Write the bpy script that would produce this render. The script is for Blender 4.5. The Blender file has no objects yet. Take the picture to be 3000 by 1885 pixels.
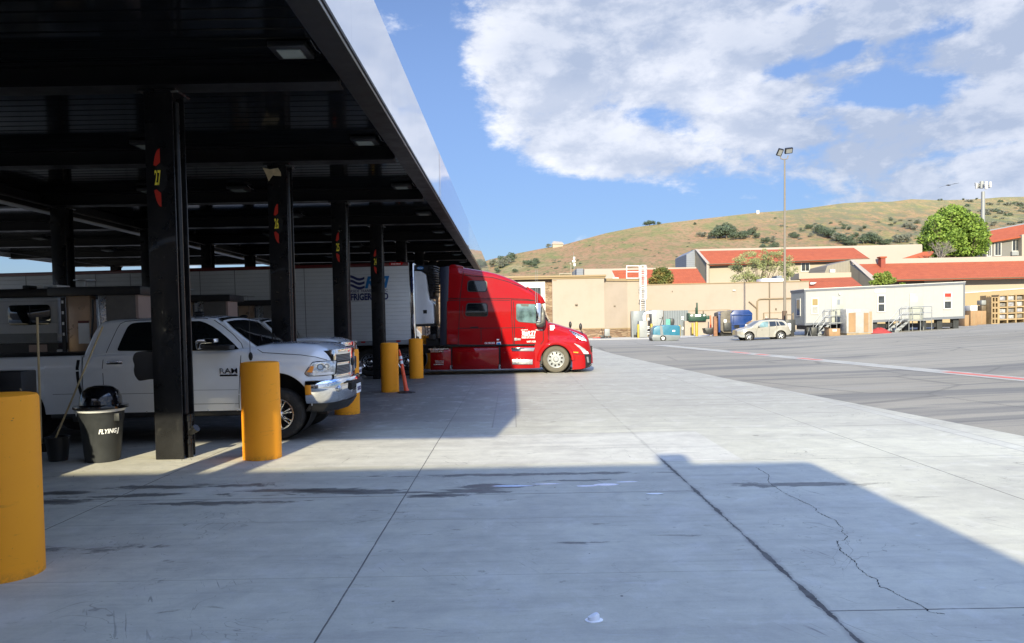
import bpy, bmesh, math, random
from mathutils import Vector, Matrix, noise as mnoise
R = math.radians
random.seed(7)
scene = bpy.context.scene
# ---------------------------------------------------------------- camera
PITCH, ROLL, FPX = R(2.0), R(1.0), 2167.0
CAMZ = 1.85
cam_data = bpy.data.cameras.new('camera')
cam = bpy.data.objects.new('camera', cam_data)
scene.collection.objects.link(cam)
cam_data.sensor_fit = 'HORIZONTAL'
cam_data.sensor_width = 36.0
cam_data.lens = 36.0 * FPX / 3000.0
cam_data.clip_end = 5000
cam_data.clip_start = 0.05
SH = FPX * math.tan(PITCH)
cam_data.shift_y = SH / 3000.0
CROT = Matrix.Rotation(R(90) - PITCH, 3, 'X') @ Matrix.Rotation(-ROLL, 3, 'Z')
cam.matrix_world = Matrix.Translation((0, 0, CAMZ)) @ CROT.to_4x4()
scene.camera = cam
# ---------------------------------------------------------------- sun
SUNV = Vector((-0.31, -2.4, 1.0)).normalized()
sl = bpy.data.lights.new('sun', 'SUN'); sl.energy = 5.0; sl.angle = R(0.55); sl.color = (1.0, 0.915, 0.66)
so = bpy.data.objects.new('sun', sl); scene.collection.objects.link(so)
so.rotation_euler = SUNV.to_track_quat('Z', 'Y').to_euler()
so.location = SUNV * 80
# ---------------------------------------------------------------- exposure
scene.view_settings.view_transform = 'Standard'
scene.view_settings.look = 'None'
scene.view_settings.exposure = 1.05
scene.view_settings.gamma = 1.0

def ray(px, py):
    v = Vector((px - 1500.0, -(py - 942.5) + SH, -FPX))
    return CROT @ v
def P(px, py, D):
    """point seen at photo pixel (px,py) that lies on the upright plane y = D"""
    d = ray(px, py); t = D / d.y
    return Vector((d.x * t, D, CAMZ + d.z * t))
def GP(px, py, z=0.0):
    d = ray(px, py); t = (z - CAMZ) / d.z
    return Vector((d.x * t, d.y * t, z))
def project(p):
    q = CROT.transposed() @ (Vector(p) - Vector((0, 0, CAMZ)))
    return (1500.0 + FPX * q.x / -q.z, 942.5 - (FPX * q.y / -q.z - SH))
class Q:
    """reads traced outlines: zoom origin, zoom scale, plane depth -> (x, z)"""
    def __init__(s, ox, oy, k, D): s.o = (ox, oy, k, D)
    def __call__(s, x, y, D=None):
        ox, oy, k, d = s.o
        p = P(ox + x / k, oy + y / k, D or d); return (p.x, p.z)
    def l(s, pts, D=None): return [s(x, y, D) for x, y in pts]

# ---------------------------------------------------------------- node helper
class NG:
    def __init__(s, tree): s.t = tree; s.n = tree.nodes; s.k = tree.links
    def new(s, typ, **kw):
        n = s.n.new(typ)
        for a, b in kw.items(): setattr(n, a, b)
        return n
    def put(s, sock, v):
        if v is None: return
        if isinstance(v, bpy.types.NodeSocket): s.k.new(v, sock)
        else:
            if sock.type == 'RGBA' and len(v) == 3: v = (*v, 1)
            sock.default_value = v
    def math(s, op, a, b=None, c=None, clamp=False):
        n = s.new('ShaderNodeMath', operation=op); n.use_clamp = clamp
        s.put(n.inputs[0], a); s.put(n.inputs[1], b); s.put(n.inputs[2], c)
        return n.outputs[0]
    def vmath(s, op, a, b=None):
        n = s.new('ShaderNodeVectorMath', operation=op)
        s.put(n.inputs[0], a); s.put(n.inputs[1], b)
        return n.outputs['Value'] if op in ('LENGTH', 'DOT_PRODUCT') else n.outputs[0]
    def mix(s, f, a, b, blend='MIX'):
        n = s.new('ShaderNodeMix', data_type='RGBA', blend_type=blend)
        s.put(n.inputs['Factor'], f); s.put(n.inputs[6], a); s.put(n.inputs[7], b)
        return n.outputs[2]
    def noise(s, vec, scale, detail=4, rough=.55, dist=0):
        n = s.new('ShaderNodeTexNoise')
        s.put(n.inputs['Vector'], vec); n.inputs['Scale'].default_value = scale
        n.inputs['Detail'].default_value = detail; n.inputs['Roughness'].default_value = rough
        n.inputs['Distortion'].default_value = dist
        return n.outputs[0]
    def vor(s, vec, scale, feature='F1'):
        n = s.new('ShaderNodeTexVoronoi', feature=feature)
        s.put(n.inputs['Vector'], vec); n.inputs['Scale'].default_value = scale
        return n.outputs[0]
    def map(s, v, a, b, c=0., d=1., smooth=False):
        n = s.new('ShaderNodeMapRange'); n.clamp = True
        if smooth: n.interpolation_type = 'SMOOTHSTEP'
        s.put(n.inputs[0], v)
        for i, x in enumerate((a, b, c, d)): n.inputs[i + 1].default_value = x
        return n.outputs[0]
    def sep(s, v):
        n = s.new('ShaderNodeSeparateXYZ'); s.put(n.inputs[0], v); return n.outputs
    def comb(s, x=0., y=0., z=0.):
        n = s.new('ShaderNodeCombineXYZ')
        s.put(n.inputs[0], x); s.put(n.inputs[1], y); s.put(n.inputs[2], z); return n.outputs[0]
    def ramp(s, f, stops):
        n = s.new('ShaderNodeValToRGB'); s.put(n.inputs[0], f)
        e = n.color_ramp.elements
        while len(e) < len(stops): e.new(.5)
        for i, (p, c) in enumerate(stops): e[i].position = p; e[i].color = (*c, 1)
        return n.outputs[0]
    def coord(s, which='Object'): return s.new('ShaderNodeTexCoord').outputs[which]
    def geo(s, which='Position'): return s.new('ShaderNodeNewGeometry').outputs[which]
    def scale(s, v, x, y, z):
        n = s.new('ShaderNodeMapping'); s.put(n.inputs[0], v); n.inputs['Scale'].default_value = (x, y, z); return n.outputs[0]
    def bump(s, h, strength=.3, dist=.02, normal=None):
        n = s.new('ShaderNodeBump'); s.put(n.inputs['Height'], h); n.inputs['Strength'].default_value = strength
        n.inputs['Distance'].default_value = dist
        if normal is not None: s.put(n.inputs['Normal'], normal)
        return n.outputs[0]

# ---------------------------------------------------------------- world: clear sky with a broken bank of cloud
world = bpy.data.worlds.new('World'); scene.world = world; world.use_nodes = True
g = NG(world.node_tree); g.n.clear()
sky = g.new('ShaderNodeTexSky', sky_type='NISHITA')
sky.sun_disc = False; sky.sun_elevation = math.asin(SUNV.z); sky.sun_rotation = math.atan2(SUNV.x, SUNV.y)
sky.altitude = 200; sky.air_density = 1.0; sky.dust_density = 0.35; sky.ozone_density = 2.5
dirv = g.coord('Generated')
dx, dy, dz = g.sep(dirv)
az = g.math('ARCTAN2', dx, dy)
el = g.math('ARCSINE', dz)
def azel(px, py):
    d = ray(px, py).normalized(); return math.atan2(d.x, d.y), math.asin(d.z)
def ell(px, py, rx, ry, w, rot=0):
    a0, e0 = azel(px, py)
    da = g.math('SUBTRACT', az, a0); de = g.math('SUBTRACT', el, e0)
    ca, sa = math.cos(rot), math.sin(rot)
    u = g.math('ADD', g.math('MULTIPLY', da, ca * FPX / rx), g.math('MULTIPLY', de, sa * FPX / rx))
    v = g.math('ADD', g.math('MULTIPLY', da, -sa * FPX / ry), g.math('MULTIPLY', de, ca * FPX / ry))
    q = g.math('ADD', g.math('MULTIPLY', u, u), g.math('MULTIPLY', v, v))
    return g.math('MULTIPLY', g.math('EXPONENT', g.math('MULTIPLY', q, -1.0)), w)
E_ = [(1720,140,330,240,.85,0),(2080,200,420,250,.85,0),(1580,300,260,130,.55,-.25),(1950,450,430,80,.65,-.12),(2420,460,440,110,.75,0),(2300,330,300,120,.45,0),
      (2850,330,330,200,.9,.15),(2560,60,420,100,.75,.15),(3250,300,500,420,.9,0),(2950,540,440,60,.7,0),(2200,-250,1300,330,.75,0),
      (2250,560,160,12,.5,0),(3050,40,200,90,.5,0),(2330,120,260,60,.4,.25),
      (2300,205,110,34,-.75,.1),(2560,285,190,34,-.95,-.1),(2760,85,170,38,-.6,.2),(1890,345,90,26,-.45,-.3),(2420,360,130,30,-.45,-.35),
      (2330,35,110,25,-.45,.3),(1330,560,240,330,-.9,0),(1800,600,480,70,-.75,0),(1260,120,150,300,-.5,0),(2480,150,60,20,-.6,.3),(2650,230,120,20,-.5,-.2),(2420,430,60,18,-.45,.2),(2150,320,60,20,-.4,.2),(2900,430,160,14,-.4,.1)]
m = None; mneg = None
for e_ in E_:
    q_ = ell(*e_)
    if e_[4] > 0: m = q_ if m is None else g.math('ADD', m, q_)
    else: mneg = q_ if mneg is None else g.math('ADD', mneg, q_)
# soft general cloudiness away from the picture so the light and reflections stay believable
far = g.math('MULTIPLY', g.map(dy, -.2, .4, 1, 0), .34)
mraw = m
m = g.math('MINIMUM', g.math('ADD', m, far), .80)
m = g.math('ADD', m, g.math('MULTIPLY', mneg, .95))
cv = g.comb(g.math('MULTIPLY', az, 1.0), g.math('MULTIPLY', el, 1.75), 0.3)
def dens(off):
    v = g.vmath('ADD', cv, off)
    n1 = g.noise(v, 5.5, 9, .56, .35)
    n2 = g.noise(v, 24., 7, .62, .2)
    n3 = g.noise(g.vmath('MULTIPLY', v, (1.0, 1.5, 1.0)), 9., 8, .64, .25)
    return g.math('ADD', g.math('ADD', g.math('MULTIPLY', n1, 2.0), g.math('MULTIPLY', n2, .95)), g.math('MULTIPLY', n3, .65))
d0 = g.math('ADD', m, dens((0, 0, 0)))
d1 = dens((-.030, .05, 0)); dd = dens((0, 0, 0))
cover = g.map(d0, 1.96, 2.42, 0, 1, True)
lit = g.map(g.math('SUBTRACT', dd, d1), -.36, .40, 0, 1, True)
thick = g.map(d0, 2.45, 3.2, 0, 1, True)
big = g.noise(cv, 3.2, 3, .5)
shade = g.math('ADD', g.math('MULTIPLY', lit, .62), g.math('MULTIPLY', g.map(big, .4, .62, 0, 1), .45))
shade = g.math('SUBTRACT', g.math('ADD', shade, .10), g.math('MULTIPLY', thick, .18))
shade = g.math('SUBTRACT', shade, g.math('MULTIPLY', g.map(g.math('ADD', mraw, g.math('MULTIPLY', big, 1.2)), 1.25, 2.0, 0, 1, True), .30), clamp=True)
ccol = g.mix(shade, (2.35, 2.75, 3.6), (5.1, 5.2, 5.55))
hz = g.map(dz, 0.0, .22, .55, 0, True)
ccol = g.mix(hz, ccol, (3.7, 4.1, 4.9))
hfac = g.map(dz, 0.0, .40, 0, 1, True)
tint = g.mix(hfac, (.31, .355, .475), (.68, .66, .76))
skyc = g.mix(1.0, sky.outputs[0], tint, 'MULTIPLY')
back = g.map(dz, .45, .70, 0, 1, True)          # overhead sky and cloud boosted, out of view, to lift the shade
bk = g.mix(back, (1, 1, 1), (3.0, 3.7, 4.6))
skyc = g.mix(1.0, skyc, bk, 'MULTIPLY')
ccol = g.mix(1.0, ccol, g.mix(back, (1, 1, 1), (2.7, 3.15, 3.7)), 'MULTIPLY')
final = g.mix(g.math('MULTIPLY', cover, .93), skyc, ccol)
bg = g.new('ShaderNodeBackground'); g.put(bg.inputs[0], final); bg.inputs[1].default_value = 0.10
wo = g.new('ShaderNodeOutputWorld'); g.k.new(bg.outputs[0], wo.inputs[0])
# ================================================================ materials
MATS = {}
def mat(name, col, rough=.6, metal=0., var=.12, scale=3., bump=0., bscale=None, coat=0., spec=.5, streak=None, dirt=None, trans=0., cior=0):
    if name in MATS: return MATS[name]
    m_ = bpy.data.materials.new(name); m_.use_nodes = True
    g = NG(m_.node_tree); b = g.n['Principled BSDF']
    co = g.coord()
    if streak: cs = g.scale(co, *streak)
    else: cs = co
    n = g.noise(cs, scale, 5, .6)
    f = g.map(n, .3, .7)
    lo = [c * (1 - var) for c in col]; hi = [min(1, c * (1 + var)) for c in col]
    c = g.mix(f, lo, hi)
    if dirt:
        dn = g.noise(co, dirt[1], 7, .7)
        c = g.mix(g.map(dn, dirt[3] if len(dirt) > 3 else .52, (dirt[3] if len(dirt) > 3 else .52) + .16, 0, dirt[2]), c, dirt[0])
    g.put(b.inputs['Base Color'], c)
    rr = g.map(n, .3, .7, max(0.02, rough * .8), min(1, rough * 1.2))
    g.put(b.inputs['Roughness'], rr)
    b.inputs['Metallic'].default_value = metal
    b.inputs['Specular IOR Level'].default_value = spec
    if coat: b.inputs['Coat Weight'].default_value = coat; b.inputs['Coat Roughness'].default_value = .03
    if cior: b.inputs['Coat IOR'].default_value = cior
    if trans: b.inputs['Transmission Weight'].default_value = trans
    if bump:
        bn = g.noise(co, bscale or scale * 6, 4, .6)
        g.put(b.inputs['Normal'], g.bump(bn, bump, .02))
    MATS[name] = m_; return m_
def ribmat(name, col, axis, freq, rough=.4, metal=0., depth=.5, var=.1, sharp=.12, dark=.6, coat=0.):
    """boards / ribs / seams: narrow grooves repeating along one axis"""
    if name in MATS: return MATS[name]
    m_ = bpy.data.materials.new(name); m_.use_nodes = True
    g = NG(m_.node_tree); b = g.n['Principled BSDF']
    co = g.coord(); a = g.sep(co)[axis]
    fr = g.math('FRACT', g.math('MULTIPLY', a, freq))
    d = g.math('ABSOLUTE', g.math('SUBTRACT', fr, .5))
    gr = g.map(d, .5 - sharp, .5, 0, 1, True)
    n = g.noise(co, 2.5, 5, .6)
    c = g.mix(g.map(n, .3, .7), [x * (1 - var) for x in col], [min(1, x * (1 + var)) for x in col])
    c = g.mix(g.math('MULTIPLY', gr, dark), c, [x * .35 for x in col])
    g.put(b.inputs['Base Color'], c); b.inputs['Roughness'].default_value = rough; b.inputs['Metallic'].default_value = metal
    if coat: b.inputs['Coat Weight'].default_value = coat
    g.put(b.inputs['Normal'], g.bump(g.math('MULTIPLY', gr, -1.0), depth, .03))
    MATS[name] = m_; return m_

M = dict(
 red = mat('red_paint', (.25, .0025, .004), .6, var=.05, scale=1.2, coat=1., cior=1.38, spec=.05),
 black = mat('black_plastic', (.013, .013, .014), .45, var=.3, scale=8),
 dark = mat('dark_metal', (.018, .018, .02), .5, metal=.3, var=.3, scale=6),
 gap = mat('panel_gap', (.006, .006, .007), .9, var=.1),
 chrome = mat('chrome', (.75, .76, .78), .06, metal=1., var=.04),
 alu = mat('brushed_aluminium', (.62, .63, .65), .28, metal=1., var=.1, scale=12),
 tyre = mat('tyre_rubber', (.022, .021, .020), .85, var=.35, scale=10, bump=.3, dirt=((.10, .085, .065), 6, .5)),
 tyre_dusty = mat('dusty_tyre', (.085, .075, .058), .9, var=.25, scale=10, bump=.3),
 glass = mat('tinted_glass', (.006, .008, .009), .03, var=.1, coat=1.),
 cabglass = mat('cab_side_glass', (.10, .16, .17), .03, var=.8, scale=1.7, coat=1.),
 navy = mat('navy_fairing', (.012, .016, .03), .4, var=.2),
 white = mat('white_paint', (.62, .64, .66), .3, var=.03, coat=.6),
 pick = mat('pickup_white', (.80, .82, .83), .2, var=.03, coat=1.),
 trim = mat('white_trim', (.50, .49, .47), .6, var=.05),
 orange = mat('bollard_yellow', (1.0, .36, .018), .6, var=.04, scale=2, bump=.05, bscale=6, spec=.25, dirt=((.25, .14, .04), 6, .5, .66)),
 yellow = mat('safety_yellow', (.30, .215, .020), .5, var=.08),
 cone = mat('orange_plastic', (.85, .10, .03), .5, var=.1),
 amber = mat('amber_lens', (.9, .30, .02), .15, var=.1, coat=1.),
 lens = mat('clear_lens', (.55, .58, .62), .08, metal=.6, var=.5, scale=14, coat=1.),
 redlens = mat('red_lens', (.5, .01, .01), .15, var=.1, coat=1.),
 steelblk = mat('black_steel', (.009, .009, .010), .30, var=.35, scale=4, bump=.12, bscale=40, coat=.18, spec=.3, dirt=((.055, .053, .048), 5, .5, .56)),
 soffit = mat('canopy_soffit', (.008, .008, .010), .4, var=.2),
 beamblk = mat('beam_black', (.007, .007, .008), .45, var=.3, scale=3, spec=.22),
 wood = mat('bare_wood', (.27, .19, .10), .7, var=.25, scale=3, streak=(1, 1, .2)),
 pole_w = mat('broom_wood', (.50, .38, .20), .6, var=.2),
 card = mat('cardboard', (.24, .15, .08), .8, var=.15, scale=2),
 plastw = mat('white_plastic', (.80, .80, .80), .4, var=.05),
 teal = mat('teal_plastic', (.015, .12, .19), .35, var=.1, scale=3, coat=.4),
 gplas = mat('grey_plastic', (.20, .21, .215), .5, var=.15),
 blue = mat('blue_paint', (.005, .030, .14), .4, var=.15, scale=2, dirt=((.05, .04, .035), 3, .4, .6)),
 green = mat('green_paint', (.006, .04, .026), .5, var=.15, dirt=((.08, .06, .04), 4, .4, .6)),
 greym = mat('grey_painted_steel', (.13, .15, .175), .5, var=.06, scale=2),
 lgrey = mat('light_grey_steel', (.21, .22, .23), .5, var=.06, scale=2),
 galv = mat('galvanised_steel', (.30, .31, .32), .4, metal=.7, var=.15, scale=8),
 concb = mat('bin_grey', (.022, .024, .026), .5, var=.2, scale=6, dirt=((.06, .06, .06), 9, .3, .6)),
 poleb = mat('pole_tan_grey', (.16, .14, .12), .6, var=.1),
 stucco = mat('beige_stucco', (.288, .240, .200), .9, var=.05, scale=.35, bump=.2, bscale=25, dirt=((.25, .205, .165), .5, .5, .5)),
 stucco2 = mat('ochre_stucco', (.285, .215, .125), .9, var=.06, scale=.4, bump=.2, bscale=25),
 cream = mat('cream_stucco', (.30, .262, .215), .9, var=.04, scale=.4, bump=.15, bscale=20),
 rose = mat('pale_rose_stucco', (.30, .262, .235), .9, var=.04, scale=.4),
 cornice = mat('cornice_tan', (.24, .175, .10), .8, var=.06),
 tanp = mat('tan_pipe', (.19, .14, .085), .6, var=.1),
 brownp = mat('brown_downspout', (.10, .075, .05), .6, var=.1),
 rimw = mat('rim_painted_steel', (.27, .28, .29), .35, var=.1, coat=.3),
 win = mat('dark_window', (.03, .035, .04), .08, var=.4, coat=.5),
 blind = mat('yellow_blind', (.22, .16, .07), .7, var=.1),
 blindg = mat('grey_blind', (.24, .24, .23), .6, var=.15),
 cloth = mat('orange_red_tarp', (.26, .028, .025), .8, var=.2, scale=6),
 paper = mat('paper_white', (.78, .78, .76), .7, var=.06),
 navytxt = mat('navy_lettering', (.012, .02, .12), .4, var=.05),
 bluetxt = mat('sky_blue_lettering', (.015, .17, .45), .4, var=.05),
 whitetxt = mat('white_lettering', (.82, .82, .82), .5, var=.03),
 yeltxt = mat('yellow_lettering', (.95, .78, .06), .5, var=.03),
 redtxt = mat('sign_red', (.50, .022, .010), .5, var=.05),
 maroon = mat('maroon_band', (.10, .008, .008), .35, var=.1),
 burlap = mat('torn_insulation', (.50, .40, .24), .95, var=.2, scale=9, bump=.4),
 tanpanel = mat('dispenser_tan', (.48, .33, .22), .3, metal=.5, var=.1),
 graypan = mat('dispenser_grey', (.16, .145, .13), .5, var=.2),
 pinkpan = mat('dispenser_rose', (.46, .33, .28), .5, var=.1),
 darkgrid = mat('grille_black', (.01, .01, .011), .6, var=.2),
 bark = mat('bark', (.10, .075, .055), .9, var=.3, scale=8, bump=.5),
 deadbark = mat('bare_twigs', (.18, .155, .14), .9, var=.2, scale=8),
 bird = mat('dark_feathers', (.02, .02, .022), .8, var=.2),
 tinted = mat('blue_grey_siding_plain', (.16, .18, .22), .8, var=.06),
 lid = mat('gloss_black_lid', (.006, .006, .008), .12, var=.2, coat=.6),
)
M['trailer'] = ribmat('trailer_side_white', (.60, .62, .63), 2, 7.5, .32, depth=.5, sharp=.10, dark=.35, var=.04)
M['deck'] = ribmat('canopy_deck', (.005, .006, .008), 1, 3.4, .10, depth=.55, sharp=.10, dark=.5, var=.3)
M['deck'].node_tree.nodes['Principled BSDF'].inputs['Specular IOR Level'].default_value = .14
M['siding'] = ribmat('office_siding', (.268, .272, .280), 0, 1.25, .6, depth=.2, sharp=.04, dark=.10, var=.03)
M['sidingend'] = ribmat('office_end_siding', (.26, .27, .26), 1, 3.3, .6, depth=.3, sharp=.06, dark=.3, var=.04)
M['bsiding'] = ribmat('blue_grey_siding', (.16, .175, .215), 2, 3.0, .7, depth=.3, sharp=.12, dark=.4, var=.04)
M['gsiding'] = ribmat('grey_beige_siding', (.19, .17, .14), 0, 2.5, .7, depth=.3, sharp=.10, dark=.3, var=.04)
M['corr'] = ribmat('corrugated_grey', (.13, .15, .17), 0, 4.0, .5, depth=.6, sharp=.3, dark=.25, var=.05)
M['box'] = ribmat('trailer_camper_side', (.55, .57, .60), 2, 2.0, .4, depth=.3, sharp=.03, dark=.3, var=.05)

def bollardmat():
    m_ = M['orange']; g = NG(m_.node_tree); b = g.n['Principled BSDF']; p = g.geo(); X, Y, Z = g.sep(p)
    src = b.inputs['Base Color'].links[0].from_socket
    a = g.noise(g.scale(p, 3, 3, 16), 1., 5, .7, .6); k = g.math('MULTIPLY', g.map(a, .60, .68, 0, .5), g.map(g.noise(p, 2.2, 2, .5), .50, .58))
    c = g.mix(k, src, (.33, .15, .03))
    a2 = g.noise(p, 14, 5, .7); k2 = g.math('MULTIPLY', g.map(Z, .0, .08, 1, 0), g.map(a2, .42, .58)); c = g.mix(g.math('MULTIPLY', k2, .5), c, (.25, .13, .04))
    a3 = g.noise(g.vmath('ADD', p, (5, 2, 9)), 30, 3, .6); c = g.mix(g.map(a3, .70, .74, 0, .7), c, (.10, .07, .05))
    g.put(b.inputs['Base Color'], c)
bollardmat()
def roofmat():
    m_ = bpy.data.materials.new('red_roof_tiles'); m_.use_nodes = True
    g = NG(m_.node_tree); b = g.n['Principled BSDF']; co = g.coord()
    x, y, z = g.sep(co)
    w = g.math('FRACT', g.math('MULTIPLY', x, 3.2)); r = g.math('FRACT', g.math('MULTIPLY', z, 3.5))
    h = g.math('ADD', g.math('ABSOLUTE', g.math('SUBTRACT', w, .5)), g.math('MULTIPLY', r, .5))
    n = g.noise(g.scale(co, 1, 1, 3), 1.2, 6, .7)
    n2 = g.vor(co, 3.0)
    c = g.mix(g.map(n, .3, .7), (.24, .050, .018), (.33, .076, .028))
    c = g.mix(g.map(n2, .0, .7, .0, .25), c, (.18, .040, .018))
    c = g.mix(g.map(r, .0, .16, .35, 0), c, (.13, .025, .014))
    g.put(b.inputs['Base Color'], c); b.inputs['Roughness'].default_value = .85
    g.put(b.inputs['Normal'], g.bump(h, .5, .08)); return m_
M['roof'] = roofmat()
def stonemat():
    m_ = bpy.data.materials.new('ledge_stone'); m_.use_nodes = True
    g = NG(m_.node_tree); b = g.n['Principled BSDF']; co = g.coord()
    v = g.vor(g.scale(co, 1.6, 1.6, 7), 1.0)
    e = g.new('ShaderNodeTexVoronoi', feature='DISTANCE_TO_EDGE'); g.put(e.inputs[0], g.scale(co, 1.6, 1.6, 7)); e.inputs['Scale'].default_value = 1
    vc = g.new('ShaderNodeTexVoronoi'); g.put(vc.inputs[0], g.scale(co, 1.6, 1.6, 7)); vc.inputs['Scale'].default_value = 1
    hs = g.sep(vc.outputs['Color'])[0]
    c = g.ramp(hs, [(0, (.14, .08, .05)), (.4, (.22, .15, .10)), (.75, (.29, .22, .155)), (1, (.20, .13, .085))])
    c = g.mix(g.map(e.outputs[0], 0, .06, .75, 0), c, (.14, .09, .06))
    g.put(b.inputs['Base Color'], c); b.inputs['Roughness'].default_value = .9
    g.put(b.inputs['Normal'], g.bump(g.map(e.outputs[0], 0, .12), .8, .06)); return m_
M['stone'] = stonemat()
def leafmat(name, lo, hi, tip, sub=.25):
    m_ = bpy.data.materials.new(name); m_.use_nodes = True
    g = NG(m_.node_tree); b = g.n['Principled BSDF']
    rnd = g.geo('Random Per Island'); co = g.coord()
    n = g.noise(co, .9, 3, .6)
    c = g.mix(rnd, lo, hi); c = g.mix(g.map(n, .45, .7, 0, .6), c, tip)
    g.put(b.inputs['Base Color'], c); b.inputs['Roughness'].default_value = .65
    b.inputs['Specular IOR Level'].default_value = .25
    tr = g.new('ShaderNodeBsdfTranslucent'); g.put(tr.inputs[0], g.mix(.5, c, tip))
    ms = g.new('ShaderNodeMixShader'); ms.inputs[0].default_value = sub
    g.k.new(b.outputs[0], ms.inputs[1]); g.k.new(tr.outputs[0], ms.inputs[2])
    g.k.new(ms.outputs[0], g.n['Material Output'].inputs[0]); return m_
M['leaf_bright'] = leafmat('bright_green_leaves', (.08, .145, .022), (.23, .33, .06), (.29, .38, .08), .28)
M['leaf_olive'] = leafmat('olive_leaves', (.20, .24, .09), (.34, .36, .17), (.36, .34, .18))
M['leaf_dark'] = leafmat('dark_oak_leaves', (.055, .082, .055), (.115, .145, .095), (.12, .155, .11), .12)  # leaf colour lightened to stand for haze over the distant hill
M['leaf_sage'] = leafmat('sage_leaves', (.11, .125, .10), (.19, .20, .155), (.22, .21, .175), .12)
M['leaf_orange'] = leafmat('green_leaves_with_rust', (.06, .10, .03), (.15, .18, .05), (.34, .17, .06))
M['leaf_lime'] = leafmat('lime_leaves', (.13, .19, .035), (.21, .27, .055), (.24, .30, .07), .25)

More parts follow.
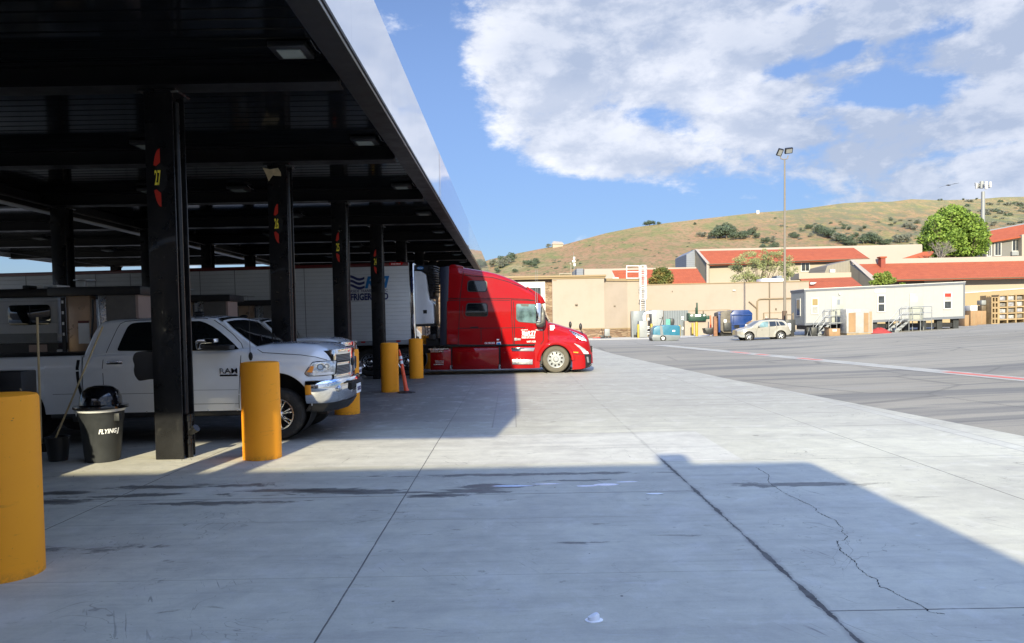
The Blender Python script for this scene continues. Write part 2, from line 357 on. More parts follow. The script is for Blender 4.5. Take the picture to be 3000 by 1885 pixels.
# ================================================================ mesh helper
ORI = {}
class MB:
    def __init__(s): s.v = []; s.f = []; s.mi = []; s.m = 0
    def add(s, vs, fs):
        o = len(s.v); s.v += [tuple(x) for x in vs]
        for f in fs: s.f.append([i + o for i in f]); s.mi.append(s.m)
        return s
    def box(s, x0, x1, y0, y1, z0, z1):
        if x0 > x1: x0, x1 = x1, x0
        if y0 > y1: y0, y1 = y1, y0
        if z0 > z1: z0, z1 = z1, z0
        return s.add([(x0,y0,z0),(x1,y0,z0),(x1,y1,z0),(x0,y1,z0),(x0,y0,z1),(x1,y0,z1),(x1,y1,z1),(x0,y1,z1)],
              [(3,2,1,0),(4,5,6,7),(0,1,5,4),(1,2,6,5),(2,3,7,6),(3,0,4,7)])
    def slab(s, pts, vec):
        """planar polygon pushed along vec"""
        pts = [Vector(p) for p in pts]; vec = Vector(vec); n = len(pts)
        return s.add(pts + [p + vec for p in pts], [tuple(range(n))[::-1], tuple(range(n, 2 * n))] + [(i, (i + 1) % n, (i + 1) % n + n, i + n) for i in range(n)])
    def py(s, xz, y0, y1): return s.slab([(x, y0, z) for x, z in xz], (0, y1 - y0, 0))
    def px(s, yz, x0, x1): return s.slab([(x0, y, z) for y, z in yz], (x1 - x0, 0, 0))
    def pz(s, xy, z0, z1): return s.slab([(x, y, z0) for x, y in xy], (0, 0, z1 - z0))
    def tube(s, pts, r, n=8, caps=True):
        pts = [Vector(p) for p in pts]; rs = r if isinstance(r, (list, tuple)) else [r] * len(pts)
        o = len(s.v); up = None
        for i, p in enumerate(pts):
            t = (pts[min(i + 1, len(pts) - 1)] - pts[max(i - 1, 0)]).normalized()
            if up is None:
                up = Vector((0, 0, 1)) if abs(t.z) < .9 else Vector((1, 0, 0))
            a = t.cross(up).normalized(); b = a.cross(t).normalized(); up = b
            for k in range(n):
                an = 2 * math.pi * k / n
                s.v.append(tuple(p + (a * math.cos(an) + b * math.sin(an)) * rs[i]))
        for i in range(len(pts) - 1):
            for k in range(n):
                a0 = o + i * n + k; a1 = o + i * n + (k + 1) % n
                s.f.append([a0, a1, a1 + n, a0 + n]); s.mi.append(s.m)
        if caps:
            s.f.append([o + k for k in range(n)][::-1]); s.mi.append(s.m)
            s.f.append([o + (len(pts) - 1) * n + k for k in range(n)]); s.mi.append(s.m)
        return s
    def cyl(s, p0, p1, r0, r1=None, n=16): return s.tube([p0, p1], [r0, r0 if r1 is None else r1], n)
    def lathe(s, prof, c, axis='z', n=32, close=False, caps=False):
        o = len(s.v); m_ = len(prof)
        for r, h in prof:
            for k in range(n):
                a = 2 * math.pi * k / n; u, w = r * math.cos(a), r * math.sin(a)
                if axis == 'z': q = (c[0] + u, c[1] + w, c[2] + h)
                elif axis == 'y': q = (c[0] + u, c[1] + h, c[2] + w)
                else: q = (c[0] + h, c[1] + u, c[2] + w)
                s.v.append(q)
        for i in range(m_ - 1 if not close else m_):
            j = (i + 1) % m_
            for k in range(n):
                s.f.append([o + i*n + k, o + i*n + (k+1) % n, o + j*n + (k+1) % n, o + j*n + k]); s.mi.append(s.m)
        if caps:
            for i in (0, m_ - 1):
                if prof[i][0] > 1e-4:
                    s.f.append([o + i * n + k for k in range(n)]); s.mi.append(s.m)
        return s
    def ball(s, c, r, nu=14, nv=9):
        if not isinstance(r, (list, tuple)): r = (r, r, r)
        o = len(s.v)
        for j in range(nv + 1):
            t = math.pi * j / nv
            for i in range(nu):
                a = 2 * math.pi * i / nu
                s.v.append((c[0] + r[0] * math.sin(t) * math.cos(a), c[1] + r[1] * math.sin(t) * math.sin(a), c[2] + r[2] * math.cos(t)))
        for j in range(nv):
            for i in range(nu):
                s.f.append([o + j*nu + i, o + j*nu + (i+1) % nu, o + (j+1)*nu + (i+1) % nu, o + (j+1)*nu + i]); s.mi.append(s.m)
        return s
    def build(s, name, mats, parent=None, smooth=True, bevel=0., seg=2, ang=35):
        me = bpy.data.meshes.new(name)
        o3 = ORI.get(parent, Vector((0, 0, 0)))
        me.from_pydata([(x - o3.x, y - o3.y, z - o3.z) for x, y, z in s.v], [], s.f)
        if not isinstance(mats, (list, tuple)): mats = [mats]
        for m_ in mats: me.materials.append(m_)
        if len(mats) > 1: me.polygons.foreach_set('material_index', s.mi)
        bm = bmesh.new(); bm.from_mesh(me)
        bmesh.ops.remove_doubles(bm, verts=bm.verts, dist=1e-5)
        bmesh.ops.dissolve_degenerate(bm, edges=bm.edges, dist=1e-6)
        bmesh.ops.recalc_face_normals(bm, faces=bm.faces)
        if bevel > 0:
            es = [e for e in bm.edges if len(e.link_faces) == 2 and e.calc_face_angle(0) > R(ang)]
            bmesh.ops.bevel(bm, geom=es, offset=bevel, segments=seg, profile=.5, affect='EDGES', clamp_overlap=True)
        bm.to_mesh(me); bm.free()
        if smooth:
            me.shade_smooth(); me.set_sharp_from_angle(angle=R(ang))
        ob = bpy.data.objects.new(name, me); scene.collection.objects.link(ob)
        if parent is not None: ob.parent = parent; ORI[ob] = o3
        return ob
def tag(o, label=None, cat=None, group=None, kind=None):
    if label: o['label'] = label
    if cat: o['category'] = cat
    if group: o['group'] = group
    if kind: o['kind'] = kind
    return o
def thing(name, label, cat, loc=(0, 0, 0), group=None):
    o = bpy.data.objects.new(name, None); scene.collection.objects.link(o)
    o.location = loc; o.empty_display_size = .3; ORI[o] = Vector(loc)
    return tag(o, label, cat, group)
def copy_tree(o, parent=None):
    c = o.copy(); scene.collection.objects.link(c)
    if parent is not None: c.parent = parent
    for ch in o.children: copy_tree(ch, c)
    return c
def dup(o, loc, label, rz=None, sc=None):
    bpy.context.view_layer.update()
    c = copy_tree(o); c.location = loc
    if rz is not None: c.rotation_euler.z = rz
    if sc is not None: c.scale = (sc,) * 3 if not isinstance(sc, tuple) else sc
    c['label'] = label
    return c
def text(body, x0, z0, x1, z1, y, m_, parent, name='lettering', shear=0., bold=0., depth=.004, rot=None, keep=None):
    """lettering fitted in a rectangle of the x-z plane, facing -y; rot/keep place it on other faces"""
    cu = bpy.data.curves.new('t', 'FONT'); cu.body = body; cu.size = 1; cu.shear = shear; cu.offset = bold; cu.resolution_u = 3
    cu.extrude = .001; cu.space_line = .85
    ob = bpy.data.objects.new('t', cu); scene.collection.objects.link(ob)
    dg = bpy.context.evaluated_depsgraph_get(); me = bpy.data.meshes.new_from_object(ob.evaluated_get(dg))
    bpy.data.objects.remove(ob); bpy.data.curves.remove(cu)
    xs = [v.co.x for v in me.vertices]; ys = [v.co.y for v in me.vertices]
    ax, bx, ay, by = min(xs), max(xs), min(ys), max(ys)
    o3 = ORI.get(parent, Vector((0, 0, 0)))
    for v in me.vertices:
        u = (v.co.x - ax) / (bx - ax); w = (v.co.y - ay) / (by - ay); t = (v.co.z / .001 + 1) * .5
        p = Vector((x0 + u * (x1 - x0), (y(x0 + u * (x1 - x0), z0 + w * (z1 - z0)) if callable(y) else y) - t * depth, z0 + w * (z1 - z0)))
        if keep: p = Vector(keep(u, w, t))
        v.co = p - o3
    me.name = name; me.materials.clear(); me.materials.append(m_)
    o = bpy.data.objects.new(name, me); scene.collection.objects.link(o)
    if parent is not None: o.parent = parent; ORI[o] = o3
    return o

def interp(pts):
    pts = sorted(pts)
    def f(x):
        if x <= pts[0][0]: return pts[0][1]
        for (a, b), (c, d) in zip(pts, pts[1:]):
            if x <= c: return b + (d - b) * (x - a) / (c - a) if c > a else d
        return pts[-1][1]
    return f
def smooth_interp(pts, w):
    f = interp(pts)
    return lambda x: (f(x - w) + 2 * f(x - w / 2) + 3 * f(x) + 2 * f(x + w / 2) + f(x + w)) / 9

class Loft:
    """vehicle shell: stations along x, half width W(x,z), bottom zb(x), top zt(x), top corner radius r(x)"""
    def __init__(s, xs, yc, W, zb, zt, r, crown=.03, nz=12, nc=6, nt=5):
        s.xs, s.yc, s.W, s.zb, s.zt, s.r, s.crown = xs, yc, W, zb, zt, r, crown
        s.nz, s.nc, s.nt = nz, nc, nt
    def rr(s, x): return min(s.r(x), (s.zt(x) - s.zb(x)) * .8)
    def hw(s, x, z):
        r = s.rr(x); z1 = s.zt(x) - r
        if z <= z1: return s.W(x, z)
        a = min(1., (z - z1) / max(r, 1e-6)); return s.W(x, z1) - r + r * math.sqrt(max(0, 1 - a * a))
    def y(s, x, z): return s.yc - s.hw(x, z)
    def top(s, x, y):
        r = s.rr(x); w = s.W(x, s.zt(x) - r) - r; u = min(1, abs(y - s.yc) / max(w, 1e-6))
        return s.zt(x) + s.crown * (1 - u * u)
    def mb(s):
        b = MB(); secs = []
        for x in s.xs:
            r = s.rr(x); z0, z1 = s.zb(x), s.zt(x) - r; Wt = s.W(x, z1); half = []
            for i in range(s.nz + 1):
                z = z0 + (z1 - z0) * i / s.nz; half.append((s.W(x, z), z))
            for i in range(1, s.nc + 1):
                a = math.pi / 2 * i / s.nc; half.append((Wt - r + r * math.cos(a), z1 + r * math.sin(a)))
            w = Wt - r
            for i in range(1, s.nt):
                y = w * (1 - i / s.nt); half.append((y, s.zt(x) + s.crown * (1 - (y / w) ** 2)))
            full = [(x, s.yc - y, z) for y, z in half] + [(x, s.yc, s.zt(x) + s.crown)] + [(x, s.yc + y, z) for y, z in half[::-1]]
            secs.append(full)
        n = len(secs[0]); vs = [p for q in secs for p in q]; fs = []
        for i in range(len(secs) - 1):
            for k in range(n): fs.append((i*n + k, i*n + (k+1) % n, (i+1)*n + (k+1) % n, (i+1)*n + k))
        for i in (0, len(secs) - 1):
            h = n // 2
            for k in range(h): 
                a, c = i*n + k, i*n + n - 1 - k
                if k + 1 < n - 2 - k: fs.append((a, a + 1, c - 1, c))
                elif k + 1 == n - 2 - k: fs.append((a, a + 1, c))
        b.add(vs, fs); return b
    def patch_side(s, poly, name, m_, parent, off=.006, cuts=3, far=False, label=None):
        bm = bmesh.new(); vs = [bm.verts.new((x, 0, z)) for x, z in poly]; bm.faces.new(vs)
        bmesh.ops.triangulate(bm, faces=bm.faces[:])
        for _ in range(cuts):
            es = [e for e in bm.edges if e.calc_length() > .12]
            if es: bmesh.ops.subdivide_edges(bm, edges=es, cuts=1); bmesh.ops.triangulate(bm, faces=bm.faces[:])
        o3 = ORI.get(parent, Vector((0, 0, 0)))
        sg = 1 if far else -1
        for v in bm.verts: v.co.y = s.yc + sg * (s.hw(v.co.x, v.co.z) + off)
        ring = [e for e in bm.edges if len(e.link_faces) == 1]
        ex = bmesh.ops.extrude_edge_only(bm, edges=ring)
        for e in ex['geom']:
            if isinstance(e, bmesh.types.BMVert): e.co.y -= sg * (off + .01)
        bmesh.ops.recalc_face_normals(bm, faces=bm.faces)
        for v in bm.verts: v.co -= o3
        me = bpy.data.meshes.new(name); bm.to_mesh(me); bm.free(); me.materials.append(m_)
        me.shade_smooth(); me.set_sharp_from_angle(angle=R(40))
        o = bpy.data.objects.new(name, me); scene.collection.objects.link(o); o.parent = parent; ORI[o] = o3
        if label: o['label'] = label
        return o
    def patch_top(s, x0, x1, yf, name, m_, parent, off=.008, nx=8, ny=8):
        b = MB(); vs = []
        for i in range(nx + 1):
            x = x0 + (x1 - x0) * i / nx
            w = (s.W(x, s.zt(x) - s.rr(x)) - s.rr(x)) * yf
            for j in range(ny + 1):
                y = s.yc - w + 2 * w * j / ny; vs.append((x + off * .7, y, s.top(x, y) + off))
        b.add(vs, [(i*(ny+1)+j, i*(ny+1)+j+1, (i+1)*(ny+1)+j+1, (i+1)*(ny+1)+j) for i in range(nx) for j in range(ny)])
        return b.build(name, m_, parent)
    def seam(s, line, name, m_, parent, w=.008, off=.003, far=False):
        b = MB(); pts = []
        for (a, c), (d, e) in zip(line, line[1:]):
            n = max(1, int(math.hypot(d - a, e - c) / .08))
            for i in range(n): pts.append((a + (d - a) * i / n, c + (e - c) * i / n))
        pts.append(line[-1])
        vs = []
        for i, (x, z) in enumerate(pts):
            q0, q1 = pts[max(0, i-1)], pts[min(len(pts)-1, i+1)]
            tx, tz = q1[0] - q0[0], q1[1] - q0[1]; L = math.hypot(tx, tz) or 1
            nx, nz = -tz / L * w / 2, tx / L * w / 2
            for sg in (1, -1):
                X, Z = x + sg * nx, z + sg * nz
                vs.append((X, s.yc + (1 if far else -1) * (s.hw(X, Z) + off), Z))
        n = len(pts)
        b.add(vs, [(2*i, 2*i+1, 2*i+3, 2*i+2) for i in range(n - 1)])
        return b.build(name, m_, parent)
def rrect(x0, z0, x1, z1, r, n=5):
    if x0 > x1: x0, x1 = x1, x0
    if z0 > z1: z0, z1 = z1, z0
    out = []
    for cx, cz, a0 in ((x1 - r, z1 - r, 0), (x0 + r, z1 - r, 90), (x0 + r, z0 + r, 180), (x1 - r, z0 + r, 270)):
        for i in range(n + 1):
            a = R(a0 + 90 * i / n); out.append((cx + r * math.cos(a), cz + r * math.sin(a)))
    return out
def roundpoly(pts, r, n=4):
    out = []; N = len(pts)
    for i in range(N):
        p0, p, p1 = Vector(pts[i-1]), Vector(pts[i]), Vector(pts[(i+1) % N])
        a = (p0 - p); b = (p1 - p); rr = min(r, a.length * .45, b.length * .45)
        A = p + a.normalized() * rr; B = p + b.normalized() * rr
        for k in range(n + 1):
            t = k / n; out.append(tuple((A * (1-t)**2 + p * 2*t*(1-t) + B * t*t)))
    return out
def inset(pts, d):
    c = Vector((sum(p[0] for p in pts) / len(pts), sum(p[1] for p in pts) / len(pts)))
    out = []
    for p in pts:
        v = Vector(p) - c; L = v.length; out.append(tuple(c + v * (1 + d / L)))
    return out
def wheel(parent, x, yf, z, r, rim, depth, style, tyre='tyre', sgn=-1, rimmat='chrome'):
    """yf = outer face plane, sgn=-1 faces -y"""
    s = -sgn  # inward direction multiplier
    w = MB().cyl((x, yf + s * .05, z), (x, yf + s * depth * .8, z), rim * .45, n=20).build('wheel', M['dark'], parent)
    k = r - rim
    prof = [(rim * .98, s*.025), (rim + k*.15, s*.006), (rim + k*.45, -s*.004), (rim + k*.8, s*.012), (r*.985, s*.05), (r, s*.09),
            (r, s*(depth-.09)), (r*.985, s*(depth-.05)), (rim + k*.4, s*depth), (rim*.95, s*(depth-.02))]
    MB().lathe(prof, (x, yf, z), 'y', 44, close=True).build('tyre', M[tyre], w)
    b = MB()
    if style == 'truck':
        b.lathe([(rim*1.0, s*.008), (rim*.95, s*.012), (rim*.93, s*.05), (rim*.86, s*.075), (rim*.6, s*.05), (rim*.55, s*.03), (rim*.33, s*.03), (rim*.31, -s*.0), (rim*.22, -s*.03), (0, -s*.035)], (x, yf, z), 'y', 40)
        rm = b.build('rim', M[rimmat], w)
        hb = MB()
        for i in range(10):
            a = 2 * math.pi * i / 10 + .2; q = (x + rim*.73*math.cos(a), z + rim*.73*math.sin(a))
            hb.cyl((q[0], yf + s*.052, q[1]), (q[0], yf + s*.09, q[1]), rim*.115, n=12)
        hb.build('hand_hole', M['gap'], w)
        nb = MB()
        for i in range(10):
            a = 2 * math.pi * i / 10; q = (x + rim*.43*math.cos(a), z + rim*.43*math.sin(a))
            nb.cyl((q[0], yf + s*.03, q[1]), (q[0], yf + s*.005, q[1]), rim*.04, n=6)
        nb.build('lug_nut', M['alu'], w)
    elif style == 'drive':
        b.lathe([(rim*1.0, s*.008), (rim*.95, s*.012), (rim*.92, s*.10), (rim*.86, s*.16), (rim*.5, s*.19), (rim*.34, s*.18), (rim*.32, s*.05), (rim*.2, s*.03), (0, s*.03)], (x, yf, z), 'y', 40)
        b.build('rim', M['chrome'], w)
        hb = MB()
        for i in range(10):
            a = 2 * math.pi * i / 10 + .2; q = (x + rim*.68*math.cos(a), z + rim*.68*math.sin(a))
            hb.cyl((q[0], yf + s*.15, q[1]), (q[0], yf + s*.21, q[1]), rim*.09, n=10)
        hb.build('hand_hole', M['gap'], w)
    else:
        nsp = style
        b.lathe([(rim*1.0, s*.006), (rim*.93, s*.004), (rim*.88, s*.03), (rim*.86, s*.10), (rim*.5, s*.11), (rim*.0, s*.11)], (x, yf, z), 'y', 40)
        rm = b.build('rim', [M['alu']], w)
        rb = MB().lathe([(rim*.85, s*.095), (0, s*.095)], (x, yf, z), 'y', 32).build('brake_shadow', M['gap'], w)
        sb = MB()
        for i in range(nsp):
            a = 2 * math.pi * i / nsp + .3
            for da in (-.13, .13) if nsp > 5 else (0,):
                c1, s1 = math.cos(a + da * .6), math.sin(a + da * .6); c2, s2 = math.cos(a + da), math.sin(a + da)
                wd = rim * (.055 if nsp > 5 else .14)
                p0 = Vector((x + rim*.2*c1, 0, z + rim*.2*s1)); p1 = Vector((x + rim*.9*c2, 0, z + rim*.9*s2))
                t = (p1 - p0).normalized(); nn = Vector((-t.z, 0, t.x)) * wd
                q = [p0 + nn*1.2, p0 - nn*1.2, p1 - nn, p1 + nn]
                sb.slab([(a_.x, yf + s*(.012 + .02*(j < 2)), a_.z) for j, a_ in enumerate(q)], (0, s*.045, 0))
        sb.lathe([(rim*.26, s*.06), (rim*.26, s*.012), (rim*.1, s*.0), (0, 0)], (x, yf, z), 'y', 20)
        sb.build('spokes', M['chrome' if nsp > 5 else 'alu'], w, bevel=.004)
    return w
# ================================================================ ground
def gz(x):
    """the lot climbs gently towards the right"""
    return 0. if x < 15 else .031 * (min(x, 90) - 15)
def gnd(x, y): return Vector((x, y, gz(x)))
def stain_mask(g, X, Y, lst, nz, amp=.9):
    tot = None
    for cx, cy, rx, ry, w in lst:
        u = g.math('DIVIDE', g.math('SUBTRACT', X, cx), rx); v = g.math('DIVIDE', g.math('SUBTRACT', Y, cy), ry)
        q = g.math('ADD', g.math('MULTIPLY', u, u), g.math('MULTIPLY', v, v))
        e = g.math('MULTIPLY', g.math('EXPONENT', g.math('MULTIPLY', q, -1.)), w)
        tot = e if tot is None else g.math('MAXIMUM', tot, e)
    return g.math('ADD', tot, g.math('MULTIPLY', g.math('SUBTRACT', nz, .5), amp))
def conc_mat():
    m_ = bpy.data.materials.new('worn_concrete'); m_.use_nodes = True
    g = NG(m_.node_tree); b = g.n['Principled BSDF']; p = g.geo(); X, Y, Z = g.sep(p)
    n1 = g.noise(p, .45, 6, .6); n2 = g.noise(p, 4.5, 8, .65); n3 = g.noise(p, 60, 4, .6)
    st = g.noise(g.scale(p, .28, 3.6, 1), 1.0, 7, .66, .4); st2 = g.noise(g.scale(p, .9, 16, 1), 1.0, 5, .65, .3)
    st3 = g.noise(g.scale(p, .10, 1.1, 1), 1.0, 4, .55)
    c = g.mix(g.map(n1, .3, .7), (.445, .423, .33), (.565, .54, .42))
    # the newer, paler slab
    slab = g.math('MULTIPLY', g.math('MULTIPLY', g.math('GREATER_THAN', Y, 9.55), g.math('LESS_THAN', Y, 12.05)), g.math('LESS_THAN', X, 2.98))
    c = g.mix(g.math('MULTIPLY', slab, .45), c, (.62, .60, .55))
    c = g.mix(g.map(n2, .35, .75, 0, .30), c, (.33, .31, .28))
    dist = g.map(Y, 8, 24, .22, .95)
    k = g.math('MULTIPLY', g.map(st, .47, .70, 0, 1, True), g.math('ADD', g.math('MULTIPLY', dist, .60), .10))
    c = g.mix(k, c, (.19, .175, .165))
    c = g.mix(g.math('MULTIPLY', g.map(st2, .52, .74, 0, .50), g.math('ADD', dist, .1)), c, (.20, .185, .17))
    c = g.mix(g.math('MULTIPLY', g.map(st3, .48, .66, 0, .42), dist), c, (.20, .175, .17))
    wob = g.math('MULTIPLY', g.math('SUBTRACT', g.noise(p, 3.0, 4, .6), .5), .035)
    def line(A, pos, w, wv=0.0):
        d = g.math('ABSOLUTE', g.math('ADD', g.math('SUBTRACT', A, pos), g.math('MULTIPLY', wob, wv)))
        return g.map(d, w * .6, w * 1.5, 1, 0)
    js = None
    def acc(v):
        nonlocal js
        js = v if js is None else g.math('MAXIMUM', js, v)
    for x_ in (-7.6, -4.35, -1.18, 5.04): acc(line(X, x_, .0055, .35))
    L = g.math('LESS_THAN', X, 1.93); Rr = g.math('GREATER_THAN', X, 1.93)
    for y_ in (1.4, 7.88, 12.05, 16.4, 20.5, 25.0, 29.8, 34.5, 39.0): acc(g.math('MULTIPLY', line(Y, y_, .006, .3), L))
    for y_ in (4.58, 9.55, 12.4, 16.8, 21.2, 25.6, 30.0, 34.4, 38.8): acc(g.math('MULTIPLY', line(Y, y_, .006, .4), Rr))
    for y_ in (5.35, 6.9): acc(g.math('MULTIPLY', g.math('MULTIPLY', line(Y, y_, .004, .3), .45), L))
    c = g.mix(g.math('MULTIPLY', js, .88), c, (.035, .032, .03))
    # long broken joint
    nb = g.noise(p, 9., 5, .75)
    wj = g.math('ADD', g.math('MULTIPLY', g.map(g.noise(p, 1.3, 3, .6), .42, .62), .030), .004)
    d2 = g.math('ABSOLUTE', g.math('ADD', g.math('SUBTRACT', X, 1.945), g.math('MULTIPLY', g.math('SUBTRACT', nb, .5), .055)))
    j2 = g.math('LESS_THAN', d2, g.math('MULTIPLY', wj, .75))
    j2b = g.map(g.math('SUBTRACT', d2, wj), .0, .03, .35, 0)
    near = g.map(Y, 9.3, 10.2, 1, .18)
    c = g.mix(g.math('MULTIPLY', j2b, near), c, (.12, .11, .10)); c = g.mix(g.math('MULTIPLY', g.math('MULTIPLY', j2, .93), near), c, (.028, .026, .024))
    # drain channel
    tr = g.math('LESS_THAN', g.math('ABSOLUTE', g.math('SUBTRACT', X, 6.92)), .13)
    trl = g.map(g.math('ABSOLUTE', g.math('SUBTRACT', g.math('ABSOLUTE', g.math('SUBTRACT', X, 6.92)), .13)), .0, .02, 1, 0)
    c = g.mix(g.math('MULTIPLY', tr, .30), c, (.45, .44, .40)); c = g.mix(g.math('MULTIPLY', trl, .6), c, (.10, .09, .085))
    # cut and patched strip beside the canopy
    ps = g.math('MULTIPLY', g.math('MULTIPLY', g.math('GREATER_THAN', Y, 12.9), g.math('LESS_THAN', Y, 19.2)), g.math('LESS_THAN', g.math('ABSOLUTE', g.math('ADD', X, .16)), .21))
    pe = g.math('MULTIPLY', g.math('MULTIPLY', g.math('GREATER_THAN', Y, 12.9), g.math('LESS_THAN', Y, 19.2)), g.map(g.math('ABSOLUTE', g.math('SUBTRACT', g.math('ABSOLUTE', g.math('ADD', X, .16)), .21)), 0, .02, 1, 0))
    c = g.mix(g.math('MULTIPLY', ps, .35), c, (.42, .41, .39)); c = g.mix(g.math('MULTIPLY', pe, .55), c, (.08, .075, .07))
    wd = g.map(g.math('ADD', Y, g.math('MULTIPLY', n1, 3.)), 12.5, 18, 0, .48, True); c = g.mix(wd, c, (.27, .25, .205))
    # canopy shade deepened in the concrete colour, along with fuel-lane grime
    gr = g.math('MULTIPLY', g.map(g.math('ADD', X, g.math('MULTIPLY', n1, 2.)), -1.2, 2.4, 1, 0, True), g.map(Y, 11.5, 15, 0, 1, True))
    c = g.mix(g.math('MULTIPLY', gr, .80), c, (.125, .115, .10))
    lane_shade = g.math('MULTIPLY', g.map(X, -3.4, -2.0, 1, 0, True), g.map(Y, 11.3, 12.2, 0, 1, True))  # heavier shade around the pickup, also put into the colour
    c = g.mix(g.math('MULTIPLY', lane_shade, .80), c, (.06, .056, .052))
    blot = g.noise(p, 1.1, 7, .68, .6); c = g.mix(g.map(blot, .50, .66, 0, .30), c, (.30, .28, .245)); c = g.mix(g.map(blot, .30, .42, .28, 0), c, (.62, .60, .55))
    iso = g.noise(p, 2.6, 9, .72, .4); c = g.mix(g.map(iso, .50, .64, 0, .26), c, (.27, .255, .225)); c = g.mix(g.map(iso, .36, .46, .22, 0), c, (.64, .62, .56))
    hn = g.noise(p, .8, 4, .6, 1.5); hm = g.map(g.noise(p, .55, 2, .5), .50, .60)
    c = g.mix(g.math('MULTIPLY', g.map(g.math('ABSOLUTE', g.math('SUBTRACT', hn, .5)), 0, .0035, .55, 0), hm), c, (.09, .085, .08))
    sr = g.new('ShaderNodeMapping'); g.put(sr.inputs[0], p); sr.inputs['Rotation'].default_value = (0, 0, R(62)); scr = g.noise(g.scale(sr.outputs[0], 2.2, 34, 1), 1., 3, .5, .6)
    c = g.mix(g.math('MULTIPLY', g.map(scr, .655, .70, 0, .6), g.map(g.noise(p, .7, 2, .5), .54, .62)), c, (.12, .115, .105))
    # oil and water
    def gp(px, py): q = GP(px, py); return (q.x, q.y)
    S = []
    for (px, py, rx, ry, w) in ((830,1438,.55,.09,.95),(900,1436,.5,.10,.95),(990,1440,.9,.10,.85),(1130,1444,1.2,.07,.75),(1290,1452,.35,.08,.9),(1370,1440,.45,.14,.95),
                                (1440,1425,.5,.12,.8),(1560,1390,1.6,.09,.72),(1700,1408,.5,.06,.8),(180,1445,.35,.10,1.1),(150,1470,.5,.14,.95),(330,1455,.6,.06,.85),(450,1450,.45,.10,.85),
                                (560,1425,1.0,.12,.75),(1700,1590,.35,.03,.6),(2350,1420,1.1,.14,.66),(620,1475,.9,.1,.7),(200,1610,.8,.1,.55)):
        q = gp(px, py); S.append((q[0], q[1], rx, ry, w))
    nz = g.noise(g.scale(p, 1.8, 4.2, 1), 1.0, 9, .72, .8)
    sm = stain_mask(g, X, Y, S, nz, 2.6)
    c = g.mix(g.map(sm, .30, .55, 0, .88), c, (.105, .10, .085))
    c = g.mix(g.map(sm, .78, 1.05, 0, .9), c, (.022, .020, .017))
    P2 = []
    for (px, py, rx, ry, w) in ((1775,1420,.16,.07,1.),(1720,1424,.14,.05,.9),(1835,1412,.16,.035,.8),(1500,1424,.28,.05,.8),(1600,1418,.25,.04,.7)):
        q = gp(px, py); P2.append((q[0], q[1], rx, ry, w))
    pm_ = stain_mask(g, X, Y, P2, nz, .9)
    pud = g.map(pm_, .50, .56, 0, 1); rim_ = g.map(pm_, .40, .5, 0, 1)
    c = g.mix(g.math('MULTIPLY', rim_, .8), c, (.62, .62, .70))
    c = g.mix(pud, c, (.55, .60, .72))  # puddles and rims painted pale for the sky they reflect
    # gum and specks
    vd = g.vor(p, 1.9); c = g.mix(g.map(vd, .016, .024, .9, 0), c, (.02, .02, .02))
    vd2 = g.vor(g.vmath('ADD', p, (3.3, 1.7, 0)), 7.0); c = g.mix(g.map(vd2, .02, .05, .5, 0), c, (.05, .048, .045))
    vd3 = g.vor(g.vmath('ADD', p, (9.3, 4.7, 0)), 1.1); c = g.mix(g.map(vd3, .02, .045, .45, 0), c, (.6, .6, .58))
    # scuffs
    sc = g.noise(g.scale(p, 3, 26, 1), 1.0, 3, .5, 2.0); c = g.mix(g.map(sc, .66, .76, 0, .35), c, (.13, .125, .12))
    sc2 = g.noise(g.scale(p, 1.3, 9, 1), 1.7, 6, .7, 1.0); c = g.mix(g.map(sc2, .60, .74, 0, .30), c, (.60, .585, .56))
    c = g.mix(g.map(n3, .35, .7, 0, .12), c, (.22, .21, .2))
    g.put(b.inputs['Base Color'], c); g.put(b.inputs['Specular IOR Level'], g.map(g.math('MAXIMUM', pud, g.map(sm, .6, 1.)), 0, 1, .22, .5))
    ro = g.mix(pud, g.mix(g.map(sm, .5, 1.0, 0, .7), (.62,)*3, (.30,)*3), (.03,)*3)
    rs = g.n.new('ShaderNodeSeparateColor'); g.k.new(ro, rs.inputs[0]); g.put(b.inputs['Roughness'], rs.outputs[0])
    h = g.math('SUBTRACT', g.math('ADD', g.math('MULTIPLY', n3, .25), g.math('MULTIPLY', n2, .35)), g.math('MULTIPLY', g.math('MAXIMUM', js, j2), 1.2))
    h = g.math('MULTIPLY', h, g.math('SUBTRACT', 1., pud))
    g.put(b.inputs['Normal'], g.bump(h, .35, .012)); return m_
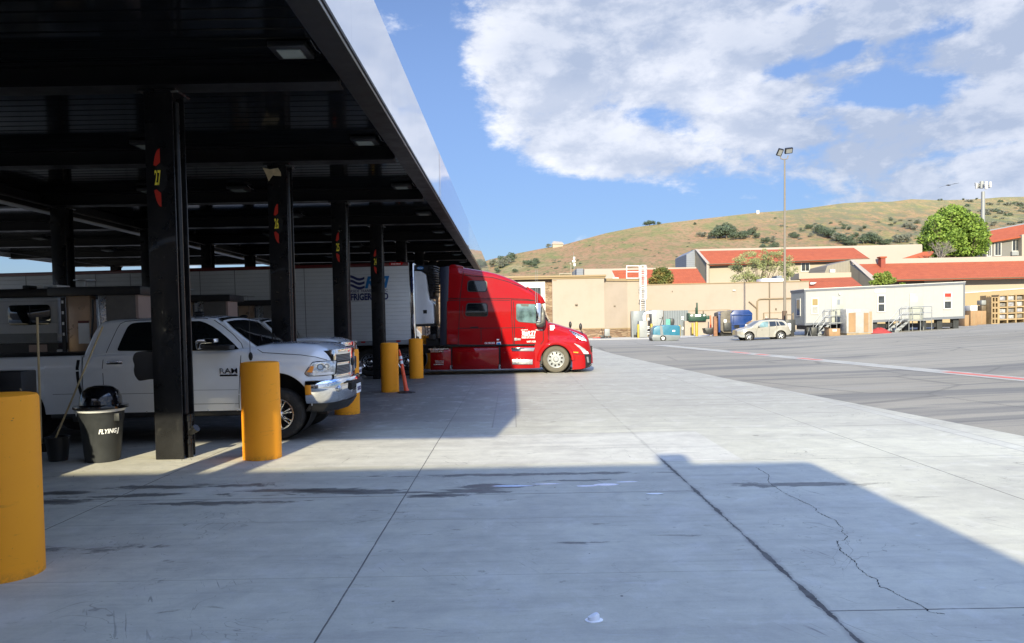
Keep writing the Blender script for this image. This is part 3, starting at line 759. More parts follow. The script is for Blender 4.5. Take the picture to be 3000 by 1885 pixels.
def asph_mat():
    m_ = bpy.data.materials.new('worn_asphalt'); m_.use_nodes = True
    g = NG(m_.node_tree); b = g.n['Principled BSDF']; p = g.geo(); X, Y, Z = g.sep(p)
    rot = g.new('ShaderNodeMapping'); g.put(rot.inputs[0], p); rot.inputs['Rotation'].default_value = (0, 0, R(-12)); pr = rot.outputs[0]
    n1 = g.noise(p, .08, 5, .6); n3 = g.noise(p, 45, 4, .7)
    s1 = g.noise(g.scale(pr, .045, .55, 1), 1., 7, .62, .8); s2 = g.noise(g.scale(pr, .15, 2.6, 1), 1., 6, .62, .5)
    c = g.mix(g.map(n1, .3, .7), (.255, .23, .182), (.325, .295, .238))
    c = g.mix(g.map(s1, .49, .62, 0, .65, True), c, (.12, .118, .115)); c = g.mix(g.map(s2, .53, .66, 0, .55), c, (.12, .118, .115))
    c = g.mix(g.map(s1, .30, .42, .35, 0, True), c, (.27, .265, .25))
    c = g.mix(g.map(Y, 48, 70, 0, .55), c, (.30, .29, .27))
    c = g.mix(g.map(n3, .4, .7, 0, .3), c, (.08, .08, .08))
    g.put(b.inputs['Base Color'], c); b.inputs['Roughness'].default_value = .92; b.inputs['Specular IOR Level'].default_value = .15
    ck_ = g.new('ShaderNodeTexVoronoi', feature='DISTANCE_TO_EDGE'); g.put(ck_.inputs[0], g.vmath('ADD', p, g.vmath('MULTIPLY', g.comb(n3, n1, 0.), (.5, .5, 0)))); ck_.inputs['Scale'].default_value = .16
    c = g.mix(g.map(ck_.outputs[0], .0, .012, .45, 0), c, (.07, .068, .065)); g.put(b.inputs['Base Color'], c)
    g.put(b.inputs['Normal'], g.bump(n3, .5, .01)); return m_
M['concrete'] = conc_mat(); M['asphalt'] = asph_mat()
M['pad'] = mat('pale_concrete_pad', (.42, .40, .36), .8, var=.12, scale=.6, dirt=((.26, .24, .22), 1.5, .5))
M['paintw'] = mat('worn_white_paint', (.52, .50, .43), .7, var=.12, scale=2, dirt=((.25, .25, .24), 3, .8, .5))
M['paintr'] = mat('worn_red_paint', (.55, .13, .09), .7, var=.15, scale=2, dirt=((.28, .25, .22), 3, .8, .52))
M['gutter'] = mat('gutter_concrete', (.36, .34, .29), .8, var=.1, scale=.8, dirt=((.16, .155, .15), 1.2, .6, .5))
M['soil'] = mat('dry_soil', (.22, .18, .12), .95, var=.3, scale=.05)
def strip_sheet(name, m_, xs, ys, off, kind='structure'):
    b = MB(); vs = [(x, y, gz(x) + off) for y in ys for x in xs]; n = len(xs)
    b.add(vs, [(j*n+i, j*n+i+1, (j+1)*n+i+1, (j+1)*n+i) for j in range(len(ys)-1) for i in range(n-1)])
    o = b.build(name, m_, smooth=False); o['kind'] = kind; return o
strip_sheet('ground', M['soil'], [-2500, -300, -60, 0, 15, 90, 400, 2500], [-600, -60, 0, 60, 160, 3000], -.03)
strip_sheet('asphalt_lot', M['asphalt'], [-60, -20, 0, 15, 90, 120], [-60, 0, 40, 95], -.006)
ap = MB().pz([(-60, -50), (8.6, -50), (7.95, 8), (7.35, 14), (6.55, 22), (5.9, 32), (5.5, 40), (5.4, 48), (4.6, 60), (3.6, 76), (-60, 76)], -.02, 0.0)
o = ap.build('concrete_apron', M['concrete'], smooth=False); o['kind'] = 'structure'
pd = MB().pz([(3.9, 69.5), (15, 69.2), (15, 78), (3.6, 78)], -.02, .02)
pd.add([(15, 69.2, .02), (24, 69, gz(24)+.02), (24, 78, gz(24)+.02), (15, 78, .02)], [(0, 1, 2, 3)])
o = pd.build('sidewalk', M['pad'], smooth=False); o['kind'] = 'structure'
# valley gutter with worn white edging and red paint
def gline(pts, w, name, m_, off):
    b = MB(); vs = []
    for i, p in enumerate(pts):
        q0, q1 = Vector(pts[max(0, i-1)]), Vector(pts[min(len(pts)-1, i+1)]); t = (q1 - q0).normalized(); nn = Vector((-t.y, t.x)) * w / 2
        for sg in (1, -1): x, y = p[0] + sg * nn.x, p[1] + sg * nn.y; vs.append((x, y, gz(x) + off))
    b.add(vs, [(2*i, 2*i+1, 2*i+3, 2*i+2) for i in range(len(pts)-1)])
    o = b.build(name, m_, smooth=False); o['kind'] = 'structure'; return o
ga, gb = Vector((10.7, 50.0)), Vector((14.2, 20.0)); gd = (gb - ga)
def gpt(t, s=0.): q = ga + gd * t; nn = Vector((-gd.y, gd.x)).normalized(); return (q.x + nn.x * s, q.y + nn.y * s)
seg = [i / 12 for i in range(-1, 15)]
gline([gpt(t) for t in seg], .85, 'gutter', M['gutter'], -.001)
gline([gpt(t, .42) for t in seg], .10, 'white_line', M['paintw'], .003)
gline([gpt(t, -.40) for t in seg], .06, 'white_line', M['paintw'], .003)
for a_, c_ in ((.33, .40), (.43, .47), (.57, .63), (.88, 1.15)):
    gline([gpt(a_, .08), gpt((a_+c_)/2, .08), gpt(c_, .08)], .36, 'red_line', M['paintr'], .003)
def seen_line(a, c, w, n=4):
    A, B = GP(*a, z=.35), GP(*c, z=.35)
    gline([(A.x + (B.x-A.x)*i/n, A.y + (B.y-A.y)*i/n) for i in range(n+1)], w, 'white_line', M['paintw'], .003)
gline([(27.0, 47.0), (32.0, 47.6)], .12, 'white_line', M['paintw'], .003)
gline([(24.0, 51.5), (28.5, 52.0)], .10, 'white_line', M['paintw'], .003)
gline([(20.2, 52.0), (23.5, 54.2)], .10, 'white_line', M['paintw'], .003)
# wandering crack
zc = lambda x, y: GP(1900 + x / 2.189, 1280 + y / 2.189, .0015)
ck = [(690,195),(735,225),(770,245),(768,290),(800,315),(850,350),(910,380),(975,410),(1030,435),(1065,455),(1085,485),(1150,515),(1200,535),(1215,565),(1245,580),(1238,610),(1275,640),(1245,665),(1210,670),(1220,705),(1235,735),(1280,765),(1325,800),(1335,830),(1370,865),(1400,885),(1440,905),(1470,920),(1480,960),(1530,975),(1580,1000),(1640,1035),(1700,1060),(1760,1090),(1800,1125),(1850,1130),(1900,1135)]
b = MB(); random.seed(3); pts = []
for (a, c) in zip(ck, ck[1:]):
    A, B = zc(*a), zc(*c)
    for i in range(6):
        q = A.lerp(B, i / 6); pts.append(Vector((q.x + random.uniform(-.009, .009), q.y + random.uniform(-.012, .012), .0015)))
vs = []
for i, p in enumerate(pts):
    t = (pts[min(i+1, len(pts)-1)] - pts[max(i-1, 0)]).normalized(); nn = Vector((-t.y, t.x, 0)); w = random.uniform(.001, .0065)
    vs += [p + nn * w, p - nn * w * random.uniform(.2, 1)]
b.add(vs, [(2*i, 2*i+1, 2*i+3, 2*i+2) for i in range(len(pts)-1)])
o = b.build('ground_crack', M['gap'], smooth=False); o['kind'] = 'structure'

# ================================================================ hills
ridge = interp([(200,985),(900,925),(1200,850),(1320,800),(1434,761),(1520,742),(1602,726),(1650,718),(1774,684),(1863,666),(1961,653),(2073,640),(2222,623),(2297,618),(2375,609),(2468,596),(2561,591),(2608,592),(2670,584),(2748,587),(2842,585),(2904,581),(2935,578),(3000,577),(3300,560),(3700,560),(4400,600)])
HD0, HD1 = 190., 560.
def hill_at(px, t):
    """px: bearing given as a photo column; t 0 at the foot .. 1 on the ridge"""
    D = HD0 + (HD1 - HD0) * t
    top = P(px, ridge(px), HD1); rel = (top.z - CAMZ) / HD1
    base = -.012
    s_ = t ** .85 if t < 1 else 1.
    tan_ = base + (rel - base) * s_
    x = top.x / HD1 * D
    z = CAMZ + tan_ * D
    am = 9. * max(0., min(1., t * 2.2)) * max(0., 1 - t) ** .8
    nn = mnoise.noise(Vector((x * .011, D * .006, 1.7))) * 1.3 + mnoise.noise(Vector((x * .03, D * .014, 4.2))) * .5
    z += am * nn
    if t > 1: z -= (t - 1) * 190
    return Vector((x, D, z))
def hill_seen(px, py):
    best = None
    for i in range(8, 101):
        t = i / 100; q = hill_at(px, t); yy = project(q)[1]
        if yy <= py: return hill_at(px, t - .004)
    return hill_at(px, .995)
cols = list(range(150, 4400, 14)); rows = [i / 70 for i in range(0, 71)] + [1.03, 1.1, 1.3]
b = MB(); b.add([hill_at(c, t) for t in rows for c in cols], [(j*len(cols)+i, j*len(cols)+i+1, (j+1)*len(cols)+i+1, (j+1)*len(cols)+i) for j in range(len(rows)-1) for i in range(len(cols)-1)])
def hill_mat():
    m_ = bpy.data.materials.new('dry_grass_hill'); m_.use_nodes = True
    g = NG(m_.node_tree); b = g.n['Principled BSDF']; p = g.geo(); X, Y, Z = g.sep(p)
    n1 = g.noise(g.scale(p, 1, .55, 2.2), .014, 6, .62, .7); n2 = g.noise(g.scale(p, 1, .5, 2), .06, 7, .68, .4); n3 = g.noise(g.scale(p, 1, .6, 1), .35, 5, .75); n4 = g.noise(p, .9, 3, .7)
    c = g.ramp(n1, [(.30, (.23, .178, .09)), (.43, (.28, .19, .11)), (.52, (.31, .175, .105)), (.62, (.225, .178, .09)), (.72, (.31, .26, .145))])
    c = g.mix(g.map(n2, .50, .64, 0, .80), c, (.16, .185, .07)); c = g.mix(g.map(n2, .28, .44, .5, 0), c, (.36, .25, .155))
    c = g.mix(g.map(n3, .48, .62, 0, .85), c, (.11, .13, .055)); c = g.mix(g.map(n4, .5, .75, 0, .4), c, (.13, .12, .06)); c = g.mix(g.map(n4, .25, .42, .3, 0), c, (.40, .33, .18))
    # scrub-covered right-hand slope and bare orange earth
    right = g.map(X, 120, 230, 0, 1, True); v = g.noise(g.scale(p, 1, .6, 1), .11, 6, .75)
    c = g.mix(g.math('MULTIPLY', right, g.map(v, .46, .56, 0, .75)), c, (.115, .125, .085))
    c = g.mix(g.math('MULTIPLY', right, g.map(v, .34, .44, .5, 0)), c, (.38, .24, .13))
    rg = g.map(Z, 60, 85, 0, .3); c = g.mix(rg, c, (.30, .28, .13))
    g.put(b.inputs['Base Color'], c); b.inputs['Roughness'].default_value = .95; b.inputs['Specular IOR Level'].default_value = .1
    g.put(b.inputs['Normal'], g.bump(g.math('ADD', n3, g.math('MULTIPLY', n4, .5)), .8, 1.2)); return m_
M['hill'] = hill_mat()
o = b.build('hill', M['hill']); o['kind'] = 'structure'
# ================================================================ canopy
CZ = 5.2; FT = 6.48; CX1 = -1.89; CX0 = -23.1; CY0 = -.7; CY1 = 40.4; CY2 = 64.
ROWS = [.7 + 4.8 * k for k in range(9)]; ROWS2 = [5.5 + 4.8 * k for k in range(8, 13)]
cp = thing('fuel_canopy', 'huge black fuel canopy with a glossy white fascia over the pump lanes', 'canopy', (-12, 20, 0))
def fascmat():
    m_ = bpy.data.materials.new('gloss_white_fascia'); m_.use_nodes = True
    g = NG(m_.node_tree); b = g.n['Principled BSDF']; p = g.geo(); X, Y, Z = g.sep(p)
    fr = g.math('ABSOLUTE', g.math('SUBTRACT', g.math('FRACT', g.math('DIVIDE', Y, 3.05)), .5))
    s_ = g.map(fr, .494, .5, 0, 1)
    n = g.noise(p, .6, 3, .5)
    c = g.mix(g.map(n, .3, .7), (.80, .81, .83), (.86, .87, .88)); c = g.mix(g.math('MULTIPLY', s_, .25), c, (.2, .2, .2))
    g.put(b.inputs['Base Color'], c); b.inputs['Roughness'].default_value = .28; b.inputs['Specular IOR Level'].default_value = .6
    b.inputs['Coat Weight'].default_value = 1.; b.inputs['Coat Roughness'].default_value = .02; b.inputs['Coat IOR'].default_value = 1.6
    w = g.noise(g.scale(p, 1, .7, .5), .9, 2, .5)
    bn = g.bump(w, .05, .05); g.put(b.inputs['Coat Normal'], bn); return m_
M['fascia'] = fascmat()
def signpan():
    m_ = bpy.data.materials.new('lavender_sign_panel'); m_.use_nodes = True
    g = NG(m_.node_tree); b = g.n['Principled BSDF']; g.put(b.inputs['Base Color'], (.25, .25, .62)); b.inputs['Roughness'].default_value = .25
    b.inputs['Coat Weight'].default_value = 1; b.inputs['Coat Roughness'].default_value = .02; b.inputs['Coat IOR'].default_value = 1.7; return m_
M['signp'] = signpan()
b = MB(); b.box(CX1 - .05, CX1, CY0, CY2, CZ, FT); b.box(CX0, CX1 - .05, CY0, CY0 + .05, CZ, FT); b.box(CX0, CX0 + .05, CY0 + .05, CY1, CZ, FT); b.box(CX0 + .05, -13.0, CY1 - .05, CY1, CZ, FT); b.box(-12.99, CX1 - .05, CY2 - .05, CY2, CZ, FT)
b.build('fascia', M['fascia'], cp, smooth=False)
b = MB().box(CX1 + .002, CX1 + .005, 20.6, 34.0, CZ + .02, FT - .02); sp = b.build('sign_panel', M['signp'], cp, smooth=False)
b = MB().box(CX1 + .002, CX1 + .005, 20.25, 20.595, CZ + .02, FT - .02); b.build('sign_border', mat('pale_orange_stripe', (.75, .62, .56), .3, coat=1.), cp, smooth=False)
MB().box(CX1 - .36, CX1 - .052, CY0 + .05, CY2 - .05, CZ - .01, CZ + .02).build('soffit', mat('soffit_dark_brown', (.016, .0145, .0135), .38, var=.2, spec=.25), cp, smooth=False)
b = MB(); b.box(CX0 + .05, CX1 - .36, CY0 + .05, CY1 - .06, 5.46, 5.52); b.box(-12.95, CX1 - .36, CY1 - .05, CY2 - .05, 5.46, 5.52)
b.build('ceiling_deck', M['deck'], cp, smooth=False)
b = MB(); b.box(CX0 + .06, CX1 - .06, CY0 + .06, CY1 - .06, 6.2, 6.25); b.box(-12.9, CX1 - .06, CY1, CY2 - .06, 6.2, 6.25)
b.build('roof', M['soffit'], cp, smooth=False)
MB().box(CX1 - .40, CX1 - .361, CY0 + .05, CY2 - .05, CZ + .021, 5.458).build('inner_edge', M['soffit'], cp, smooth=False)
for y in ROWS + ROWS2:
    x0 = CX0 + .06 if y < CY1 else -12.9
    for xx0, xx1 in ((x0, -12.75), (-12.45, CX1 - .41)) if x0 < -13 else ((-12.45, CX1 - .41),):
        bb = MB(); bb.box(xx0, xx1, y - .19, y + .19, 5.13, 5.16); bb.box(xx0, xx1, y - .05, y + .05, 5.16, 5.42); bb.box(xx0, xx1, y - .19, y + .19, 5.42, 5.456)
        bb.build('beam', M['beamblk'], cp, smooth=False)
bb = MB(); bb.box(-12.72, -12.48, CY0 + .06, CY2 - .07, 5.05, 5.44); bb.build('valley_beam', M['beamblk'], cp, smooth=False)
MB().box(-12.74, -12.46, CY0 + .07, CY2 - .08, 5.02, 5.047).build('valley_flashing', M['galv'], cp, smooth=False)
for xx in (-12.1, -20.9):
    MB().tube([(xx, 3, 5.1), (xx, CY1 - .5, 5.1)], .03, 8).build('conduit', M['dark'], cp)
MB().box(CX1 - .02, CX1 + .006, CY0, CY2, CZ - .012, CZ + .03).build('lower_trim', M['dark'], cp, smooth=False)
# lights under the deck
def ceil_light(x, y):
    t = thing('ceiling_light', None, 'ceiling light', (x, y, 5.45), 'recessed square lights under the canopy')
    MB().box(x - .24, x + .24, y - .24, y + .24, 5.36, 5.44).build('housing', M['black'], t, bevel=.015)
    MB().box(x - .15, x + .15, y - .15, y + .15, 5.345, 5.358).build('lens', mat('frosted_lens', (.24, .27, .26), .35, var=.15, coat=.2), t, smooth=False)
    MB().tube([(x + .30, y - .2, 5.45), (x + .32, y, 5.40), (x + .33, y + .18, 5.42)], .006, 5).build('latch_wire', M['galv'], t)
    return t
L0 = None
def cl_label(i, x):
    return ['nearest row','second row','third row','fourth row','fifth row','sixth row','seventh row','eighth row','ninth row','tenth row','eleventh row'][i]
for i, y in enumerate(ROWS[1:] + ROWS2[:2]):
    for x in (-2.78, -7.0, -9.3, -13.9, -18.2):
        if x < -12.9 and y > CY1: continue
        if x == -9.3 and i % 2 == 0: continue
        if L0 is None: L0 = ceil_light(x, y - .62); o = L0
        else: o = dup(L0, (x, y - .62, 5.45), 'x')
        pos = {-2.78: 'beside the white fascia', -7.0: 'just behind the front column line', -9.3: 'midway between two column lines', -13.9: 'past the valley beam', -18.2: 'near the far edge'}[x]
        o['label'] = 'square black canopy light %s, in the %s of lights' % (pos, cl_label(i, x))
# columns
def column(x, y):
    t = thing('canopy_column', None, 'column', (x, y, 0), 'black steel columns holding the canopy')
    w, d = .198, .40
    b = MB(); b.box(x - w, x + w, y, y + .035, .0, 5.128); b.box(x - w, x + w, y + d - .035, y + d, 0, 5.128); b.box(x - .10, x + .10, y + .036, y + d - .036, 0, 5.127)
    b.build('shaft', M['steelblk'], t, bevel=.012, smooth=True)
    b = MB(); b.box(x - .26, x + .26, y - .04, y + .44, 5.10, 5.128); b.build('cap_plate', M['steelblk'], t, smooth=False)
    return t
def column_front(x, y, num):
    t = column(x, y)
    w = .19
    b = MB().tube([(x + .155, y + .2, .62), (x + .155, y + .2, 5.0)], .045, 12); b.build('downspout', M['steelblk'], t)
    b = MB().tube([(x + .20, y + .18, 0), (x + .20, y + .18, .62)], .052, 14); b.tube([(x + .20, y + .18, .20), (x + .20, y + .18, .26)], .066, 14); b.tube([(x + .20, y + .18, .52), (x + .20, y + .18, .62)], .068, 14)
    b.tube([(x + .20, y + .17, .33), (x + .30, y + .14, .40)], .048, 12); b.tube([(x + .30, y + .14, .40), (x + .335, y + .13, .425)], .056, 12)
    b.build('drain_pipe', M['steelblk'], t)
    b = MB().add([], []); b.slab([(x + .18, y - .012, 5.17 - .07), (x + .38, y - .25, 5.03), (x + .39, y - .24, 5.01), (x + .19, y - .0, 5.08)], (.0, .03, .01)); b.build('bracket', M['galv'], t, smooth=False)
    cx, cz = x - .045, 3.92
    pts = []
    for i in range(15):
        a = math.pi / 2 + math.pi * i / 14; pts.append((cx + .05 + .10 * math.cos(a), cz + .40 * math.sin(a)))
    up = [p for p in pts if p[1] > cz + .19] ; lo = [p for p in pts if p[1] < cz - .19]
    def arc(sg): return [(cx + .05, cz + sg * .40)] + [p for p in (pts if sg > 0 else pts[::-1]) if sg * (p[1] - cz) > .17] + [(cx - .01, cz + sg * .16), (cx + .05, cz + sg * .21)]
    for sg in (1, -1):
        MB().py(arc(sg), y - .006, y - .0005).build('sign_arc', M['redtxt'], t, smooth=False)
    MB().py([(cx + .055 + .085 * math.cos(a_), cz + .19 * math.sin(a_)) for a_ in [2 * math.pi * i / 28 for i in range(28)]], y - .004, y - .0004).build('sign_disc', M['gap'], t, smooth=False)
    if num: text(str(num), cx - .03, cz - .105, cx + .055, cz + .105, y - .0045, M['yeltxt'], t, 'lane_number', bold=.015)
    return t
CXF0 = -4.82
ord_ = {5.5: 'x'}
nums = {10.3: 27, 15.1: 26, 19.9: 25, 24.7: 24, 29.5: 23}
lab = {10.3: 'nearest black canopy column, lane number 27 on it, pickup door behind', 15.1: 'black canopy column with lane number 26 and torn cloth at its top',
       19.9: 'black canopy column numbered 25, just past the pickup nose', 24.7: 'thin-looking black column numbered 24 in front of the trailer lettering', 29.5: 'black canopy column behind the red tractor and its white trailer'}
for y in ROWS + ROWS2:
    y = round(y, 2); CXF = CXF0 + .0245 * (y - 10.3) if y > 9 else -4.70
    if y < 9: 
        t = column(CXF, y); t['label'] = 'black canopy column out of view to the left, %s' % ('beside the nearest bollard' if y > 3 else 'level with the viewer'); continue
    if y in nums: t = column_front(CXF, y, nums[y]); t['label'] = lab[y]
    elif y < 45: 
        t = column(CXF, y); t['label'] = 'black canopy column far behind the trailer, %s' % ('first' if y < 35 else 'second') + ' past the red tractor'
names2 = ['first', 'second', 'third', 'fourth', 'fifth', 'sixth', 'seventh', 'eighth']
c0 = None
for line, xx in (('middle', -12.1), ('far left', -20.9)):
    for k, y in enumerate(ROWS[1:]):
        if y < 14: continue
        if c0 is None: c0 = column(xx, y); c = c0
        else: c = dup(c0, (xx, y, 0), 'x')
        c['label'] = 'black column of the %s line, %s one back, under the canopy' % (line, names2[k - 2])
# torn flap at column 26
b = MB(); q = Q(500, 480, 3.6017, 15.05)
fl = q.l([(975,45),(1050,62),(1140,50),(1165,95),(1165,130),(1105,132),(1085,125),(1050,160),(1040,188),(1015,120)])
b.slab([(x, 15.02 + .02 * math.sin(i * 2), z) for i, (x, z) in enumerate(fl)], (0, .012, 0))
tag(b.build('torn_cloth', M['burlap'], None), 'torn tan cloth hanging at the top of column 26', 'cloth')
# bollards
def bollard(x, y, r, h, label):
    t = thing('bollard', label, 'bollard', (x, y, 0), 'thick yellow bollards at the lane ends')
    MB().lathe([(r, 0), (r, h - .035), (r - .012, h - .008), (r - .05, h), (0, h + .012)], (x, y, 0), 'z', 56).build('post', M['orange'], t, ang=50)
    return t
bollard(-3.885, 5.57, .262, 1.37, 'nearest thick orange-yellow bollard, cut by the left picture edge')
bollard(-3.53, 10.33, .262, 1.35, 'orange-yellow bollard standing in front of the white pickup door and wheel')
bollard(-3.44, 15.3, .26, 1.34, 'orange-yellow bollard half hidden behind the pickup front bumper')
bollard(-3.33, 20.05, .24, 1.33, 'orange-yellow bollard with the orange marker post leaning on it')
bollard(-3.23, 24.85, .235, 1.33, 'orange-yellow bollard before the chrome drive wheel of the tractor')
bollard(-3.35, 29.9, .25, 1.33, 'yellow bollard seen through the gap between trailer and red cab')
# leaning delineator
t = thing('marker_post', 'orange rubber marker post with two white bands leaning against a bollard', 'marker post', (-2.75, 19.75, 0))
q = Q(820, 960, 5.0167, 19.7)
a0 = q(1735, 325); a1 = q(1860, 940)
A = Vector((a0[0], 19.9, a0[1])); B = Vector((a1[0], 19.7, .04)); 
def lp(s_): return A.lerp(B, s_)
MB().tube([lp(0), lp(.03), lp(.12), lp(.5), lp(.9), lp(1)], [.012, .022, .032, .045, .055, .075], 16).build('post', M['cone'], t)
for s0, s1 in ((.17, .24), (.28, .35)):
    MB().tube([lp(s0), lp(s1)], [.039 + .02 * s0, .040 + .02 * s1], 16).build('reflective_band', M['whitetxt'], t)
MB().lathe([(.24, 0), (.24, .02), (.20, .035), (.08, .06), (0, .06)], (B.x, B.y, 0), 'z', 8).build('base', M['black'], t)
# dispensers between the column lines
def dispenser(y, n, full):
    x0, x1 = -9.45, -7.55
    t = thing('fuel_dispenser', None, 'fuel dispenser', (x0 + .9, y, 0), 'fuel dispensers on the islands')
    b = MB().box(x0, x1, y - .1, y + .95, 2.53, 2.71); b.build('header', M['black'], t, bevel=.02)
    b = MB().box(x0 + .22, x1 - .12, y + .02, y + .8, 0, 1.38); b.build('cabinet', M['black'], t, bevel=.02)
    b = MB().box(x0 + .30, x0 + .80, y + .02, y + .25, 1.38, 2.53); b.build('tan_panel', M['tanpanel'], t, bevel=.01)
    MB().box(x0 + .96, x0 + 1.12, y + .03, y + .3, 1.38, 2.53).build('steel_panel', M['alu'], t, bevel=.01)
    MB().box(x0 + 1.14, x1 - .16, y + .0, y + .6, 1.38, 2.53).build('grey_panel', M['graypan'], t, smooth=False)
    MB().box(x1 - .155, x1 - .10, y + .0, y + .7, 1.38, 2.53).build('end_panel', M['pinkpan'], t, smooth=False)
    MB().tube([(x0 + .88, y - .02, 2.45), (x0 + .90, y - .06, 2.1), (x0 + .86, y - .08, 1.7), (x0 + .90, y - .05, 1.3), (x0 + .84, y - .06, .8), (x0 + .95, y - .02, .5)], .022, 8).build('hose', M['black'], t)
    MB().tube([(x0 + .5, y + .4, 2.71), (x0 + .5, y + .4, 2.86)], .02, 6).tube([(x0 + .5, y + .4, 2.86), (x0 + .5, y + .4, 2.88)], .22, 14).build('antenna', M['galv'], t)
    s = MB().box(x0 + .22, x0 + .30, y - .02, y + .01, 1.3, 2.5); s.build('edge_strip', M['dark'], t, smooth=False)
    for k in range(4): MB().box(x0 + .24, x0 + .28, y - .026, y - .021, 1.72 + k * .22, 1.78 + k * .22).build('edge_mark', M['whitetxt'], t, smooth=False)
    MB().box(x0 + .55, x0 + .77, y - .0, y + .018, 1.55, 2.02).build('notice', M['paper'], t, smooth=False)
    MB().box(x0 + .55, x0 + .77, y - .004, y + .016, 1.97, 2.02).build('notice_heading', M['maroon'], t, smooth=False)
    if n: text(str(n), x0 + .40, 1.20, x0 + .58, 1.31, y + .016, M['lgrey'], t, 'lane_number', bold=.02)
    MB().box(x0 + .38, x0 + .62, y + .005, y + .018, .98, 1.10).build('sticker', mat('pale_blue_sticker', (.30, .40, .46), .5), t, smooth=False)
    return t
for y, n in ((15.2, 26), (20.0, 25), (24.8, 24), (29.6, None)):
    d_ = dispenser(y, n, True)
    d_['label'] = {15.2: 'fuel dispenser numbered 26 with tan lit panel behind the pickup cab', 20.0: 'fuel dispenser with dark header just right of the nearest column',
                   24.8: 'fuel dispenser seen behind the pickup roof, left of column 26', 29.6: 'farthest fuel dispenser, hidden behind the long white trailer'}[y]
# towel / squeegee holder on the nearest column
q = Q(0, 820, 3.6017, 10.38)
pl = roundpoly(q.l([(1440,765),(1500,755),(1620,757),(1640,1050),(1590,1050),(1470,1070),(1425,1010),(1415,950),(1425,900),(1403,840),(1415,790)]), .03, 3)
tag(MB().py(pl, 10.36, 10.62).build('towel_dispenser', mat('matt_black_plastic', (.015, .015, .016), .35, var=.3), None, bevel=.03, seg=3), 'rounded black towel and squeegee holder on the side of column 27', 'towel dispenser')
# bin
bx_, by_ = -5.77, 10.33
t = thing('trash_can', 'grey round trash can with a glossy black dome lid and white liner', 'trash can', (bx_, by_, 0))
MB().lathe([(.205, .03), (.21, .0), (.225, .03), (.272, .55), (.285, .58), (.29, .70), (.30, .715), (.285, .72), (.26, .70), (.2, .06), (0, .06)], (bx_, by_, 0), 'z', 40).build('body', M['concb'], t)
b = MB()
for a_ in (200, 340): c_, s_ = math.cos(R(a_)), math.sin(R(a_)); b.box(bx_ + .29*c_ - .05, bx_ + .29*c_ + .05, by_ + .29*s_ - .04, by_ + .29*s_ + .04, .57, .68)
b.build('handle', M['concb'], t, bevel=.01)
b = MB(); b.lathe([(.293, .70), (.305, .72), (.312, .735), (.300, .75), (.28, .74)], (bx_, by_, 0), 'z', 40); b.slab([(bx_-.33, by_-.12, .72), (bx_-.26, by_-.16, .73), (bx_-.27, by_-.14, .64), (bx_-.31, by_-.12, .66)], (.02, .03, 0)); b.build('liner', M['paper'], t)
ld = MB().lathe([(.345, .742), (.35, .755), (.345, .785), (.30, .79), (.272, .80), (.262, .90), (.225, .985), (.16, 1.035), (.08, 1.058), (0, 1.062)], (bx_, by_, 0), 'z', 40).build('lid', M['lid'], t, ang=50)
def wrap(u, w, t_):
    a = R(-70) + u * R(60); z_ = .385 + w * .085; rr = .225 + .047 * (z_ - .03) / .52 + .003 + .003 * t_
    return (bx_ + rr * math.cos(a), by_ + rr * math.sin(a), z_)
text('FLYING J', 0, 0, 1, 1, 0, M['whitetxt'], t, 'lettering', shear=.25, bold=.02, keep=wrap)
# mop bucket and two poles
t = thing('mop_bucket', 'small black mop bucket half hidden behind the nearest bollard', 'bucket', (-6.5, 10.4, 0))
q = Q(0, 820, 3.6017, 10.4)
MB().lathe([(.12, 0), (.155, .30), (.165, .34), (.15, .34), (.11, .03), (0, .03)], (-6.44, 10.4, 0), 'z', 24).build('bucket_body', M['black'], t)
MB().tube([(-6.60, 10.4, .33), (-6.55, 10.4, .20), (-6.33, 10.4, .22), (-6.28, 10.4, .33)], .008, 6).build('bail', M['galv'], t)
a = P(109, 930, 10.4); c = P(121, 1300, 10.4)
t = thing('broom', 'upright pale wooden broom pole standing in the black bucket', 'broom', tuple(c))
MB().tube([a, c], .0155, 10).build('pole', M['pole_w'], t); MB().box(c.x - .06, c.x + .06, c.y - .02, c.y + .02, c.z - .12, c.z).build('head', M['black'], t)
a = P(301, 957, 10.5); c = P(160, 1290, 10.3)
t = thing('broom', 'pale wooden pole leaning right across the pickup from the bucket', 'broom', tuple(c))
MB().tube([a, c], .0125, 10).build('pole', M['pole_w'], t); MB().box(c.x - .05, c.x + .05, c.y - .02, c.y + .02, c.z - .12, c.z).build('head', M['black'], t)
# dark box at the left edge
a = P(0, 1090, 9.2); c = P(64, 1150, 9.2)
tag(MB().box(a.x - .25, c.x, 9.2, 9.5, 0, a.z).build('squeegee_stand', M['black'], None, bevel=.015), 'plain black stand at the left edge behind the nearest bollard', 'stand')
# litter
c = GP(1738, 1818); t = thing('plastic_lid', 'crushed translucent white cup lying on the concrete near the camera', 'cup', tuple(c))
b = MB(); b.lathe([(.052, .0), (.053, .004), (.036, .006), (.034, .03), (.028, .036), (0, .037)], (0, 0, 0), 'z', 24)
b.v = [(c.x + x * (1.15 if x > 0 else .95), c.y + y * .8, z * (1 + .25 * math.sin(x * 60)) ) for x, y, z in b.v]; b.build('cup_shell', M['plastw'], t)
c = GP(1916, 1449); b = MB(); b.slab([(c.x-.09, c.y, .003), (c.x+.03, c.y-.03, .003), (c.x+.10, c.y-.01, .006), (c.x+.06, c.y+.03, .003), (c.x-.05, c.y+.025, .004)], (0, 0, .004))
tag(b.build('paper_scrap', M['paper'], None), 'flat white paper scrap on the concrete beside the broken joint', 'litter')
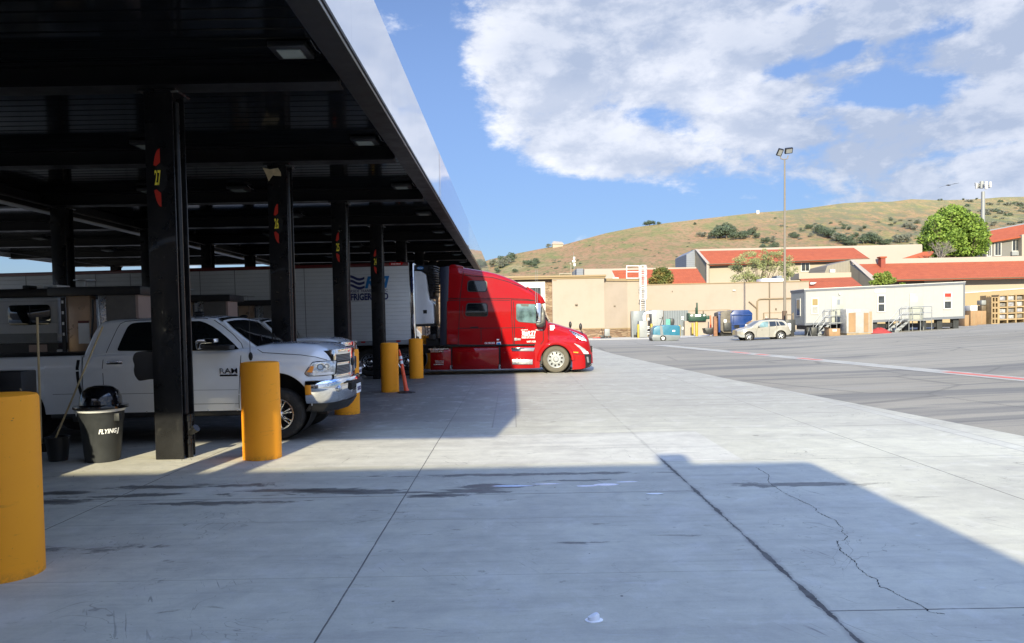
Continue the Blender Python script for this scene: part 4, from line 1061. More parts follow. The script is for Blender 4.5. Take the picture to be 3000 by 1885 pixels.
# store behind the viewer: it throws the broad foreground shadow
t = thing('store_building', 'flat-roofed store behind the viewer whose shadow covers the foreground concrete', 'building', (-14, -4, 0))
MB().box(-34, 2.05, -20, -3.9, 0, 5.5).build('wall', M['stucco'], t, smooth=False)
MB().box(-34.1, 2.03, -3.9, -3.82, 5.1, 5.49).build('cornice', M['cornice'], t, smooth=False)
MB().box(-1.4, .4, -3.9, -3.86, 0, 2.3).build('door', M['win'], t, smooth=False)
MB().box(.12, .50, -4.3, -4.0, 5.5, 5.86).build('roof_vent', M['galv'], t, smooth=False)
for i in range(3): MB().box(-6 - i*5, -3 - i*5, -3.9, -3.86, .9, 2.6).build('window', M['win'], t, smooth=False)
# ================================================================ red tractor
TD = 26.1; TYC = TD + 1.22
q = Q(1240, 740, 3.7833, TD)
tr = thing('semi_truck', 'red long-nose semi truck cab with white door lettering, half in canopy shade', 'truck', (q(900, 1370)[0], TYC, 0))
RAD = .486
fx, fz = q(1472, 1215)[0], RAD + .0
top = q.l([(262,150),(300,143),(420,150),(520,165),(600,178),(700,195),(800,218),(900,252),(1000,292),(1080,335),(1150,378),(1220,425),(1262,470),(1285,520),(1300,575),(1340,670),(1372,745),(1400,765),(1500,790),(1600,822),(1700,852),(1780,878),(1825,905),(1850,955),(1866,1015),(1876,1100)])
ztf = interp([(x, z - .03) for x, z in top])
zl_body = q(600, 1030)[1]; zl_low = q(600, 1292)[1]
ARC = .58
def zbf(x):
    if x < q(1215, 0)[0]: return zl_body
    d = x - fx
    if abs(d) < ARC: return fz + math.sqrt(ARC * ARC - d * d) * (1.0) - .03 if math.sqrt(ARC*ARC - d*d) + fz > zl_low else zl_low
    if d > 0:
        return interp(q.l([(1650,1300),(1760,1292),(1840,1270),(1876,1235)]))(x)
    return zl_low
xnose = q(1876, 0)[0]; xwind = q(1372, 0)[0]; xback = q(262, 0)[0]
def Wf(x, z):
    w = 1.22
    w -= .045 * max(0, z - 1.5) ** 1.1 if x < xwind + .1 else 0
    if x > xwind:      # the bonnet stands inboard of the wing
        t = min(1, (x - xwind) / (xnose - xwind))
        wing = 1.22 - .10 * t ** 3
        hood = 1.14 - .24 * t
        zw = 1.28 - .12 * t
        k = max(0, min(1, (z - zw + .16) / .26)); k = k * k * (3 - 2 * k)
        w = wing * (1 - k) + hood * k
        if x > xnose - .45: w -= .30 * ((x - xnose + .45) / .45) ** 2.2
    else:
        k = max(0, min(1, (x - xwind + .5) / .5)); w -= .04 * k
    return w
def rf(x):
    if x > xwind: return .30
    if x > q(1150, 0)[0]: return .22
    return .26
xs = sorted(set([xback + (xnose - xback) * i / 110 for i in range(111)] + [x for x, z in top] + [q(1215, 0)[0] + d for d in (-.001, .001)] + [fx + ARC * math.cos(a * math.pi / 24) for a in range(25)]))
tl = Loft(xs, TYC, Wf, zbf, ztf, rf, .03, nz=16)
cabm = tl.mb().build('cab_body', M['red'], tr, ang=32)
# side extenders and dark back wall
b = MB()
for y0, y1 in ((TYC - 1.20, TYC - 1.13), (TYC + 1.13, TYC + 1.20)):
    b.py(q.l([(185,165),(285,150),(262,1025),(185,1030)]), y0, y1)
b.build('side_fairing', M['navy'], tr, bevel=.01)
MB().py(q.l([(262,1028),(262,200),(300,200),(300,1028)]), TYC - 1.1, TYC + 1.1).build('back_wall', M['navy'], tr, smooth=False)
# roof rear crest
b = MB().py(q.l([(268,160),(300,128),(345,130),(440,150),(440,175),(268,185)]), TYC - 1.0, TYC + 1.0); b.build('roof_crest', M['red'], tr, bevel=.02)
# sun visor over the windscreen
b = MB(); pr = q.l([(1150,372),(1225,418),(1290,455),(1330,498),(1358,556),(1312,572),(1275,548),(1210,505)])
n = len(pr); secs = []
for yy, k in ((-1.02, .90), (-.95, 1.), (-.5, 1.03), (0, 1.05), (.5, 1.03), (.95, 1.), (1.02, .90)):
    cx = pr[0][0]; secs.append([(cx + (x - cx) * k, TYC + yy, z) for x, z in pr])
b.add([p for s_ in secs for p in s_], [(i*n+k, i*n+(k+1)%n, (i+1)*n+(k+1)%n, (i+1)*n+k) for i in range(len(secs)-1) for k in range(n)] + [tuple(range(n)), tuple(range((len(secs)-1)*n, len(secs)*n))])
b.build('sun_visor', M['red'], tr, bevel=.006)
# windscreen
b = MB(); a = q.l([(1282,505),(1300,575),(1372,742)])
vs = []
for yy in (-1.0, -.6, 0, .6, 1.0):
    for x, z in a: vs.append((x + .03 + .10 * (1 - yy * yy), TYC + yy, z))
b.add(vs, [(i*3+k, i*3+k+1, (i+1)*3+k+1, (i+1)*3+k) for i in range(4) for k in range(2)])
b.slab([(a[2][0]-.03, TYC-1.0, a[2][1]), (a[2][0]+.06, TYC-1.0, a[2][1]-.02), (a[2][0]+.16, TYC, a[2][1]), (a[2][0]+.06, TYC+1.0, a[2][1]-.02), (a[2][0]-.03, TYC+1.0, a[2][1])], (0, 0, -.05))
b.build('windscreen', M['glass'], tr)
# windows
def win(px, r, name='window', m_='glass', fr=True, ins=.035):
    poly = roundpoly(q.l(px), r)
    f = tl.patch_side(poly, 'window_frame' if fr else name, M['black'], tr, .012)
    w = tl.patch_side(inset(poly, -ins), name, M[m_], f, .020)
    return f
win([(490,308),(708,312),(708,437),(484,437)], .10)
win([(478,560),(712,560),(720,712),(462,708)], .10)
win([(1028,568),(1298,572),(1360,735),(1340,790),(1232,787),(1055,770),(1028,742)], .06, m_='cabglass', ins=.022)
tl.patch_side(roundpoly(q.l([(1080,574),(1170,576),(1165,600),(1088,596)]), .01), 'vent_shade', M['black'], tr, .024)
# seams
for ln in ([(258,512),(600,508),(960,512),(1150,520),(1300,545)], [(258,530),(700,527),(960,530)], [(452,160),(432,300),(405,520),(388,1025)], [(460,250),(560,262),(760,275),(930,320),(1100,385),(1230,445)],
           [(335,842),(640,840),(980,836),(1130,832)], [(975,525),(985,800),(998,1024)], [(1000,545),(1010,800),(1010,1024)], [(975,525),(1240,535)], [(1330,800),(1332,980),(1300,1020)], [(1390,778),(1395,900),(1390,1000)], [(640,842),(642,1000)], [(870,842),(872,1010)]):
    tl.seam(q.l(ln), 'panel_seam', M['gap'], tr, .022)
tl.seam(q.l([(258,1028),(700,1030),(998,1024),(1240,1022)]), 'panel_seam', M['gap'], tr, .05, off=.006)
for ln in ([(470,980),(640,968),(760,972)],[(430,1000),(600,996)]): pass
for px, r in (([(520,826),(610,822),(612,834),(520,836)], .008), ):
    tl.patch_side(roundpoly(q.l(px), r), 'grab_recess', M['gap'], tr, .006)
tl.seam(q.l([(437,590),(438,680),(450,722),(470,735)]), 'grab_handle', M['maroon'], tr, .02, off=.03)
tl.patch_side(q.l([(266,165),(300,158),(428,168),(412,300),(388,505),(262,500)]), 'cab_extender', M['red'], tr, .03)
tl.patch_side(q.l([(262,540),(386,540),(372,700),(374,1015),(262,1015)]), 'cab_extender', M['red'], tr, .03)
for zz_ in ((470,978),(640,966)): pass
# lettering on the door
def waves(x0, x1, z0, z1, yf, m_, parent, name, n=3):
    b = MB(); w = (x1 - x0); h = (z1 - z0)
    for k in range(n):
        zc_ = z1 - h * (k + .5) / n; tk = h / n * .36; N = 18
        up = []; lo = []
        for i in range(N + 1):
            u = i / N; x = x0 + w * u; a = h * .10 * math.sin(u * math.pi * 2 + .3) + -h * .10 * (u - .5)
            t_ = tk * (1.1 - .35 * abs(u - .5)); up.append((x, zc_ + a + t_ * .8)); lo.append((x, zc_ + a - t_ * .8))
        y = yf(x0, zc_) if callable(yf) else yf
        for i in range(N): b.slab([(up[i][0], y, up[i][1]), (up[i+1][0], y, up[i+1][1]), (lo[i+1][0], y, lo[i+1][1]), (lo[i][0], y, lo[i][1])], (0, -.004, 0))
    return b.build(name, m_, parent, smooth=False)
yd = lambda x, z: tl.y(x, z) - .004
lg = q(1095, 875), q(1150, 918)
waves(lg[0][0], lg[1][0], lg[1][1], lg[0][1], yd, M['whitetxt'], tr, 'wave_logo')
def dt(body, a, c, m_='whitetxt', shear=0, bold=.02, yy=None, name='lettering'):
    A, C = q(*a), q(*c); return text(body, A[0], C[1], C[0], A[1], yy or yd, M[m_], tr, name, shear, bold)
dt('RTI', (1150, 872), (1246, 918), shear=.25, bold=.03)
dt('RIVERSIDE TRANSPORT INC.', (1092, 922), (1243, 930), bold=.02)
dt('KANSAS CITY, KANSAS', (1092, 937), (1238, 954), bold=.02)
dt('US DOT', (1084, 855), (1160, 864)); dt('TX 901255', (1245, 854), (1322, 868))
dt('UNIT 31235', (1148, 980), (1246, 997), 'paper')
dt('CA 501253', (680, 996), (792, 1014), 'whitetxt')
for i, w_ in enumerate((50, 54, 38)): A = q(1407, 808 + i*20); C = q(1407 + w_, 822 + i*20); tl.patch_side([(A[0], C[1]), (C[0], C[1]), (C[0], A[1]), (A[0], A[1])], 'decal', M['whitetxt'], tr, .004)
A, C = q(812, 992), q(862, 1030); o_ = tl.patch_side(roundpoly([(A[0], C[1]), (C[0], C[1]), (C[0], A[1]), (A[0], A[1])], .03), 'shield_decal', M['paper'], tr, .004)
tl.patch_side([(A[0]+.02, (A[1]+C[1])/2-.03), (C[0]-.02, (A[1]+C[1])/2-.03), (C[0]-.02, (A[1]+C[1])/2+.03), (A[0]+.02, (A[1]+C[1])/2+.03)], 'shield_band', M['bluetxt'], tr, .006)
tl.patch_side(roundpoly(q.l([(812,960),(844,962),(840,975),(815,974)]), .01), 'leaf_decal', M['whitetxt'], tr, .004)
# door handle
A, C = q(1008, 948), q(1082, 978)
MB().box(A[0], A[0] + .10, TYC - 1.245, TYC - 1.2, C[1], A[1]).box(A[0] + .10, C[0], TYC - 1.235, TYC - 1.2, C[1] + .01, A[1] - .02).build('door_handle', [M['lgrey']], tr, bevel=.012)
# bonnet vent, headlamp, marker, bumper
v = roundpoly(q.l([(1618,862),(1690,885),(1770,925),(1812,965),(1822,990),(1755,968),(1690,925)]), .03)
f = tl.patch_side(v, 'vent_surround', M['alu'], tr, .010); tl.patch_side(inset(v, -.035), 'vent_grille', M['darkgrid'], f, .016)
b = MB()
for i in range(9):
    A, C = q(1660 + i*17, 884 + i*10), q(1668 + i*17, 912 + i*9)
    b.slab([(A[0], tl.y(*A) - .022, A[1]), (A[0] + .012, tl.y(*A) - .022, A[1]), (C[0] + .012, tl.y(*C) - .022, C[1]), (C[0], tl.y(*C) - .022, C[1])], (0, .012, 0))
b.build('vent_bars', M['alu'], f, smooth=False)
v = roundpoly(q.l([(1668,1005),(1730,1030),(1790,1070),(1835,1108),(1842,1130),(1780,1128),(1745,1075),(1700,1035)]), .03)
f = tl.patch_side(v, 'headlight', M['lens'], tr, .012); tl.patch_side(roundpoly(q.l([(1768,1092),(1828,1102),(1838,1126),(1785,1124)]), .02), 'lamp_reflector', M['paper'], f, .017)
tl.patch_side(roundpoly(q.l([(1660,1100),(1722,1104),(1716,1116),(1665,1112)]), .01), 'marker_light', M['amber'], tr, .012)
tl.patch_side(roundpoly(q.l([(1788,1132),(1872,1132),(1872,1235),(1838,1266),(1800,1282),(1800,1205)]), .02), 'bumper_corner', M['black'], tr, .012)
tl.patch_side(roundpoly(q.l([(1812,1158),(1835,1160),(1845,1225),(1822,1222)]), .02), 'fog_light', M['gplas'], tr, .02)
tl.seam(q.l([(1645,1128),(1790,1130)]), 'panel_seam', M['gap'], tr, .014)
MB().py(q.l([(1640,1296),(1800,1284),(1870,1238),(1878,1246),(1850,1275),(1750,1306),(1645,1306)]), TYC - 1.05, TYC + 1.05).build('air_dam', M['black'], tr, bevel=.02)
# grille on the nose face
MB().box(xnose - .03, xnose + .02, TYC - .62, TYC + .62, .50, .92).build('front_grille', M['darkgrid'], tr, bevel=.03)
b = MB()
for i in range(6): b.box(xnose + .015, xnose + .035, TYC - .6, TYC + .6,   .53 + i*.065, .55 + i*.065)
b.build('grille_bars', M['chrome'], tr, smooth=False)
# mirrors
b = MB().py(roundpoly(q.l([(1242,565),(1300,568),(1306,600),(1300,780),(1242,778)]), .05), TYC - 1.60, TYC - 1.42); mm = b.build('mirror', M['chrome'], tr, bevel=.03)
MB().py(roundpoly(q.l([(1244,785),(1300,785),(1312,600),(1340,640),(1350,780),(1330,822),(1290,832),(1250,815)]), .04), TYC - 1.55, TYC - 1.33).build('mirror_housing', M['black'], mm, bevel=.03)
A = q(1330, 640); MB().tube([(A[0], TYC - 1.45, A[1]), (A[0] + .05, TYC - 1.15, A[1] - .1)], .025).build('mirror_arm', M['black'], mm)
for (x_, z_, w_, yy) in ((1745, 830, 34, -1.18), (1685, 810, 30, 1.0)):
    A = q(x_, z_)
    mm = MB().ball((A[0], TYC + yy, A[1] + .02), (.055, .07, .125), 14, 10).build('hood_mirror', M['black'], tr)
    MB().tube([(A[0] + .0, TYC + yy, A[1] - .08), (A[0] + .08, TYC + yy * .93, A[1] - .22)], .014).build('mirror_arm', M['black'], mm)
# aerials
for x_ in (1262, 1243): 
    A, C = q(x_, 560), q(x_, 190); MB().tube([(A[0], TYC - 1.3, A[1]), (C[0], TYC - 1.32, C[1])], [.008, .004], 6).build('aerial', M['lgrey'], tr)
MB().tube([(q(1345,745)[0], TYC-.9, q(1345,745)[1]), (q(1365,735)[0], TYC-1.05, q(1365,735)[1]), (q(1395,765)[0], TYC-1.0, q(1395,765)[1])], .012).build('wiper', M['black'], tr)
# skirts
def skirt(x0, x1, z0, z1, bul=.05, nm='side_skirt', m_='red'):
    N = 8
    for y_s in (-1, 1):
        vs = []; b = MB()
        for i in range(N + 1):
            v_ = i / N; z = z0 + (z1 - z0) * v_; yy = 1.20 + bul * math.sin(v_ * math.pi) ** .6 - (.05 if v_ > .95 else 0)
            for x in (x0, x0 + .02, (x0 + x1) / 2, x1 - .02, x1):
                vs.append((x, TYC + y_s * (yy - (.03 if x in (x0, x1) else 0)), z))
        b.add(vs, [(i*5+k, i*5+k+1, (i+1)*5+k+1, (i+1)*5+k) for i in range(N) for k in range(4)])
        b.build(nm, M[m_], tr, ang=60)
zt_ = q(600, 1048)[1]; zb_ = q(600, 1296)[1]
for a_, c_ in ((52, 284), (298, 818), (836, 1218)):
    skirt(q(a_, 0)[0], q(c_, 0)[0], zb_, zt_ - (.03 if a_ == 52 else 0))
b = MB().box(q(60,0)[0], q(1300,0)[0], TYC - 1.15, TYC + 1.15, .32, zt_ - .02); b.build('chassis_side', M['dark'], tr, smooth=False)
MB().box(q(-420,0)[0], q(70,0)[0], TYC - .45, TYC + .45, .75, 1.05).build('frame_rail', M['dark'], tr, smooth=False)
MB().box(q(160,0)[0], q(1300,0)[0], TYC - 1.20, TYC - 1.12, .22, .30).build('running_rail', M['black'], tr, bevel=.01)
for x_ in (305, 843): A = q(x_, 1315); MB().cyl((A[0], TYC - 1.23, .20), (A[0], TYC - 1.23, .34), .025, n=8).build('rail_bracket', M['galv'], tr)
# steps
b = MB().slab([(x, TYC - 1.275, z) for x, z in q.l([(968,1056),(1238,1056),(1222,1094),(985,1094)])], (0, .05, 0)); b.build('upper_step', M['chrome'], tr, bevel=.008)
b = MB().slab([(x, TYC - 1.285, z) for x, z in q.l([(985,1186),(1212,1186),(1212,1240),(985,1240)])], (0, .05, 0)); st = b.build('lower_step', M['alu'], tr, bevel=.006)
b = MB()
for i in range(22):
    A, C = q(990 + i*10, 1192), q(994 + i*10, 1218); b.box(A[0], C[0], TYC - 1.291, TYC - 1.286, C[1], A[1])
b.build('tread', M['gplas'], st, smooth=False)
for (x0_, x1_, y0_, y1_) in ((78,232,1078,1086),(84,230,1096,1104),(118,228,1236,1246)):
    A, C = q(x0_, y0_), q(x1_, y1_); MB().box(A[0], C[0], TYC - 1.27, TYC - 1.24, C[1], A[1]).build('step_edge', M['alu'], tr, smooth=False)
b = MB()
for i in range(9): A, C = q(132 + i*11, 1195), q(138 + i*11, 1228); b.box(A[0], C[0], TYC - 1.262, TYC - 1.245, C[1], A[1])
b.build('tread', M['alu'], tr, smooth=False)
A = q(60, 1066); C = q(284, 1075); MB().box(A[0], C[0], TYC - 1.24, TYC + 1.24, C[1], A[1]).build('deck_plate', M['alu'], tr, smooth=False)
# wing over the front wheel: lip following the arch
b = MB(); N = 20; vs = []
for i in range(N + 1):
    a_ = math.pi * (i / N) ; c_, s_ = math.cos(a_), math.sin(a_)
    for r_, o_ in ((ARC - .035, .0), (ARC - .01, .035), (ARC + .04, .04), (ARC + .10, .004)):
        vs.append((fx - r_ * c_, TYC - (1.225 - (.10 * max(0,-c_*-1)**3 if c_ < 0 else 0) + o_ * (1 if -c_ < .8 else .5)), fz - .03 + r_ * s_))
b.add(vs, [(i*4+k, i*4+k+1, (i+1)*4+k+1, (i+1)*4+k) for i in range(N) for k in range(3)]); b.build('wing_lip', M['red'], tr, ang=60)
MB().lathe([(ARC - .03, -.02), (ARC - .03, .5), (.1, .5)], (fx, TYC - 1.18, fz - .03), 'y', 40).build('wheel_arch', M['gap'], tr)
# wheels
wheel(tr, fx, TD + .04, RAD, RAD, .30, .28, 'truck', 'tyre_dusty', rimmat='rimw')
wheel(tr, fx, TYC * 2 - TD - .04, RAD, RAD, .30, .28, 'truck', 'tyre_dusty', sgn=1, rimmat='rimw')
for px in (1081, 1190):
    X = P(px, 1060, TD)[0]
    wheel(tr, X, TD + .05, .5, .5, .30, .55, 'drive'); wheel(tr, X, TYC*2 - TD - .05, .5, .5, .30, .55, 'drive', sgn=1)
# quarter guards over the drive axle and air lines behind the cab
for px in (1081, 1190):
    X = P(px, 1060, TD)[0]; N = 10; vs = []; b = MB()
    for i in range(N + 1):
        a_ = R(20) + R(140) * i / N
        for yy in (TYC - 1.2, TYC - .65): vs.append((X + .60 * math.cos(a_), yy, .5 + .60 * math.sin(a_)))
    b.add(vs, [(2*i, 2*i+1, 2*i+3, 2*i+2) for i in range(N)]); b.build('mudguard', M['black'], tr)
gx = q(120, 0)[0]
for i, (dx_, zz) in enumerate(((-.35,1.9),(-.22,1.8),(-.08,1.95),(.05,1.75))):
    b = MB(); pts = []
    for k in range(40):
        t_ = k / 39; pts.append((gx + dx_ + .035 * math.cos(k * 1.3) + .05*t_, TYC - .75 + .12 * i + .035 * math.sin(k * 1.3), zz - .9 * t_ + .1 * math.sin(t_ * 3)))
    b.tube(pts, .011, 5); b.build('air_line', M['black'], tr)
MB().box(gx - .4, gx + .1, TYC - .8, TYC + .8, 1.0, 1.30).build('fifth_wheel', M['dark'], tr, bevel=.02)
MB().box(gx - .28, gx - .02, TYC - 1.0, TYC - .75, 1.25, 1.45).build('valve_block', M['black'], tr, bevel=.02)
MB().box(gx + .06, gx + .20, TYC - 1.05, TYC - .8, 1.3, 1.62).build('battery_box', M['galv'], tr, bevel=.02)

# ================================================================ refrigerated trailer
z5 = Q(950, 700, 3.362, TD)
xf = z5(893, 0)[0]; xr = xf - 16.15; TW = 2.6
tl_ = thing('semi_trailer', 'long white refrigerated trailer with blue lettering behind the red tractor', 'trailer', (xf, TYC, 0))
ty0 = TYC - TW / 2; ty1 = TYC + TW / 2
ZB, ZT = 1.27, 3.97
MB().box(xr, xf - .12, ty0, ty1, ZB, ZT).build('box_body', M['trailer'], tl_, bevel=.02)
A = z5(835, 0)[0]
MB().box(A, xf, ty0 - .02, ty1 + .02, ZB - .12, ZT + .02).build('front_post', M['chrome'], tl_, bevel=.06, seg=4)
MB().box(xr, A - .002, ty0 - .015, ty1 + .015, ZT - .10, ZT + .02).build('top_rail', M['maroon'], tl_, bevel=.01)
MB().box(xr, A - .002, ty0 - .02, ty1 + .02, ZB - .16, ZB - .002).build('bottom_rail', M['lgrey'], tl_, bevel=.01)
b = MB()
for i in range(26): x = A - .35 - i * .62; b.box(x - .15, x, ty0 - .026, ty0 - .021, ZB - .06, ZB - .01)
b.build('reflector_tape', M['redlens'], tl_, smooth=False)
b = MB()
for i in range(13):
    x = A - 1.22 * (i + 1); b.box(x - .012, x + .012, ty0 - .006, ty0 - .001, ZB, ZT - .1)
b.build('panel_joint', M['lgrey'], tl_, smooth=False)
def tt(body, a, c, m_, shear=0, bold=.02, name='lettering'):
    P0, P1 = z5(*a), z5(*c); return text(body, P0[0], P1[1], P1[0], P0[1], ty0 - .004, M[m_], tl_, name, shear, bold)
P0, P1 = z5(232, 362), z5(412, 488); waves(P0[0], P1[0], P1[1], P0[1], ty0 - .004, M['navytxt'], tl_, 'wave_logo')
tt('RTI', (410, 368), (657, 482), 'bluetxt', shear=.28, bold=.045)
tt('RIVERSIDE TRANSPORT, INC.', (205, 500), (640, 524), 'navytxt', shear=.2, bold=.015)
tt('REFRIGERATED', (200, 536), (643, 598), 'navytxt', bold=.04)
P0, P1 = z5(655, 235), z5(800, 258)
MB().py([(P0[0], P1[1]), (P1[0] - .08, P1[1]), (P1[0], P0[1]), (P0[0], P0[1])], ty0 - .022, ty0 - .016).build('name_plate', M['redlens'], tl_, smooth=False)
text('Great Dane', P0[0] + .06, P1[1] + .02, P1[0] - .12, P0[1] - .02, ty0 - .023, M['whitetxt'], tl_, 'lettering', .3, .02)
px_ = A + .12
text('STOUGHTON', 0, 0, 1, 1, 0, M['navytxt'], tl_, 'lettering', 0, .03, keep=lambda u, w, t: (px_ + .05 - w * .09, ty0 - .024 - .002 * t, z5(0, 545)[1] + u * (z5(0, 395)[1] - z5(0, 545)[1])))
# reefer unit
x0r = xf + .0; x1r = z5(1080, 0)[0]; xm = z5(1030, 0)[0]
b = MB(); prof = z5.l([(897,312),(960,318),(1008,350),(1028,470),(1040,600),(1078,640),(1085,840),(897,845)])
b.py(prof, ty0 + .16, ty1 - .16); ru = b.build('cooling_unit', M['white'], tl_, bevel=.05, seg=4)
b = MB().py(z5.l([(893,252),(1040,262),(1075,290),(1078,560),(1045,590),(1015,345),(960,312),(893,308)]), ty0 + .20, ty1 - .20); b.build('unit_top', M['dark'], ru, bevel=.04, seg=3)
P0, P1 = z5(918, 272), z5(986, 302); cxq, czq = (P0[0]+P1[0])/2, (P0[1]+P1[1])/2; rx_, rz_ = (P1[0]-P0[0])/2, (P0[1]-P1[1])/2
MB().py([(cxq + rx_*math.cos(2*math.pi*i/28), czq + rz_*math.sin(2*math.pi*i/28)) for i in range(28)], ty0 + .19, ty0 + .199).build('badge', M['bluetxt'], ru, smooth=False)
text('Carrier', cxq - rx_*.75, czq - rz_*.4, cxq + rx_*.75, czq + rz_*.45, ty0 + .189, M['whitetxt'], ru, 'lettering', .25, .02)
for i in range(11):
    zz = z5(0, 285 + i * 25)[1]
    MB().tube([(x1r - .18, ty0 + .12, zz), (x1r - .02, ty0 + .10, zz - .02), (x1r + .06, ty0 + .35, zz - .03), (x1r + .07, ty0 + 1.2, zz)], .032, 8).build('exhaust_fin', M['black'], ru)
P0, P1 = z5(978, 702), z5(1015, 737); MB().box(P0[0], P1[0], ty0 + .148, ty0 + .17, P1[1], P0[1]).build('control_panel', M['black'], ru, smooth=False)
P0, P1 = z5(897, 850), z5(1080, 842); MB().box(P0[0], P1[0] + .04, ty0 + .2, ty1 - .2, P0[1] - .06, P0[1] + .02).build('unit_base', M['black'], ru, smooth=False)
P0, P1 = z5(1078, 560), z5(1108, 845); MB().box(P0[0], P1[0], ty0 + .7, ty0 + .95, P1[1], P0[1]).build('exhaust_stack', M['tanpanel'], tr, bevel=.03)
# running gear
for i, xa in enumerate((xr + 1.2, xr + 2.45)):
    wheel(tl_, xa, ty0 + .06, .5, .5, .30, .5, 'drive'); wheel(tl_, xa, ty1 - .06, .5, .5, .30, .5, 'drive', sgn=1)
MB().box(xr + .2, xf - .3, TYC - .5, TYC + .5, .85, 1.09).build('subframe', M['dark'], tl_, smooth=False)
for yy in (ty0 + .35, ty1 - .45):
    MB().box(xf - 3.4, xf - 3.28, yy, yy + .1, .1, 1.1).build('landing_leg', M['dark'], tl_, bevel=.01)
MB().tube([(xr, ty0 + .1, .55), (xr, ty1 - .1, .55)], .05).build('rear_guard', M['lgrey'], tl_)
tl_.rotation_euler = (0, R(-.55), 0)
# ================================================================ white pickup
PD = 11.8; PYC = 12.8
q2 = Q(500, 900, 3.0267, PD); q1 = Q(0, 820, 3.6017, PD)
fxp, fzp = -3.77, .42
rxp = P(46, 1200, PD + .1)[0]
def make_pickup(near):
    pk = thing('pickup_truck', 'white crew-cab pickup with chrome bumper parked under the canopy behind the nearest column', 'pickup truck', (-5.2, PYC, 0), 'pickups parked in the pump lanes')
    xr_ = -9.25; xf_ = -2.93; XG = -6.86    # tail, nose, cab/bed gap
    ztb = interp([(xr_, 1.42), (XG, 1.435), (XG + .06, 1.46), (-4.5, 1.47), (-4.25, 1.50), (-3.95, 1.545), (-3.5, 1.55), (-3.2, 1.525), (-3.05, 1.475), (-2.97, 1.43), (xf_, 1.41)])
    AR = .545
    def zb(x):
        for cx in (fxp, rxp):
            if abs(x - cx) < AR: return max(.52, .545 + math.sqrt(AR*AR - (x-cx)**2))
        if x > fxp: return .955
        return .50 if x > rxp else .55
    def W(x, z):
        w = 1.0 - .035 * max(0, z - 1.0) / .5 - .03 * max(0, .75 - z) / .25
        for cx in (fxp, rxp):      # flared wings
            d = math.hypot(x - cx, z - .545); w += .028 * max(0, 1 - abs(d - AR - .02) / .13)
        w += .012 * math.exp(-((z - 1.19) / .05) ** 2)
        if x > -3.45:
            t = (x + 3.45) / .6; w -= .24 * max(0, t) ** 2.4
            if z > 1.25: w -= .10 * t * (z - 1.25) / .3
        return w
    def r(x): return .05 if x < XG else (.07 if x < -4.4 else .07 + .20 * min(1, (x + 4.4) / .5))
    def stations(a, c, n, extra=()):
        s_ = [a + (c - a) * i / n for i in range(n + 1)] + [e for e in extra if a < e < c]
        for cx in (fxp, rxp): s_ += [cx + AR * math.cos(k * math.pi / 26) for k in range(27) if a < cx + AR * math.cos(k * math.pi / 26) < c]
        return sorted(set(round(x, 4) for x in s_))
    bed = Loft(stations(xr_, XG - .035, 26), PYC, W, zb, ztb, r, .0, nz=14)
    bed.mb().build('bed', M['pick'], pk)
    body = Loft(stations(XG, xf_, 60), PYC, W, zb, ztb, r, .025, nz=14)
    body.mb().build('body', M['pick'], pk)
    # tonneau and gap
    MB().box(xr_ + .05, XG - .06, PYC - .92, PYC + .92, 1.425, 1.45).build('bed_cover', M['black'], pk, bevel=.01)
    MB().box(XG - .06, XG + .03, PYC - .93, PYC + .93, .5, 1.40).build('cab_gap', M['gap'], pk, smooth=False)
    # cab
    ct = [(XG + .0, 1.46)] + [(x, z * 1.0) for x, z in q1.l([(868,770),(885,700),(905,620),(930,530),(960,460),(1000,418),(1080,402),(1160,395),(1560,385)])] + q2.l([(150,76),(250,72),(350,82),(420,100)])
    A = q2(420, 100)
    ct = [(x, z + .0) for x, z in ct if x > XG - .01]
    ct += [(-4.72, 1.955), (-4.55, 1.86), (-4.35, 1.70), (-4.15, 1.555), (-4.02, 1.47)]
    ct = sorted(ct)
    ctf = interp([(x, z - .03) for x, z in ct])
    def Wc(x, z):
        w = .955 - .36 * max(0, z - 1.44) - .05 * max(0, z - 1.8)
        if x > -4.85: w -= .06 * min(1, (x + 4.85) / .5) ** 1.5
        return w
    def rc(x): return .10 if x < -4.9 else .06
    cab = Loft(sorted(set([XG + .005 + (-4.03 - XG) * i / 56 for i in range(57)] + [x for x, z in ct if XG < x < -4.03])), PYC, Wc, lambda x: 1.38, ctf, rc, .035, nz=10)
    cb = cab.mb().build('cab', M['pick'], pk)
    # glazing
    rw = roundpoly([(x, z) for x, z in q1.l([(1215,750),(1240,640),(1285,490),(1325,458),(1400,448),(1590,441),(1700,440),(1700,750)])], .05)
    f = cab.patch_side(rw, 'rear_window', M['glass'], pk, .008); cab.patch_side([(2*0+x, z) for x, z in rw], 'rear_window', M['glass'], pk, .008, far=True)
    fwl = q2.l([(165,388),(160,116),(215,124),(265,140),(330,170),(400,215),(470,270),(540,330),(596,386)])
    fwl[0] = (q1(1775, 750)[0], fwl[0][1]); fwl[1] = (q1(1775, 440)[0], q1(1775, 440)[1])
    fw = roundpoly(fwl, .03)
    def clampw(poly): return [(x, min(z, cab.zt(x) - .045)) for x, z in poly]
    cab.patch_side(clampw(fw), 'front_window', M['glass'], pk, .008); cab.patch_side(clampw(fw), 'front_window', M['glass'], pk, .008, far=True)
    cab.patch_top(-4.78, -4.07, .985, 'windscreen', M['glass'], pk)
    cab.patch_top(-4.78, -4.75, 1.0, 'header_trim', M['black'], pk, off=.010)
    cab.patch_top(-4.12, -4.05, .93, 'wiper_cowl', M['black'], pk, off=.014)
    MB().tube([(-4.13, PYC - .55, 1.60), (-4.3, PYC - .1, 1.70)], .008, 6).tube([(-4.13, PYC + .15, 1.60), (-4.3, PYC + .6, 1.70)], .008, 6).build('wipers', M['black'], pk)
